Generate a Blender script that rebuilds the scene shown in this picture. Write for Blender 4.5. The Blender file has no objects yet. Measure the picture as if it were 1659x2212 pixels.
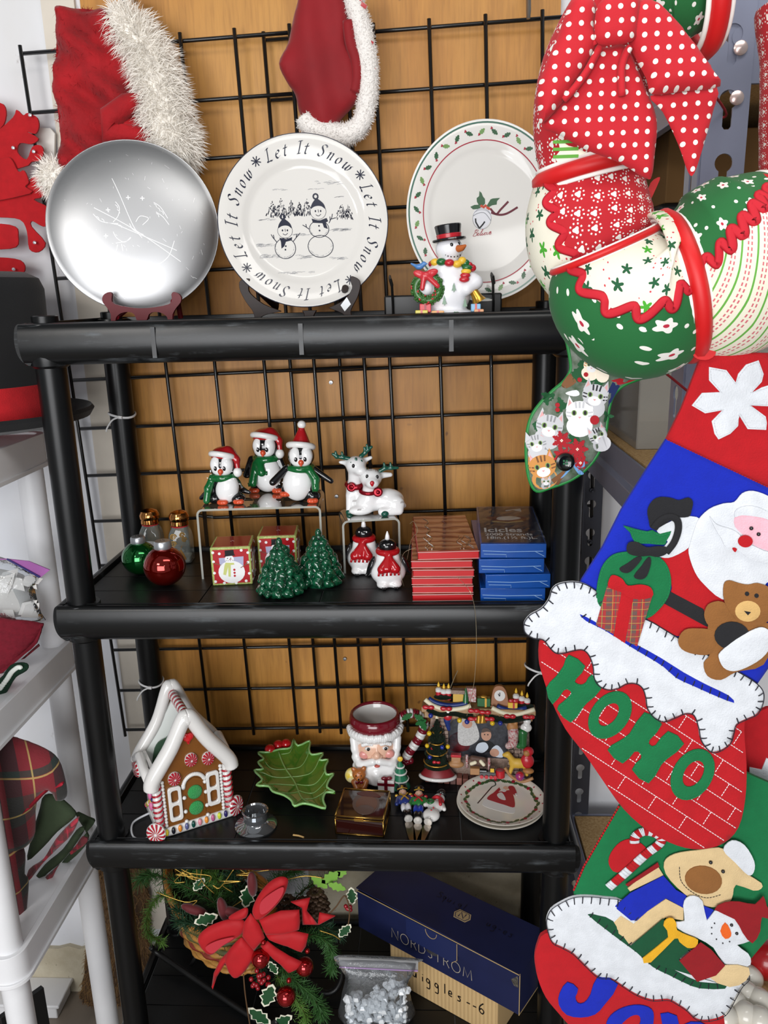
import bpy, bmesh, math, random
import numpy as np
from mathutils import Vector, Matrix, Euler
from mathutils.geometry import delaunay_2d_cdt

random.seed(7)
sc = bpy.context.scene
C = sc.collection
PI = math.pi
R = math.radians

# ------------------------------------------------------------------ camera
FPX = 1750.294                                   # focal length in pixels of the 1659 x 2212 frame
CAM = np.array([0.6475, -1.3025, 1.7511])
YAW, PITCH, ROLL = -0.0537, 0.2619, -0.0261
_f = np.array([math.sin(YAW)*math.cos(PITCH), math.cos(YAW)*math.cos(PITCH), -math.sin(PITCH)])
_r0 = np.array([math.cos(YAW), -math.sin(YAW), 0.0])
_u0 = np.cross(_r0, _f)
_r = math.cos(ROLL)*_r0 + math.sin(ROLL)*_u0
_u = -math.sin(ROLL)*_r0 + math.cos(ROLL)*_u0
cd = bpy.data.cameras.new('camera'); cam = bpy.data.objects.new('camera', cd); C.objects.link(cam)
cd.sensor_fit = 'VERTICAL'; cd.sensor_height = 24.0; cd.sensor_width = 18.0
cd.lens = FPX/2212*24.0; cd.clip_start = 0.02; cd.clip_end = 60
M_ = Matrix(((_r[0], _u[0], -_f[0], CAM[0]), (_r[1], _u[1], -_f[1], CAM[1]), (_r[2], _u[2], -_f[2], CAM[2]), (0, 0, 0, 1)))
cam.matrix_world = M_
sc.camera = cam

# ------------------------------------------------------------------ light
wd = bpy.data.worlds.new('world'); sc.world = wd; wd.use_nodes = True
wd.node_tree.nodes['Background'].inputs[0].default_value = (0.93, 0.97, 1.0, 1)
wd.node_tree.nodes['Background'].inputs[1].default_value = 0.26

def area_light(name, loc, size, energy, color, aim):
    l = bpy.data.lights.new(name, 'AREA'); l.shape = 'RECTANGLE'; l.size, l.size_y = size; l.energy = energy; l.color = color
    o = bpy.data.objects.new(name, l); C.objects.link(o); o.location = loc
    d = Vector(aim) - Vector(loc); o.rotation_euler = d.to_track_quat('-Z', 'Y').to_euler()
    return o
area_light('ceiling_light_key', (-0.55, -2.0, 2.45), (0.55, 0.35), 12, (1.0, 0.97, 0.93), (0.4, 0.1, 1.1))
area_light('ceiling_light_room', (1.0, -0.9, 2.75), (1.2, 0.3), 8, (1.0, 0.98, 0.95), (0.7, 0.0, 1.0))
area_light('front_fill_light', (0.0, -3.7, 1.55), (2.6, 1.7), 118, (0.97, 0.98, 1.0), (0.4, 0.2, 1.1))  # added soft fill from behind the camera, brightens the shelf interiors
area_light('phone_lamp', (0.60, -1.34, 1.80), (0.02, 0.02), 0.9, (1.0, 0.98, 0.95), (0.45, 0.3, 1.1))
sc.view_settings.view_transform = 'Standard'
sc.view_settings.look = 'None'
sc.view_settings.exposure = -0.02
sc.view_settings.gamma = 1.0
sc.view_settings.use_curve_mapping = False

# ------------------------------------------------------------------ pixel -> place in the room
def ray(px, py):
    return (px-829.5)*_r + (1106-py)*_u + FPX*_f
def AY(px, py, Y):
    d = ray(px, py); return CAM + d*((Y-CAM[1])/d[1])
def AZ(px, py, Z):
    d = ray(px, py); return CAM + d*((Z-CAM[2])/d[2])
def UNIT(P):                                     # metres per pixel at a place
    return float((np.array(P)-CAM) @ _f)/FPX

# ------------------------------------------------------------------ materials
def hexc(h):
    if not isinstance(h, str): return tuple(h)
    h = h.lstrip('#'); c = [int(h[i:i+2], 16)/255 for i in (0, 2, 4)]
    return tuple(x/12.92 if x <= 0.04045 else ((x+0.055)/1.055)**2.4 for x in c)
_mats = {}
class NT:
    """small helper for building shader nodes"""
    def __init__(s, m):
        s.t = m.node_tree; s.n = s.t.nodes; s.l = s.t.links
        s.b = s.n['Principled BSDF']
    def new(s, k, **kw):
        x = s.n.new(k)
        for a, v in kw.items(): setattr(x, a, v)
        return x
    def put(s, inp, v):
        if hasattr(v, 'links') or isinstance(v, bpy.types.NodeSocket): s.l.new(v, inp)
        elif isinstance(v, tuple) and len(v) == 3 and inp.type == 'RGBA': inp.default_value = (*v, 1)
        else: inp.default_value = v
    def m(s, op, a, b=0.0, c=0.0):
        x = s.new('ShaderNodeMath', operation=op)
        for i, v in enumerate((a, b, c)): s.put(x.inputs[i], v)
        return x.outputs[0]
    def vm(s, op, a, b=(0, 0, 0), sc_=None):
        x = s.new('ShaderNodeVectorMath', operation=op); s.put(x.inputs[0], a); s.put(x.inputs[1], b)
        if sc_ is not None: s.put(x.inputs['Scale'], sc_)
        return x.outputs['Value'] if op in ('LENGTH', 'DOT_PRODUCT') else x.outputs[0]
    def mix(s, f, a, b):
        x = s.new('ShaderNodeMix', data_type='RGBA'); s.put(x.inputs[0], f); s.put(x.inputs[6], a); s.put(x.inputs[7], b)
        return x.outputs[2]
    def coord(s, which='Object'):
        return s.new('ShaderNodeTexCoord').outputs[which]
    def scaled(s, v, k):
        x = s.new('ShaderNodeVectorMath', operation='MULTIPLY'); s.put(x.inputs[0], v); x.inputs[1].default_value = k if isinstance(k, tuple) else (k, k, k)
        return x.outputs[0]
    def noise(s, v, scale=5.0, detail=4.0, rough=0.55):
        x = s.new('ShaderNodeTexNoise'); s.put(x.inputs['Vector'], v); x.inputs['Scale'].default_value = scale
        x.inputs['Detail'].default_value = detail; x.inputs['Roughness'].default_value = rough
        return x.outputs[0]
    def ramp(s, f, lo, hi):
        x = s.new('ShaderNodeMapRange'); s.put(x.inputs[0], f); x.inputs[1].default_value = lo; x.inputs[2].default_value = hi
        return x.outputs[0]
    def bump(s, h, strength=0.3, dist=0.01):
        x = s.new('ShaderNodeBump'); s.put(x.inputs['Height'], h); x.inputs['Strength'].default_value = strength; x.inputs['Distance'].default_value = dist
        s.l.new(x.outputs[0], s.b.inputs['Normal'])
    def sep(s, v):
        x = s.new('ShaderNodeSeparateXYZ'); s.put(x.inputs[0], v); return x.outputs
    def cmb(s, x_, y_, z_=0.0):
        x = s.new('ShaderNodeCombineXYZ'); s.put(x.inputs[0], x_); s.put(x.inputs[1], y_); s.put(x.inputs[2], z_); return x.outputs[0]
    def color(s, c): s.put(s.b.inputs['Base Color'], c)

def newmat(name):
    m = bpy.data.materials.new(name); m.use_nodes = True
    return m, NT(m)
def mat(name, col='#808080', rough=0.5, metal=0.0, var=0.0, vs=6.0, bump=0.0, bs=60.0, dist=0.002, coat=0.0, trans=0.0, ior=1.45, sheen=0.0,
        alpha=1.0, emit=0.0, col2=None, stretch=(1, 1, 1), spec=0.5):
    if name in _mats: return _mats[name]
    m, t = newmat(name); b = t.b; c = hexc(col)
    b.inputs['Base Color'].default_value = (*c, 1); b.inputs['Roughness'].default_value = rough; b.inputs['Metallic'].default_value = metal
    b.inputs['IOR'].default_value = ior; b.inputs['Transmission Weight'].default_value = trans; b.inputs['Coat Weight'].default_value = coat
    b.inputs['Coat Roughness'].default_value = 0.06; b.inputs['Sheen Weight'].default_value = sheen; b.inputs['Alpha'].default_value = alpha
    b.inputs['Specular IOR Level'].default_value = spec
    if var or col2 is not None or bump: v = t.scaled(t.coord(), stretch)
    if var or col2 is not None:
        n = t.noise(v, vs, 5.0)
        c2 = hexc(col2) if col2 is not None else tuple(x*(1-var) for x in c)
        t.color(t.mix(t.ramp(n, 0.35, 0.65), c, c2))
    if bump: t.bump(t.noise(v, bs, 3.0), bump, dist)
    if emit: b.inputs['Emission Color'].default_value = (*c, 1); b.inputs['Emission Strength'].default_value = emit
    _mats[name] = m
    return m

def thin_clear(name, tint='#f4f8f5', gloss=1.0, rough=0.03, body=0.04, bump=0.0, bs=30.0, dist=0.003):
    """thin clear sheet: passes light straight through, reflects at grazing angles"""
    if name in _mats: return _mats[name]
    m, t = newmat(name); out = t.n['Material Output']
    tr = t.new('ShaderNodeBsdfTransparent'); tr.inputs[0].default_value = (*hexc(tint), 1)
    b = t.b; b.inputs['Base Color'].default_value = (*hexc(tint), 1); b.inputs['Roughness'].default_value = rough
    fr = t.new('ShaderNodeFresnel'); fr.inputs[0].default_value = 1.45
    if bump: t.bump(t.noise(t.coord(), bs, 3.0), bump, dist); t.l.new(b.inputs['Normal'].links[0].from_socket, fr.inputs[1])
    mx = t.new('ShaderNodeMixShader'); gl = t.new('ShaderNodeBsdfGlossy'); gl.inputs['Roughness'].default_value = rough
    if bump: t.l.new(b.inputs['Normal'].links[0].from_socket, gl.inputs['Normal'])
    t.put(mx.inputs[0], t.m('MULTIPLY', fr.outputs[0], gloss)); t.l.new(tr.outputs[0], mx.inputs[1]); t.l.new(gl.outputs[0], mx.inputs[2])
    m2 = t.new('ShaderNodeMixShader'); m2.inputs[0].default_value = body; t.l.new(mx.outputs[0], m2.inputs[1]); t.l.new(b.outputs[0], m2.inputs[2])
    t.l.new(m2.outputs[0], out.inputs[0]); _mats[name] = m
    return m

# ------------------------------------------------------------------ meshes
def as3(p): return np.array(p, dtype=float)
def basis(d):
    d = d/np.linalg.norm(d); a = np.array([0, 0, 1.0]) if abs(d[2]) < 0.9 else np.array([1.0, 0, 0])
    x = np.cross(a, d); x /= np.linalg.norm(x); return x, np.cross(d, x), d
class MB:
    """collects shapes into one mesh"""
    def __init__(s): s.v = []; s.f = []; s.mi = []; s.uv = None; s.n = 0
    def add(s, v, f, mi=0, M=None):
        v = np.asarray(v, float).reshape(-1, 3)
        if M is not None:
            A = np.array(M); v = v @ A[:3, :3].T + A[:3, 3]
        s.v.append(v); s.f += [tuple(int(i)+s.n for i in q) for q in f]; s.mi += [mi]*len(f); s.n += len(v); return s
    def box(s, c, h, mi=0, M=None, rot=None):
        c = as3(c); h = as3(h)
        v = np.array([[x, y, z] for z in (-1, 1) for y in (-1, 1) for x in (-1, 1)], float)*h
        if rot: v = v @ np.array(Euler([R(a) for a in rot]).to_matrix()).T
        return s.add(v+c, [(0, 2, 3, 1), (4, 5, 7, 6), (0, 1, 5, 4), (2, 6, 7, 3), (0, 4, 6, 2), (1, 3, 7, 5)], mi, M)
    def lathe(s, prof, n=32, mi=0, M=None, sx=1.0, sy=1.0, cap0=True, cap1=True, a0=0.0):
        P = np.array(prof, float); k = len(P); a = a0+np.arange(n)*2*PI/n
        v = np.stack([np.outer(P[:, 0], np.cos(a))*sx, np.outer(P[:, 0], np.sin(a))*sy, np.repeat(P[:, 1:2], n, 1)], 2).reshape(-1, 3)
        f = [(i*n+j, i*n+(j+1) % n, (i+1)*n+(j+1) % n, (i+1)*n+j) for i in range(k-1) for j in range(n)]
        if cap0 and P[0, 0] > 1e-9: f.append(tuple(range(n-1, -1, -1)))
        if cap1 and P[-1, 0] > 1e-9: f.append(tuple((k-1)*n+j for j in range(n)))
        return s.add(v, f, mi, M)
    def tube(s, path, r, n=8, mi=0, closed=False, M=None, flat=1.0, up=None):
        P = np.array(path, float); k = len(P); rr = np.full(k, r) if np.isscalar(r) else np.array(r, float)
        T = np.roll(P, -1, 0)-np.roll(P, 1, 0)
        if not closed: T[0] = P[1]-P[0]; T[-1] = P[-1]-P[-2]
        T /= np.maximum(np.linalg.norm(T, axis=1, keepdims=True), 1e-12)
        x, y, _ = basis(T[0])
        if up is not None: y = as3(up); x = np.cross(y, T[0]); x /= np.linalg.norm(x)
        a = np.arange(n)*2*PI/n; vs = []
        for i in range(k):
            if up is not None: x = np.cross(as3(up), T[i]); x /= max(np.linalg.norm(x), 1e-9)
            else: x = x-T[i]*(x @ T[i]); x /= max(np.linalg.norm(x), 1e-9)
            y = np.cross(T[i], x)
            vs.append(P[i]+rr[i]*(np.outer(np.cos(a), x)+flat*np.outer(np.sin(a), y)))
        m = k if closed else k-1
        f = [(i*n+j, i*n+(j+1) % n, ((i+1) % k)*n+(j+1) % n, ((i+1) % k)*n+j) for i in range(m) for j in range(n)]
        if not closed: f += [tuple(range(n-1, -1, -1)), tuple((k-1)*n+j for j in range(n))]
        return s.add(np.concatenate(vs), f, mi, M)
    def sph(s, c, r, n=14, mi=0, M=None, rot=None):
        r = as3((r, r, r) if np.isscalar(r) else r)
        th = np.linspace(0, PI, n//2+2)[1:-1]; ph = np.arange(n)*2*PI/n
        v = np.concatenate([[[0, 0, 1]], np.stack([np.outer(np.sin(th), np.cos(ph)), np.outer(np.sin(th), np.sin(ph)), np.outer(np.cos(th), np.ones(n))], 2).reshape(-1, 3), [[0, 0, -1]]])
        k = len(th); f = [(0, 1+j, 1+(j+1) % n) for j in range(n)]
        f += [(1+i*n+j, 1+(i+1)*n+j, 1+(i+1)*n+(j+1) % n, 1+i*n+(j+1) % n) for i in range(k-1) for j in range(n)]
        f += [(1+k*n, 1+(k-1)*n+(j+1) % n, 1+(k-1)*n+j) for j in range(n)]
        v = v*r
        if rot: v = v @ np.array(Euler([R(a) for a in rot]).to_matrix()).T
        return s.add(v+as3(c), f, mi, M)
    def sheet(s, outer, fn, th=1.0, holes=(), h=0.0, w=10.0, step=None, mi=0, back=0.0):
        v, f = sheet_geo(outer, th, holes, h, w, step, back)
        return s.add([fn(a, b, d) for a, b, d in v], f, mi)
    def mesh(s, name, uv=None):
        me = bpy.data.meshes.new(name)
        v = np.concatenate(s.v) if s.v else np.zeros((0, 3))
        me.from_pydata(v.tolist(), [], s.f)
        return me
def inside(poly, pts):
    P = np.array(poly, float); x, y = pts[:, 0], pts[:, 1]; r = np.zeros(len(pts), bool); j = len(P)-1
    for i in range(len(P)):
        a = ((P[i, 1] > y) != (P[j, 1] > y)); dy = P[j, 1]-P[i, 1]
        if dy: r ^= a & (x < (P[j, 0]-P[i, 0])*(y-P[i, 1])/dy+P[i, 0])
        j = i
    return r
def edist(poly, pts):
    P = np.array(poly, float); d = np.full(len(pts), 1e9)
    for i in range(len(P)):
        a, b = P[i-1], P[i]; ab = b-a; t = np.clip(((pts-a) @ ab)/max(ab @ ab, 1e-12), 0, 1)
        d = np.minimum(d, np.linalg.norm(pts-a-t[:, None]*ab, axis=1))
    return d
def sheet_geo(outer, th, holes=(), h=0.0, w=10.0, step=None, back=0.0):
    """a flat piece with thickness th, its front puffed by h over a border w; d grows towards the front"""
    O = np.array(outer, float); loops = [O]+[np.array(q, float) for q in holes]
    pts = list(map(tuple, np.concatenate(loops))); ed = []; o = 0
    for L in loops:
        ed += [(o+i, o+(i+1) % len(L)) for i in range(len(L))]; o += len(L)
    if step:
        g = np.stack(np.meshgrid(np.arange(O[:, 0].min()+step/2, O[:, 0].max(), step), np.arange(O[:, 1].min()+step/2, O[:, 1].max(), step)), -1).reshape(-1, 2)
        k = inside(O, g)
        for q in holes: k &= ~inside(q, g)
        g = g[k]
        if len(g):
            k = np.min([edist(q, g) for q in loops], axis=0) > step*0.4
            pts += list(map(tuple, g[k]))
    r = delaunay_2d_cdt([Vector(q) for q in pts], ed, [], 0, 1e-6)
    V = np.array([tuple(q) for q in r[0]], float); T = [tuple(t) for t in r[2]]
    cen = np.array([V[list(t)].mean(0) for t in T]); k = inside(O, cen)
    for q in holes: k &= ~inside(q, cen)
    T = [t for t, kk in zip(T, k) if kk]
    d = np.min([edist(q, V) for q in loops], axis=0) if h or back else np.zeros(len(V))
    pr = np.sqrt(np.maximum(0, 1-(1-np.clip(d/w, 0, 1))**2))
    n = len(V)
    verts = np.concatenate([np.column_stack([V, th+h*pr]), np.column_stack([V, -back*pr])])
    cnt = {}
    for t in T:
        for i in range(len(t)):
            e = (t[i], t[(i+1) % len(t)]); cnt[e] = cnt.get(e, 0)+1
    F = [t for t in T]+[tuple(i+n for i in reversed(t)) for t in T]
    for (a, b) in cnt:
        if (b, a) not in cnt: F.append((b, a, a+n, b+n))
    return verts, F
def spline(P, n=6, closed=True):
    P = np.array(P, float); k = len(P); out = []
    for i in range(k if closed else k-1):
        p0, p1, p2, p3 = (P[(i+j) % k] if closed else P[min(max(i+j, 0), k-1)] for j in (-1, 0, 1, 2))
        for q in range(n):
            t = q/n; out.append(0.5*((2*p1)+(p2-p0)*t+(2*p0-5*p1+4*p2-p3)*t*t+(3*p1-p0-3*p2+p3)*t**3))
    if not closed: out.append(P[-1])
    return np.array(out)
def ell(cx, cy, rx, ry=None, rot=0, n=20):
    ry = rx if ry is None else ry; a = np.arange(n)*2*PI/n; c, s_ = math.cos(R(rot)), math.sin(R(rot))
    x, y = rx*np.cos(a), ry*np.sin(a)
    return np.column_stack([cx+x*c-y*s_, cy+x*s_+y*c])
def crop(x0, y0, k):                              # turns points noted in an enlarged view into frame pixels
    return lambda pts: np.array([(x0+k*a, y0+k*b) for a, b in pts])

# ---- smooth blended solids (surface nets)
def blob(prims, k=2.0, n=44, pad=None):
    """prims: ('e',c,r[,rot]) ellipsoid, ('c',a,b,ra,rb) taper capsule, ('b',c,h,round[,rot]) box, ('t',c,R,r[,rot]) ring; a leading '-' cuts"""
    lo, hi = [], []
    for q in prims:
        t = q[0].lstrip('-')
        if q[0][0] == '-': continue
        if t == 'e': m = max(q[2]) if len(q) > 3 else as3(q[2]); lo.append(as3(q[1])-m); hi.append(as3(q[1])+m)
        elif t == 'c': m = max(q[3], q[4]); lo.append(np.minimum(as3(q[1]), q[2])-m); hi.append(np.maximum(as3(q[1]), q[2])+m)
        elif t == 'b': m = as3(q[2]) if len(q) < 5 else np.linalg.norm(q[2]); lo.append(as3(q[1])-m-q[3]*0.2); hi.append(as3(q[1])+m+q[3]*0.2)
        elif t == 't': m = q[2]+q[3]; lo.append(as3(q[1])-m); hi.append(as3(q[1])+m)
    lo = np.min(lo, 0); hi = np.max(hi, 0); ext = (hi-lo).max(); st = ext/n; lo = lo-2.5*st-k*0.3; hi = hi+2.5*st+k*0.3
    ax = [np.arange(lo[i], hi[i]+st, st) for i in range(3)]
    G = np.stack(np.meshgrid(*ax, indexing='ij'), -1)
    D = None
    for q in prims:
        t = q[0].lstrip('-'); neg = q[0][0] == '-'
        if t == 'c':
            a, b = as3(q[1]), as3(q[2]); ab = b-a; h = np.clip(((G-a) @ ab)/max(ab @ ab, 1e-9), 0, 1)
            d = np.linalg.norm(G-a-h[..., None]*ab, axis=-1)-(q[3]+(q[4]-q[3])*h)
        else:
            L = G-as3(q[1]); ri = {'e': 3, 'b': 4, 't': 4}[t]
            if len(q) > ri: L = L @ np.array(Euler([R(a) for a in q[ri]]).to_matrix())
            if t == 'e':
                r = as3(q[2]); k0 = np.linalg.norm(L/r, axis=-1); k1 = np.linalg.norm(L/(r*r), axis=-1); d = k0*(k0-1)/np.maximum(k1, 1e-9)
            elif t == 'b':
                Q = np.abs(L)-(as3(q[2])-q[3]); d = np.linalg.norm(np.maximum(Q, 0), axis=-1)+np.minimum(Q.max(-1), 0)-q[3]
            else: d = np.hypot(np.hypot(L[..., 0], L[..., 1])-q[2], L[..., 2])-q[3]
        if D is None: D = d
        elif neg:
            h = np.clip(0.5-0.5*(D+d)/k, 0, 1); D = D*(1-h)-d*h+k*h*(1-h)
        else:
            h = np.clip(0.5+0.5*(d-D)/k, 0, 1); D = d*(1-h)+D*h-k*h*(1-h)
    S = D < 0; X, Y, Z = D.shape
    acc = np.zeros((X-1, Y-1, Z-1, 3)); cnt = np.zeros((X-1, Y-1, Z-1))
    cor = [(0, 0, 0), (1, 0, 0), (0, 1, 0), (1, 1, 0), (0, 0, 1), (1, 0, 1), (0, 1, 1), (1, 1, 1)]
    sl = lambda A, o: A[o[0]:X-1+o[0], o[1]:Y-1+o[1], o[2]:Z-1+o[2]]
    for i in range(8):
        for b in (1, 2, 4):
            if i & b: continue
            j = i | b; da, db = sl(D, cor[i]), sl(D, cor[j]); cr = (da < 0) != (db < 0)
            t = np.where(cr, da/np.where(np.abs(da-db) < 1e-12, 1, da-db), 0)
            p = as3(cor[i])+t[..., None]*(as3(cor[j])-as3(cor[i])); acc += p*cr[..., None]; cnt += cr
    idx = -np.ones(cnt.shape, int); act = cnt > 0; idx[act] = np.arange(act.sum())
    ii = np.argwhere(act); V = lo+st*(ii+acc[act]/cnt[act][:, None]); F = []
    for a in range(3):
        b, c = (a+1) % 3, (a+2) % 3
        s0 = [slice(None)]*3; s1 = [slice(None)]*3; s0[a] = slice(0, -1); s1[a] = slice(1, None)
        ed = np.argwhere(S[tuple(s0)] != S[tuple(s1)])
        ed = ed[(ed[:, b] > 0) & (ed[:, c] > 0) & (ed[:, b] < D.shape[b]-1) & (ed[:, c] < D.shape[c]-1)]
        if not len(ed): continue
        e = np.eye(3, dtype=int)
        q = [idx[tuple((ed-o).T)] for o in (0*e[b], e[b], e[b]+e[c], e[c])]
        flip = S[tuple(ed.T)]
        Q = np.stack(q, 1); Q[~flip] = Q[~flip][:, ::-1]
        F.append(Q)
    return V, [tuple(x) for x in np.concatenate(F)]
def BL(prims, k=2.0, n=44):
    b = MB(); v, f = blob(prims, k, n); b.add(v, f); return b

# ------------------------------------------------------------------ objects
def link(name, me, mats, parent=None, smooth=35, bev=0.0, seg=2, sub=0):
    o = bpy.data.objects.new(name, me); C.objects.link(o)
    for m in (mats if isinstance(mats, (list, tuple)) else [mats]): me.materials.append(m)
    if smooth:
        me.polygons.foreach_set('use_smooth', [True]*len(me.polygons)); 
        if smooth < 170: me.set_sharp_from_angle(angle=R(smooth))
    if bev:
        b = o.modifiers.new('bevel', 'BEVEL'); b.width = bev; b.segments = seg; b.limit_method = 'ANGLE'; b.angle_limit = R(40)
    if sub: x = o.modifiers.new('subd', 'SUBSURF'); x.levels = x.render_levels = sub
    if parent is not None: o.parent = parent
    return o
def part(name, mb, mats, parent, smooth=35, bev=0.0, label=None, kind=None, seg=2, sub=0):
    me = mb.mesh(name); me.polygons.foreach_set
    o = link(name, me, mats, parent, smooth, bev, seg, sub)
    if len(mb.mi) == len(me.polygons) and any(mb.mi): me.polygons.foreach_set('material_index', mb.mi)
    if label: o['label'] = label
    if kind: o['kind'] = kind
    return o
def tag(o, label, cat, group=None, kind=None):
    o['label'] = label; o['category'] = cat
    if group: o['group'] = group
    if kind: o['kind'] = kind
    return o
def thing(name, label, cat, loc=(0, 0, 0), rot=(0, 0, 0), s=1.0, group=None):
    o = bpy.data.objects.new(name, None); C.objects.link(o); o.empty_display_size = 0.02
    o.location = tuple(float(x) for x in loc); o.rotation_euler = [R(a) for a in rot]; o.scale = (s, s, s)
    return tag(o, label, cat, group)
def struct(name, mb, m, bev=0.0, label=None):
    o = part(name, mb, m, None, bev=bev); o['kind'] = 'structure'; o['label'] = label or name.replace('_', ' ')
    return o
def copytree(src, parent=None):
    c = src.copy(); C.objects.link(c); c.parent = parent
    for ch in list(src.children): copytree(ch, c)
    return c
def uvxy(o, fn):
    """gives the mesh a UV map from its local vertex positions"""
    me = o.data; u = me.uv_layers.new(name='uv'); co = np.zeros(len(me.vertices)*3); me.vertices.foreach_get('co', co); co = co.reshape(-1, 3)
    li = np.zeros(len(me.loops), int); me.loops.foreach_get('vertex_index', li)
    u.data.foreach_set('uv', np.array([fn(*co[i]) for i in li]).ravel())
ident = lambda a, b, d: (a, -d, b)               # sheet drawn in x / z, facing -y

# ================================================================== the setting
ZS = (1.72, 1.2371, 0.7588, 0.2824)              # rim tops of the black shelves
W_, D_, RIM = 0.915, 0.3419, 0.0615
SURF = tuple(z-0.006 for z in ZS)

def plywood():
    m, t = newmat('plywood'); v = t.coord()
    g = t.noise(t.scaled(v, (26, 26, 3.2)), 1.0, 6.0, 0.65); b = t.noise(t.scaled(v, (5, 5, 3)), 1.0, 3.0)
    f = t.noise(t.scaled(v, (240, 240, 16)), 1.0, 2.0)
    c = t.mix(t.ramp(g, 0.3, 0.72), hexc('#c08436'), hexc('#a06820'))
    c = t.mix(t.m('MULTIPLY', t.ramp(b, 0.4, 0.75), 0.55), c, hexc('#cf9a4c'))
    c = t.mix(t.m('MULTIPLY', t.ramp(f, 0.45, 0.8), 0.4), c, hexc('#86551c'))
    sp = t.noise(t.scaled(v, (30, 30, 22)), 1.0, 1.0); c = t.mix(t.ramp(sp, 0.79, 0.82), c, hexc('#7a4d20'))
    t.color(c); t.b.inputs['Roughness'].default_value = 0.5; t.bump(f, 0.08, 0.001)
    return m
def drywall():
    m, t = newmat('painted_wall'); v = t.coord()
    n = t.noise(t.scaled(v, (3, 3, 1.5)), 1.0, 5.0, 0.6); s_ = t.noise(t.scaled(v, (28, 28, 14)), 1.0, 4.0, 0.7)
    c = t.mix(t.ramp(n, 0.4, 0.8), hexc('#e2e4ea'), hexc('#d8d6d4'))
    c = t.mix(t.m('MULTIPLY', t.ramp(s_, 0.66, 0.74), 0.5), c, hexc('#8f8780'))
    t.color(c); t.b.inputs['Roughness'].default_value = 0.6; t.bump(t.noise(v, 90.0), 0.1, 0.002)
    return m
def concrete():
    m, t = newmat('concrete'); v = t.coord()
    n = t.noise(t.scaled(v, 7), 1.0, 7.0, 0.7); p = t.noise(t.scaled(v, 60), 1.0, 3.0)
    c = t.mix(t.ramp(n, 0.35, 0.7), hexc('#cfc6b0'), hexc('#b0a48a')); c = t.mix(t.ramp(p, 0.68, 0.74), c, hexc('#776c58'))
    t.color(c); t.b.inputs['Roughness'].default_value = 0.85; t.bump(n, 0.4, 0.01)
    return m
M_wall, M_ply, M_conc = drywall(), plywood(), concrete()
struct('floor', MB().box((0.5, -1.0, -0.03), (3.2, 1.5, 0.03)), mat('floor_paint', '#857a6e', 0.45, var=0.12, vs=4, bump=0.1, bs=40))
struct('wall_back', MB().box((0.5, 0.46, 1.5), (3.2, 0.06, 1.5)), M_wall, label='white painted garage wall behind the shelves')
jag = [(-1.2, 0.0), (-0.02, 0.0)]+[(x, 0.146+random.uniform(-0.012, 0.012)) for x in np.arange(-0.02, -1.2, -0.03)]
struct('trim_1', MB().sheet(jag, lambda a, b, d: (a, 0.401-d, b), 0.012), M_conc, label='bare concrete base under the broken edge of wall paint')
struct('trim_2', MB().box((0.97, 0.385, 0.2575), (0.62, 0.016, 0.2575)), M_conc, label='concrete ledge along the foot of the wall')
struct('trim_3', MB().box((-0.035, 0.396, 1.6), (0.032, 0.005, 1.4)), mat('plaster_strip', '#d9d0c2', 0.7, var=0.1, vs=9, bump=0.2, bs=25), label='beige plaster strip beside the wood panel')
p = struct('wall_panel', MB().box((0.4585, 0.391, 1.75), (0.4465, 0.009, 1.2)), M_ply, label='orange brown plywood sheet on the wall')
for i, (x, y) in enumerate([(715, 826), (727, 1072), (745, 1423)]):
    P = AY(x, y, 0.38); part('nail', MB().lathe([(0.0045, 0), (0.004, 0.003), (0, 0.0035)], 10, M=Matrix.Translation(P) @ Matrix.Rotation(PI/2, 4, 'X')), mat('nail_steel', '#8f9092', 0.35, 0.8), p)

# ------------------------------------------------------------------ black plastic shelving
def black_plastic():
    m, t = newmat('black_plastic'); v = t.coord()
    n = t.noise(t.scaled(v, (6, 30, 60)), 1.0, 6.0, 0.7); w = t.noise(t.scaled(v, (14, 14, 14)), 1.0, 4.0)
    sc_ = t.m('MULTIPLY', t.ramp(n, 0.53, 0.72), t.ramp(w, 0.46, 0.66))
    t.color(t.mix(sc_, hexc('#0c0d0e'), hexc('#5d6266'))); t.put(t.b.inputs['Roughness'], t.m('ADD', t.m('MULTIPLY', sc_, 0.25), 0.3))
    t.bump(t.noise(v, 40.0), 0.05, 0.002); t.b.inputs['Specular IOR Level'].default_value = 0.35
    return m
M_blk = black_plastic(); M_blk2 = mat('black_plastic_tube', '#0d0e0f', 0.33, var=0.3, vs=9, spec=0.35)
unit = thing('storage_shelf', 'black plastic shelving unit holding the Christmas display', 'shelf', (0, 0, 0))
IX, IY = 0.0316, 0.0252
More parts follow.
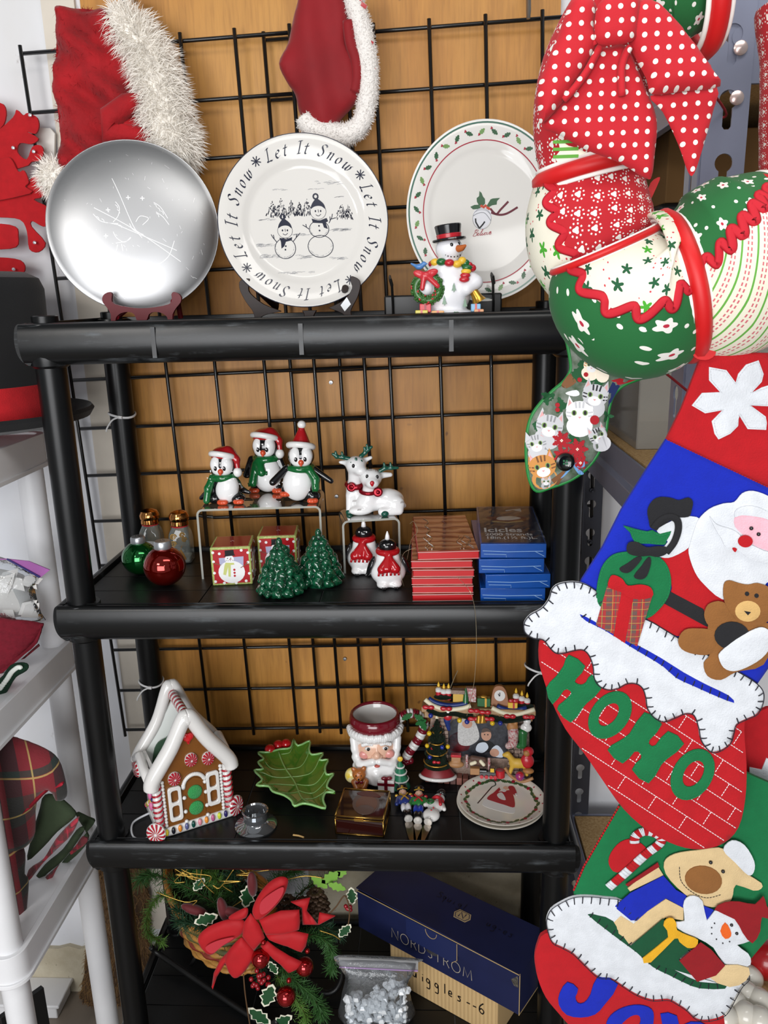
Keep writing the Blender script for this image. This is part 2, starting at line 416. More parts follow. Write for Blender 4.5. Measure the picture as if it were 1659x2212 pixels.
for si, z in enumerate(ZS):
    b = MB(); zb = z-RIM; base = MB().box((W_/2, D_/2, z-0.019), (W_/2-0.012, D_/2-0.012, 0.008))
    nx, ny, g = 4, 4, 0.0022; x0, x1, y0, y1 = 0.014, W_-0.014, 0.013, D_-0.014
    off = (0, -0.02, 0.012, 0.0)[si]
    xs = [x0, 0.262+off, 0.478+off, 0.695+off, x1]; ys = np.linspace(y0, y1, ny+1)
    for i in range(nx):
        for j in range(ny):
            b.box(((xs[i]+xs[i+1])/2, (ys[j]+ys[j+1])/2, z-0.0085), ((xs[i+1]-xs[i])/2-g/2, (ys[j+1]-ys[j])/2-g/2, 0.0025))
    o = part('shelf', b, mat('black_tray', '#121314', 0.4, var=0.3, vs=14, bump=0.12, bs=160, dist=0.001, spec=0.4), unit)
    part('groove_floor', base, mat('dusty_groove', '#77787a', 0.7), o)
    rim = MB()
    prof = spline([(0.0, zb), (-0.009, zb+0.012), (-0.012, zb+0.032), (-0.009, z-0.008), (-0.003, z), (0.006, z), (0.010, z-0.004), (0.012, zb)], 4, True)
    for side in range(2):                        # front and back rails
        v = []; K = 2; xs_ = np.linspace(0.0, W_, K)
        for x in xs_: v += [(x, (q[0] if side == 0 else D_-q[0]), q[1]) for q in prof]
        n = len(prof); f = [(i, (i+1) % n, n+(i+1) % n, n+i) for i in range(n)]+[tuple(range(n)), tuple(range(n, 2*n))]
        rim.add(v, f)
    for side in range(2):                        # end rails
        v = []
        for y in (0.0, D_): v += [((q[0] if side == 0 else W_-q[0]), y, q[1]) for q in prof]
        n = len(prof); rim.add(v, [(i, (i+1) % n, n+(i+1) % n, n+i) for i in range(n)]+[tuple(range(n)), tuple(range(n, 2*n))])
    for x in (IX, W_-IX):
        for y in (IY, D_-IY):
            M = Matrix.Translation((x, y, zb-0.01))
            rim.lathe([(0.0262, 0), (0.031, 0.004), (0.033, 0.02), (0.033, RIM+0.002), (0.0315, RIM+0.0085), (0.0255, RIM+0.009)], 28, M=M)
    if si == 0:
        for x in (0.22, 0.455, 0.69): rim.box((x, -0.0115, z-0.033), (0.0035, 0.0018, 0.024))
    part('rail', rim, M_blk, o)
zz = [ZS[0]-RIM, ZS[1], ZS[1]-RIM, ZS[2], ZS[2]-RIM, ZS[3], ZS[3]-RIM, 0.0]
for x in (IX, W_-IX):
    for y in (IY, D_-IY):
        for k in range(4):
            a, b_ = zz[2*k+1], zz[2*k]
            part('post', MB().lathe([(0.0245, a-0.012 if k < 3 else a), (0.0245, b_)], 28, M=Matrix.Translation((x, y, 0))), M_blk2, unit)
        part('post_cap', MB().lathe([(0.021, 0), (0.021, 0.013), (0.019, 0.0145), (0, 0.0145)], 24, M=Matrix.Translation((x, y, ZS[0]-0.002))), M_blk2, unit)

# ------------------------------------------------------------------ wire grid panels
M_wire = mat('black_wire', '#121213', 0.3, coat=0.2)
def grid_panel(label, P0, yaw, roll, lean):
    a = np.array([math.cos(yaw), -math.sin(yaw), 0]); n = np.array([math.sin(yaw), math.cos(yaw), 0]); z = np.array([0, 0, 1])*math.cos(lean)+n*math.sin(lean)
    X = math.cos(roll)*a+math.sin(roll)*z; Z = -math.sin(roll)*a+math.cos(roll)*z; g = 0.1016
    t = thing('wire_grid_panel', label, 'wire grid', P0); r = 0.0037
    v = MB().tube([-0.012*Z, (14*g+0.012)*Z], r, 8).mesh('vertical_wire'); h = MB().tube([-0.004*X+n*2*r, (6*g+0.004)*X+n*2*r], r, 8).mesh('horizontal_wire')
    for me in (v, h): me.materials.append(M_wire); me.polygons.foreach_set('use_smooth', [True]*len(me.polygons))
    for i in range(7):
        o = bpy.data.objects.new('vertical_wire', v); C.objects.link(o); o.parent = t; o.location = tuple(i*g*X)
    for j in range(15):
        o = bpy.data.objects.new('horizontal_wire', h); C.objects.link(o); o.parent = t; o.location = tuple(j*g*Z)
grid_panel('black wire grid panel on the wall, the left one behind the silver plate', (-0.0605, 0.3583, 0.7833), 0.0183, 0.026, -0.0074)
grid_panel('black wire grid panel on the wall, the right one behind the bell platter', (0.3965, 0.3645, 0.7900), 0.0183, 0.026, -0.0074)

# ------------------------------------------------------------------ white plastic shelving on the left
M_wht = mat('white_plastic', '#e8e8ea', 0.35, var=0.06, vs=8)
wu = thing('storage_shelf', 'white plastic shelving unit at the left edge with folded textiles', 'shelf', (0, 0, 0))
WX, WY0, WY1, WL = -0.078, -0.165, 0.222, 0.62
def rrect(x0, x1, y0, y1, r, n=6):
    out = []
    for cx, cy, a in ((x1-r, y0+r, -90), (x1-r, y1-r, 0), (x0+r, y1-r, 90), (x0+r, y0+r, 180)):
        out += [(cx+r*math.cos(R(a+90*i/n)), cy+r*math.sin(R(a+90*i/n))) for i in range(n+1)]
    return out
wz = (1.513, 1.087, 0.6375)
for z in wz:
    b = MB(); o_ = rrect(WX-WL, WX, WY0, WY1, 0.035); i_ = rrect(WX-WL+0.012, WX-0.012, WY0+0.012, WY1-0.012, 0.025)
    b.sheet(o_, lambda a, c, d: (a, c, z-0.058+d), 0.058, holes=[i_]); b.sheet(i_, lambda a, c, d: (a, c, z-0.02+d), 0.016)
    o2 = rrect(WX-WL-0.004, WX+0.004, WY0-0.004, WY1+0.004, 0.037); b.sheet(o2, lambda a, c, d: (a, c, z-0.062+d), 0.008, holes=[i_])
    part('shelf', b, M_wht, wu, bev=0.002)
hts = [(wz[1], wz[0]-0.058), (wz[2], wz[1]-0.058), (0.0, wz[2]-0.058)]
for x in (WX-0.034, WX-WL+0.034):
    for y in (WY0+0.034, WY1-0.034):
        for a, b_ in hts: part('post', MB().lathe([(0.0245, a-0.004 if a else 0), (0.0245, b_+0.002)], 24, M=Matrix.Translation((x, y, 0))), M_wht, wu)

# ------------------------------------------------------------------ grey steel rack on the right
M_steel = mat('grey_steel', '#7d8194', 0.38, 0.15, var=0.1, vs=7, coat=0.15); M_steeld = mat('dark_steel', '#3b3d46', 0.42, 0.3)
rack = thing('steel_rack', 'grey steel rack with keyhole uprights behind the wreath', 'rack', (0, 0, 0))
ZB = 1.49; XL = 0.955
def keyhole(cx, cz, r=0.0095): return [(cx+r*math.cos(R(a)), cz+r*math.sin(R(a))) for a in np.linspace(-60, 240, 18)]+[(cx-r*0.5, cz-0.026), (cx-r*0.25, cz-0.029), (cx+r*0.25, cz-0.029), (cx+r*0.5, cz-0.026)]
def upright(x, y, sgn, m, z0=0.0, z1=2.35, kx=1):
    b = MB(); zk = [z for z in np.arange(z0+0.08, z1-0.05, 0.062)]
    b.sheet([(x, z0), (x+kx*0.046, z0), (x+kx*0.046, z1), (x, z1)], lambda a, c, d: (a, y-d if sgn < 0 else y+d, c), 0.0022, holes=[keyhole(x+kx*0.024, z) for z in zk])
    b.sheet([(y, z0), (y-sgn*0.046, z0), (y-sgn*0.046, z1), (y, z1)], lambda a, c, d: (x-kx*d, a, c), 0.0022, holes=[keyhole(y-sgn*0.024, z) for z in zk])
    return part('upright', b, m, rack, bev=0.0)
u1 = upright(XL-0.009, -0.35, -1, M_steel); u2 = upright(XL+0.012, 0.345, 1, M_steeld); upright(1.56, -0.35, -1, M_steel, kx=-1); upright(1.56, 0.345, 1, M_steeld, kx=-1)
def beam(y0, y1, x, z, hgt, m):
    prof = [(0, 0), (0.006, -0.004), (0.014, 0.0), (0.018, -hgt*0.45), (0.010, -hgt*0.52), (0.010, -hgt*0.92), (-0.002, -hgt), (-0.006, -hgt*0.9), (-0.006, -hgt*0.5), (-0.002, -hgt*0.4), (-0.002, 0)]
    prof = [(-0.0, 0), (0.004, 0), (0.004, -hgt), (-0.008, -hgt), (-0.008, -hgt*0.58), (0.0, -hgt*0.5)]
    n = len(prof); v = [(x+a, y, z+c) for y in (y0, y1) for a, c in prof]
    return part('beam', MB().add(v, [(i, (i+1) % n, n+(i+1) % n, n+i) for i in range(n)]+[tuple(range(n-1, -1, -1)), tuple(range(n, 2*n))]), m, rack, bev=0.001)
for z in (ZB, 0.58, 2.035):
    beam(-0.345, 0.34, XL+0.018, z, 0.082, M_steel); beam(-0.345, 0.34, 1.55, z, 0.082, M_steel)
    part('end_beam', MB().box((1.256, -0.347, z-0.04), (0.29, 0.003, 0.04)), M_steel, rack); part('end_beam', MB().box((1.256, 0.343, z-0.04), (0.29, 0.003, 0.04)), M_steel, rack)
    part('board', MB().box((1.262, -0.002, z-0.008), (0.281, 0.338, 0.0085)), mat('particle_board', '#c9a877', 0.75, var=0.35, vs=220, bump=0.3, bs=260, col2='#a98552'), rack)
M_riv = mat('rivet', '#d9c3bd', 0.3, 0.75)
for px, py in [(1599, 104), (1591, 212)]:
    P = AY(px, py, -0.3525); part('rivet', MB().lathe([(0.0072, 0), (0.0072, 0.002), (0.005, 0.0035), (0, 0.004)], 16, M=Matrix.Translation(P) @ Matrix.Rotation(PI/2, 4, 'X')), M_riv, u1)
    part('lock_plate', MB().lathe([(0.0095, 0), (0.0095, 0.001), (0, 0.001)], 18, M=Matrix.Translation(P+np.array([0.001, 0.0025, 0.011])) @ Matrix.Rotation(PI/2, 4, 'X')), M_steel, u1)
P = np.array([XL-0.0112, -0.325, 1.77]); part('bolt', MB().lathe([(0.006, 0), (0.006, 0.003), (0.003, 0.005), (0.003, 0.008), (0, 0.008)], 14, M=Matrix.Translation(P) @ Matrix.Rotation(-PI/2, 4, 'Y')), M_riv, u1)
for z in (1.35, 1.24, 1.13): part('bolt', MB().lathe([(0.005, 0), (0.005, 0.003), (0.0025, 0.004), (0.0025, 0.011), (0, 0.011)], 12, M=Matrix.Translation((XL+0.035, 0.345-0.002, z)) @ Matrix.Rotation(PI/2, 4, 'X')), M_steeld, u2)

# ================================================================== shared helpers for the goods
def pxf(P0, Y, tilt=0.0):
    """frame pixels on an upright plane at depth Y (leaning by tilt), as coordinates about P0; the third value comes forward, in pixels"""
    P0 = np.array(P0, float)
    def fn(u, v, d):
        q = AY(u, v, Y)
        if tilt: q = AY(u, v, Y+(q[2]-P0[2])*tilt)
        return q-P0-np.array([0, 1, 0])*d*UNIT(q)
    return fn
def fuzz(mb, n, L, w, droop=0.2, seed=1, jit=0.6):
    rs = np.random.default_rng(seed); V = np.concatenate(mb.v); T = []
    for q in mb.f:
        for i in range(1, len(q)-1): T.append((q[0], q[i], q[i+1]))
    T = np.array(T); a, b, c = V[T[:, 0]], V[T[:, 1]], V[T[:, 2]]; N = np.cross(b-a, c-a); A = np.linalg.norm(N, axis=1)
    k = rs.choice(len(T), n, p=A/A.sum()); u = rs.random((n, 2)); fl = u.sum(1) > 1; u[fl] = 1-u[fl]
    P = a[k]+u[:, :1]*(b-a)[k]+u[:, 1:]*(c-a)[k]; nn = N[k]/np.maximum(A[k][:, None], 1e-12)
    d = nn+rs.normal(0, jit, (n, 3)); d[:, 2] -= droop; d /= np.linalg.norm(d, axis=1, keepdims=True)
    l = L*rs.uniform(0.5, 1.2, (n, 1)); s_ = np.cross(d, rs.normal(size=(n, 3))); s_ /= np.linalg.norm(s_, axis=1, keepdims=True)
    mid = P+d*l*0.55+s_*w*0.3; tip = P+d*l+np.array([0, 0, -droop*0.5])*l
    vv = np.stack([P-s_*w, P+s_*w, mid+s_*w*0.6, mid-s_*w*0.6, tip], 1).reshape(-1, 3)
    o = MB(); o.add(vv, [q for i in range(n) for q in ((5*i, 5*i+1, 5*i+2, 5*i+3), (5*i+3, 5*i+2, 5*i+4))]); return o
M_red_plush = mat('red_plush', '#a80a16', 0.85, sheen=0.08, var=0.45, vs=14, bump=0.5, bs=90, dist=0.004)
M_white_fur = mat('white_fur', '#fbf6ee', 0.9)
M_velvet = mat('red_velvet', '#900312', 0.75, sheen=0.15, var=0.3, vs=6, bump=0.1, bs=40)
M_plush_w = mat('white_plush', '#ece7e2', 0.95, sheen=0.3, bump=0.8, bs=220, dist=0.004)
NIBL = {
 'L': (0.62, [[(.2, .93), (.36, 1), (.46, .99)], [(.36, .99), (.14, .05)], [(.02, .1), (.14, .03), (.34, .05), (.5, 0), (.64, .1)]]),
 'e': (0.46, [[(.06, .32), (.28, .35), (.38, .46), (.31, .58), (.16, .5), (.05, .3), (.06, .1), (.18, 0), (.31, .05), (.4, .14)]]),
 't': (0.36, [[(.25, .84), (.1, .15), (.12, .03), (.2, 0), (.31, .08)], [(.03, .58), (.36, .61)]]),
 'I': (0.32, [[(.24, 1), (.1, 0)], [(.08, .96), (.38, 1)], [(-.02, 0), (.26, .03)]]),
 'S': (0.58, [[(.54, .84), (.47, .96), (.34, 1), (.2, .92), (.18, .76), (.28, .6), (.38, .45), (.4, .25), (.3, .06), (.15, 0), (.03, .08), (0, .2)]]),
 'n': (0.52, [[(.02, .5), (.13, .6), (.06, 0)], [(.08, .3), (.2, .52), (.32, .6), (.38, .52), (.33, .1), (.37, 0), (.48, .09)]]),
 'o': (0.46, [[(.28, .6), (.12, .52), (.04, .3), (.06, .08), (.16, 0), (.3, .08), (.38, .3), (.36, .5), (.28, .6)]]),
 'w': (0.74, [[(.02, .52), (.12, .6), (.1, .3), (.12, .05), (.2, 0), (.32, .12), (.4, .4), (.42, .58)], [(.41, .45), (.38, .1), (.44, 0), (.56, .1), (.64, .35), (.6, .55), (.7, .6)]]),
}
def ribbon(b, pts, pen, fn, th=0.4, mi=0):
    """a flat pen stroke: pen is a nib vector, or a width for a round line"""
    P = np.array(pts, float); k = len(P)
    if np.isscalar(pen):
        T = np.gradient(P, axis=0); T /= np.maximum(np.linalg.norm(T, axis=1, keepdims=True), 1e-9); o = np.column_stack([-T[:, 1], T[:, 0]])*pen/2
    else: o = np.tile(np.array(pen)/2, (k, 1))
    a, c = P+o, P-o
    v = [fn(x, y, th) for x, y in a]+[fn(x, y, th) for x, y in c]
    b.add(v, [(i, k+i, k+i+1, i+1) if np.isscalar(pen) else (i, i+1, k+i+1, k+i) for i in range(k-1)], mi)
def decal(b, poly, fn, th=0.4, mi=0, step=None): b.sheet(poly, fn, th, mi=mi, step=step)

def bake_plate(prof):
    P = np.array(sorted(prof)); return lambda r: float(np.interp(r, P[:, 0], P[:, 1]))
M_porc = mat('white_porcelain', '#d6d3ce', 0.1, spec=0.4)
def easel_slab(root, polys, Y, thick, m, name):
    P0 = np.array(root.location)
    for nm, q in polys:
        part(nm, MB().sheet(q, pxf(P0, Y), thick), m, root, bev=0.0012)

# ------------------------------------------------------------------ silver plate on a red easel
PY = 0.175
U0 = UNIT(AY(286, 485, PY))
m_, t_ = newmat('brushed_aluminium'); v_ = t_.coord(); t_.color((0.40, 0.40, 0.405)); t_.b.inputs['Metallic'].default_value = 1.0
t_.put(t_.b.inputs['Roughness'], t_.m('ADD', t_.m('MULTIPLY', t_.noise(t_.scaled(v_, (0.12, 0.5, 0.1)), 1.0, 2.0), 0.06), 0.36)); M_alu = m_
s_ = thing('plate', 'large brushed silver metal plate on a red easel', 'plate', AY(286, 485, PY), (82, 0, 13), U0)
prof = [(0, 0), (60, -0.6), (95, -2), (140, -8), (172, -17), (180, -21)]
b = MB().lathe(prof+[(181.5, -21), (182, -22.5), (180.5, -23.5), (172, -20), (140, -11), (95, -5), (60, -3.5), (0, -3)], 96)
part('dish', b, M_alu, s_, smooth=50)
hp = bake_plate(prof); fnp = lambda u, v, d: (u, v, hp(math.hypot(u, v))+d)
part('rim_edge', MB().tube([(181.5*math.cos(a), 181.5*math.sin(a), -21.6) for a in np.arange(90)*2*PI/90], 1.2, 6, closed=True), M_alu, s_, smooth=180)
b = MB(); k = 0.3376; pt = lambda L: [(k*x-286, 485-k*y) for x, y in L]
eng = [[(755, 1295), (775, 1330), (765, 1380), (730, 1420)], [(612, 1368), (650, 1410), (700, 1425), (760, 1430)], [(700, 1425), (770, 1440), (780, 1455)], [(990, 1300), (1030, 1330), (1070, 1400)],
       [(1000, 1360), (1040, 1390), (1075, 1440)], [(870, 1420), (900, 1385), (950, 1400), (910, 1440)], [(725, 1480), (745, 1520), (790, 1545), (830, 1515)], [(830, 1430), (850, 1470), (910, 1500)],
       [(735, 1550), (800, 1540), (830, 1520)], [(745, 1560), (735, 1600)], [(770, 1555), (775, 1600)], [(730, 1620), (760, 1670), (820, 1690), (905, 1705)], [(940, 1700), (1000, 1680), (1060, 1630), (1100, 1540)],
       [(620, 1330), (860, 1470), (1130, 1670)], [(745, 1150), (780, 1240), (850, 1440), (900, 1520)], [(760, 1440), (1110, 1600)]]
for q in eng: ribbon(b, spline(pt(q), 6, False), 1.1, fnp, 0.35)
for x, y in [(835, 1270), (922, 1275), (705, 1345), (678, 1505)]:
    for a in range(4): ribbon(b, [tuple(pt([(x, y)])[0]), tuple(np.array(pt([(x, y)])[0])+4.5*np.array([math.cos(a*PI/2), math.sin(a*PI/2)]))], 1.6, fnp, 0.35)
for x, y in [(780, 1660), (795, 1665), (815, 1670), (835, 1665), (850, 1680), (1000, 1320), (1020, 1345), (1040, 1365), (1010, 1380), (640, 1395), (670, 1410), (760, 1325), (770, 1355)]:
    c = pt([(x, y)])[0]; ribbon(b, [(c[0]-3, c[1]+4), (c[0]+1, c[1]+1), (c[0]+2, c[1]-4)], 1.0, fnp, 0.35)
rs = random.Random(3)
for i in range(60):
    a = rs.uniform(0, 2*PI); r = rs.uniform(40, 165); L = rs.uniform(3, 12); c = (r*math.cos(a), r*math.sin(a)); ribbon(b, [c, (c[0]+L*rs.uniform(-.4, 1), c[1]-L*rs.uniform(.2, 1))], 0.5, fnp, 0.3)
part('engraving', b, mat('engraved_metal', '#f2f2f2', 0.55, 0.7), s_, label='scratched engraving of bells and sprigs')
cr = crop(0, 0, 0.3376)
half = [(910, 1972), (830, 1965), (740, 1945), (722, 1915), (726, 1885), (712, 1868), (680, 1880), (664, 1905), (668, 1935), (692, 1965), (718, 2010), (720, 2060), (746, 2060), (752, 2030), (782, 2004), (830, 1995), (868, 2010), (888, 2060), (910, 2060)]
full = half+[(1830-x, y) for x, y in half[-2:0:-1]]
M_redp = mat('red_lacquer', '#5e0a16', 0.4, spec=0.3)
P0 = AZ(312, 690, SURF[0]); P0 = AY(312, 690, 0.135); P0[2] = SURF[0]
e_ = thing('plate_easel', 'dark red plastic easel holding the silver plate', 'easel', P0)
part('front_frame', MB().sheet(spline(cr(full), 2), pxf(P0, 0.135), 9, h=3, w=6), M_redp, e_)
for sx in (-1, 1):
    x = sx*60*U0
    part('rear_arm', MB().tube([(x, -0.004, 0.012), (x*0.8, 0.05, 0.03), (x*0.62, 0.085, 0.11)], 0.006, 8), M_redp, e_); part('leg', MB().tube([(x*0.62, 0.085, 0.11), (x*0.66, 0.11, 0.0045)], 0.005, 8), M_redp, e_)

# ------------------------------------------------------------------ lettered snowman plate on a dark easel
U0 = UNIT(AY(656, 482, 0.165)); RP = 181
s_ = thing('plate', 'white porcelain plate lettered around the rim with two snowmen in the middle', 'plate', AY(656, 482, 0.165), (80, 0, 7), U0)
prof = [(0, 0), (112, 0.4), (120, 2), (128, 8), (136, 11), (160, 15), (181, 20)]; hp = bake_plate(prof); fnp = lambda u, v, d: (u, v, hp(math.hypot(u, v))+d)
part('dish', MB().lathe(prof+[(182, 19.5), (181, 18), (160, 12), (134, 7), (120, -2), (70, -3), (66, -6), (60, -6), (58, -3), (0, -3)], 96), M_porc, s_, smooth=50)
M_ink = mat('navy_ink', '#1c2033', 0.25); M_ink2 = mat('grey_ink', '#9a9a9c', 0.3)
b = MB()
def ptext(b, word, r0, hgt, a0, a1, pen):
    ws = [(0.34 if c == ' ' else NIBL[c][0]) for c in word]; tot = sum(ws)+0.26*len(ws); x = 0
    for c, w in zip(word, ws):
        if c != ' ':
            for st in NIBL[c][1]:
                q = spline(st, 5, False) if len(st) > 2 else np.array(st)
                out = []
                for u, v in q:
                    a = R(a0+(a1-a0)*(x+u+0.12*v)/tot); r = r0+v*hgt; out.append((r*math.cos(a), r*math.sin(a)))
                am = R(a0+(a1-a0)*(x+w/2)/tot); t = am-PI/2
                pn = (pen*math.cos(R(35)+t), pen*math.sin(R(35)+t)); ribbon(b, out, pn, fnp, 0.5)
        x += w+0.26
for k4 in range(4):
    a = 127-90*k4; ptext(b, 'Let It Snow', 141, 25, a-7, a-84, 3.6)
    c = np.array([157*math.cos(R(a)), 157*math.sin(R(a))])
    for i in range(4): d = 10.5*np.array([math.cos(R(a+45*i)), math.sin(R(a+45*i))]); ribbon(b, [c-d, c-d*0.1, c+d*0.1, c+d], 2.2, fnp, 0.5)
part('lettering', b, M_ink, s_, label='navy italic lettering and snowflake stars')
b = MB().tube([(RP*math.cos(a), RP*math.sin(a), 19.6) for a in np.arange(96)*2*PI/96], 1.0, 6, closed=True); part('rim_line', b, M_ink, s_)
pk = lambda L: np.array([(440+0.2773*x-656, 482-260-0.2773*y) for x, y in L])
b = MB(); rs = random.Random(5)
def tree_ink(cx, top, bot, w):                  # a fir drawn with many pen strokes
    for i in range(60):
        t = rs.random()**0.6; y = top+(bot-top)*t; hw = w*t*(0.75+0.35*rs.random()); x = cx+rs.uniform(-1, 1)*hw
        L = 6+12*t; dx = (x-cx)/max(w, 1)*10; q = pk([(x, y), (x+dx*0.5, y+L*0.6), (x+dx, y+L)]); ribbon(b, q, 0.9+rs.random()*1.0, fnp, 0.4)
for a in [(545, 625, 740, 55), (612, 600, 745, 60), (690, 615, 735, 50), (752, 635, 730, 38), (810, 610, 735, 55), (1078, 655, 765, 60), (1130, 665, 768, 45)]: tree_ink(*a)
def strokes(cx, cy, w, h_, n, c=0, ang=-0.1, L=50):
    for i in range(n):
        x = cx+rs.uniform(-w, w); y = cy+rs.uniform(-h_, h_); l = L*rs.uniform(.4, 1); ribbon(b, pk([(x, y), (x+l/2, y+ang*l/2-3), (x+l, y+ang*l)]), 0.7, fnp, 0.3, 1)
for a in [(480, 965, 80, 12, 26), (500, 1050, 80, 14, 30), (760, 1060, 60, 14, 20), (1050, 860, 80, 10, 30), (1020, 1080, 60, 12, 16), (690, 1180, 130, 8, 20), (960, 500, 90, 14, 16), (740, 890, 90, 8, 14), (470, 770, 50, 8, 12), (600, 548, 60, 4, 6), (1035, 612, 30, 5, 6), (860, 545, 60, 4, 6)]: strokes(*a)
def ringl(cx, cy, rx, ry, w=1.5, n=34):
    q = pk(ell(cx, cy, rx, ry, 0, n)); ribbon(b, np.vstack([q, q[:1]]), w, fnp, 0.45)
def dcl(L, mi=0, th=0.55): decal(b, pk(L), fnp, th, mi)
part('snow_scene', b, [M_ink, M_ink2, M_porc], s_, label='ink drawing of fir trees and snow', kind='stuff')
for (hx, hy, hr, bodies, hat) in [((632), 856, 56, [(628, 990, 80, 78)], 0), (895, 715, 60, [(897, 848, 76, 64), (903, 980, 98, 84)], 1)]:
    b = MB()
    for q in bodies:
        dcl(ell(*q), 2, 0.42); ringl(*q)
        for i in range(34):
            a = rs.uniform(-0.3, PI+0.3); rr = rs.uniform(.8, .97); x = q[0]+q[2]*rr*math.cos(a); y = q[1]+q[3]*rr*math.sin(a); ribbon(b, pk([(x, y), (x-14*math.sin(a), y+10*math.cos(a))]), 0.6, fnp, 0.5, 1)
    dcl(ell(hx, hy, hr, hr*0.98), 2, 0.46); ringl(hx, hy, hr, hr*.98)
    dcl(spline([(hx-hr*.95, hy-hr*.35), (hx-hr*.75, hy-hr*1.0), (hx-hr*.2, hy-hr*1.65), (hx+hr*.15, hy-hr*1.5), (hx+hr*.75, hy-hr*.95), (hx+hr*.95, hy-hr*.3), (hx+hr*.5, hy-hr*.62), (hx, hy-hr*.7), (hx-hr*.5, hy-hr*.6)], 4))
    ringl(hx-hr*.25, hy-hr*1.9, hr*.3, hr*.32, 3.5, 14)
    for sx in (-.35, .33): dcl(ell(hx+sx*hr, hy-hr*.05, 6, 8))
    ribbon(b, pk([(hx, hy-hr*.25), (hx+2, hy+hr*.12)]), 1.3, fnp, 0.6); ribbon(b, spline(pk([(hx-hr*.32, hy+hr*.38), (hx, hy+hr*.58), (hx+hr*.36, hy+hr*.34)]), 5, False), 1.3, fnp, 0.6)
    part('snowman_drawing', b, [M_ink, M_ink2, M_porc], s_)
b = MB()
dcl([(585, 908), (640, 920), (685, 905), (680, 930), (635, 940), (620, 975), (598, 992), (596, 940)]); dcl([(842, 768), (900, 785), (958, 765), (970, 790), (950, 800), (965, 850), (935, 838), (925, 805), (850, 800)])
for x, y in [(632, 973), (628, 1000), (897, 824), (900, 860)]: dcl(ell(x, y, 7, 7, n=10), th=0.6)
for q in [[(567, 945), (535, 905), (523, 882)], [(545, 918), (540, 885)], [(690, 940), (720, 905), (748, 875)], [(715, 910), (722, 885)], [(822, 850), (795, 830), (770, 815)], [(800, 835), (795, 808)], [(975, 805), (1000, 760), (1005, 735)], [(990, 775), (1030, 765)], [(985, 785), (985, 755)]]: ribbon(b, pk(q), 1.6, fnp, 0.5)
part('scarves_and_arms', b, [M_ink, M_ink2, M_porc], s_)
# easel
M_dk = mat('dark_walnut', '#24140f', 0.45, var=0.35, vs=30, stretch=(1, 1, 6), spec=0.3)
c1 = crop(440, 260, 0.2773); P0 = AY(655, 690, 0.13); P0[2] = SURF[0]
e_ = thing('plate_easel', 'dark walnut easel with a price sticker under the lettered plate', 'easel', P0)
easel_slab(e_, [('side_support', spline(c1([(285, 1260), (320, 1236), (352, 1232), (368, 1242), (356, 1300), (372, 1350), (470, 1430), (590, 1478), (600, 1490), (500, 1510), (450, 1535), (440, 1562), (388, 1562), (402, 1530), (385, 1480), (340, 1420), (292, 1330)]), 3)),
                ('side_support', spline(c1([(1150, 1215), (1195, 1228), (1220, 1255), (1222, 1300), (1200, 1380), (1158, 1460), (1150, 1505), (1178, 1556), (1122, 1556), (1085, 1505), (980, 1462), (1000, 1450), (1100, 1395), (1158, 1310), (1148, 1260)]), 3)),
                ('centre_leg', c1([(770, 1480), (885, 1478), (868, 1510), (850, 1560), (790, 1560), (785, 1510)]))], 0.13, 10, M_dk, 'easel')
for sx in (-0.075, 0.075): part('rear_arm', MB().tube([(sx, 0, 0.05), (sx*0.8, 0.075, 0.02), (sx*0.7, 0.1, 0.1)], 0.006, 8), M_dk, e_)
part('price_sticker', MB().sheet(c1([(1118, 1376), (1150, 1432), (1102, 1487), (1070, 1440)]), lambda u, v, d: pxf(P0, 0.13)(u, v, d+10.6), 0.3), mat('sticker_paper', '#eceff2', 0.6), e_, smooth=0)

# ------------------------------------------------------------------ holly bordered platter on a black easel
U0 = UNIT(AY(1046, 460, 0.16))
s_ = thing('plate', 'white oval platter with holly border and a silver bell in the centre', 'plate', AY(1046, 460, 0.165), (79, 6, 3), U0)
SX = 0.885; RO = 190
prof = [(0, 0), (124, 0.5), (134, 5), (142, 9), (165, 12), (190, 17)]; hp = bake_plate(prof); fnp = lambda u, v, d: (u, v, hp(math.hypot(u/SX, v))+d)
part('dish', MB().lathe(prof+[(191.5, 16.5), (190, 15), (165, 9), (140, 5), (124, -3), (0, -3)], 96, sx=SX), M_porc, s_, smooth=50)
def oval(r, w): a = np.arange(97)*2*PI/96; return [(r*SX*math.cos(x), r*math.sin(x)) for x in a]
M_gr = mat('holly_green_print', '#34583c', 0.3); M_rd = mat('berry_red_print', '#9c1f35', 0.3); M_ltg = mat('leaf_light_print', '#6d8f55', 0.3)
b = MB(); ribbon(b, oval(185, 0), 3.4, fnp, 0.5); part('green_band', b, mat('green_glaze_band', '#4e6f62', 0.2), s_)
b = MB(); ribbon(b, oval(150, 0), 2.2, fnp, 0.5); part('red_line', b, M_rd, s_)
def holly_leaf(c, ang, L, W):                   # a spiked leaf outline
    q = []
    for sgn in (1, -1):
        ts = np.linspace(0, 1, 9) if sgn > 0 else np.linspace(1, 0, 9)
        for i, t in enumerate(ts):
            w = W*math.sin(PI*t)**0.8*(1.0 if i % 2 else 0.62); q.append((L*(t-.5), sgn*w))
    ca, sa = math.cos(ang), math.sin(ang); return np.array([(c[0]+x*ca-y*sa, c[1]+x*sa+y*ca) for x, y in q])
b = MB()
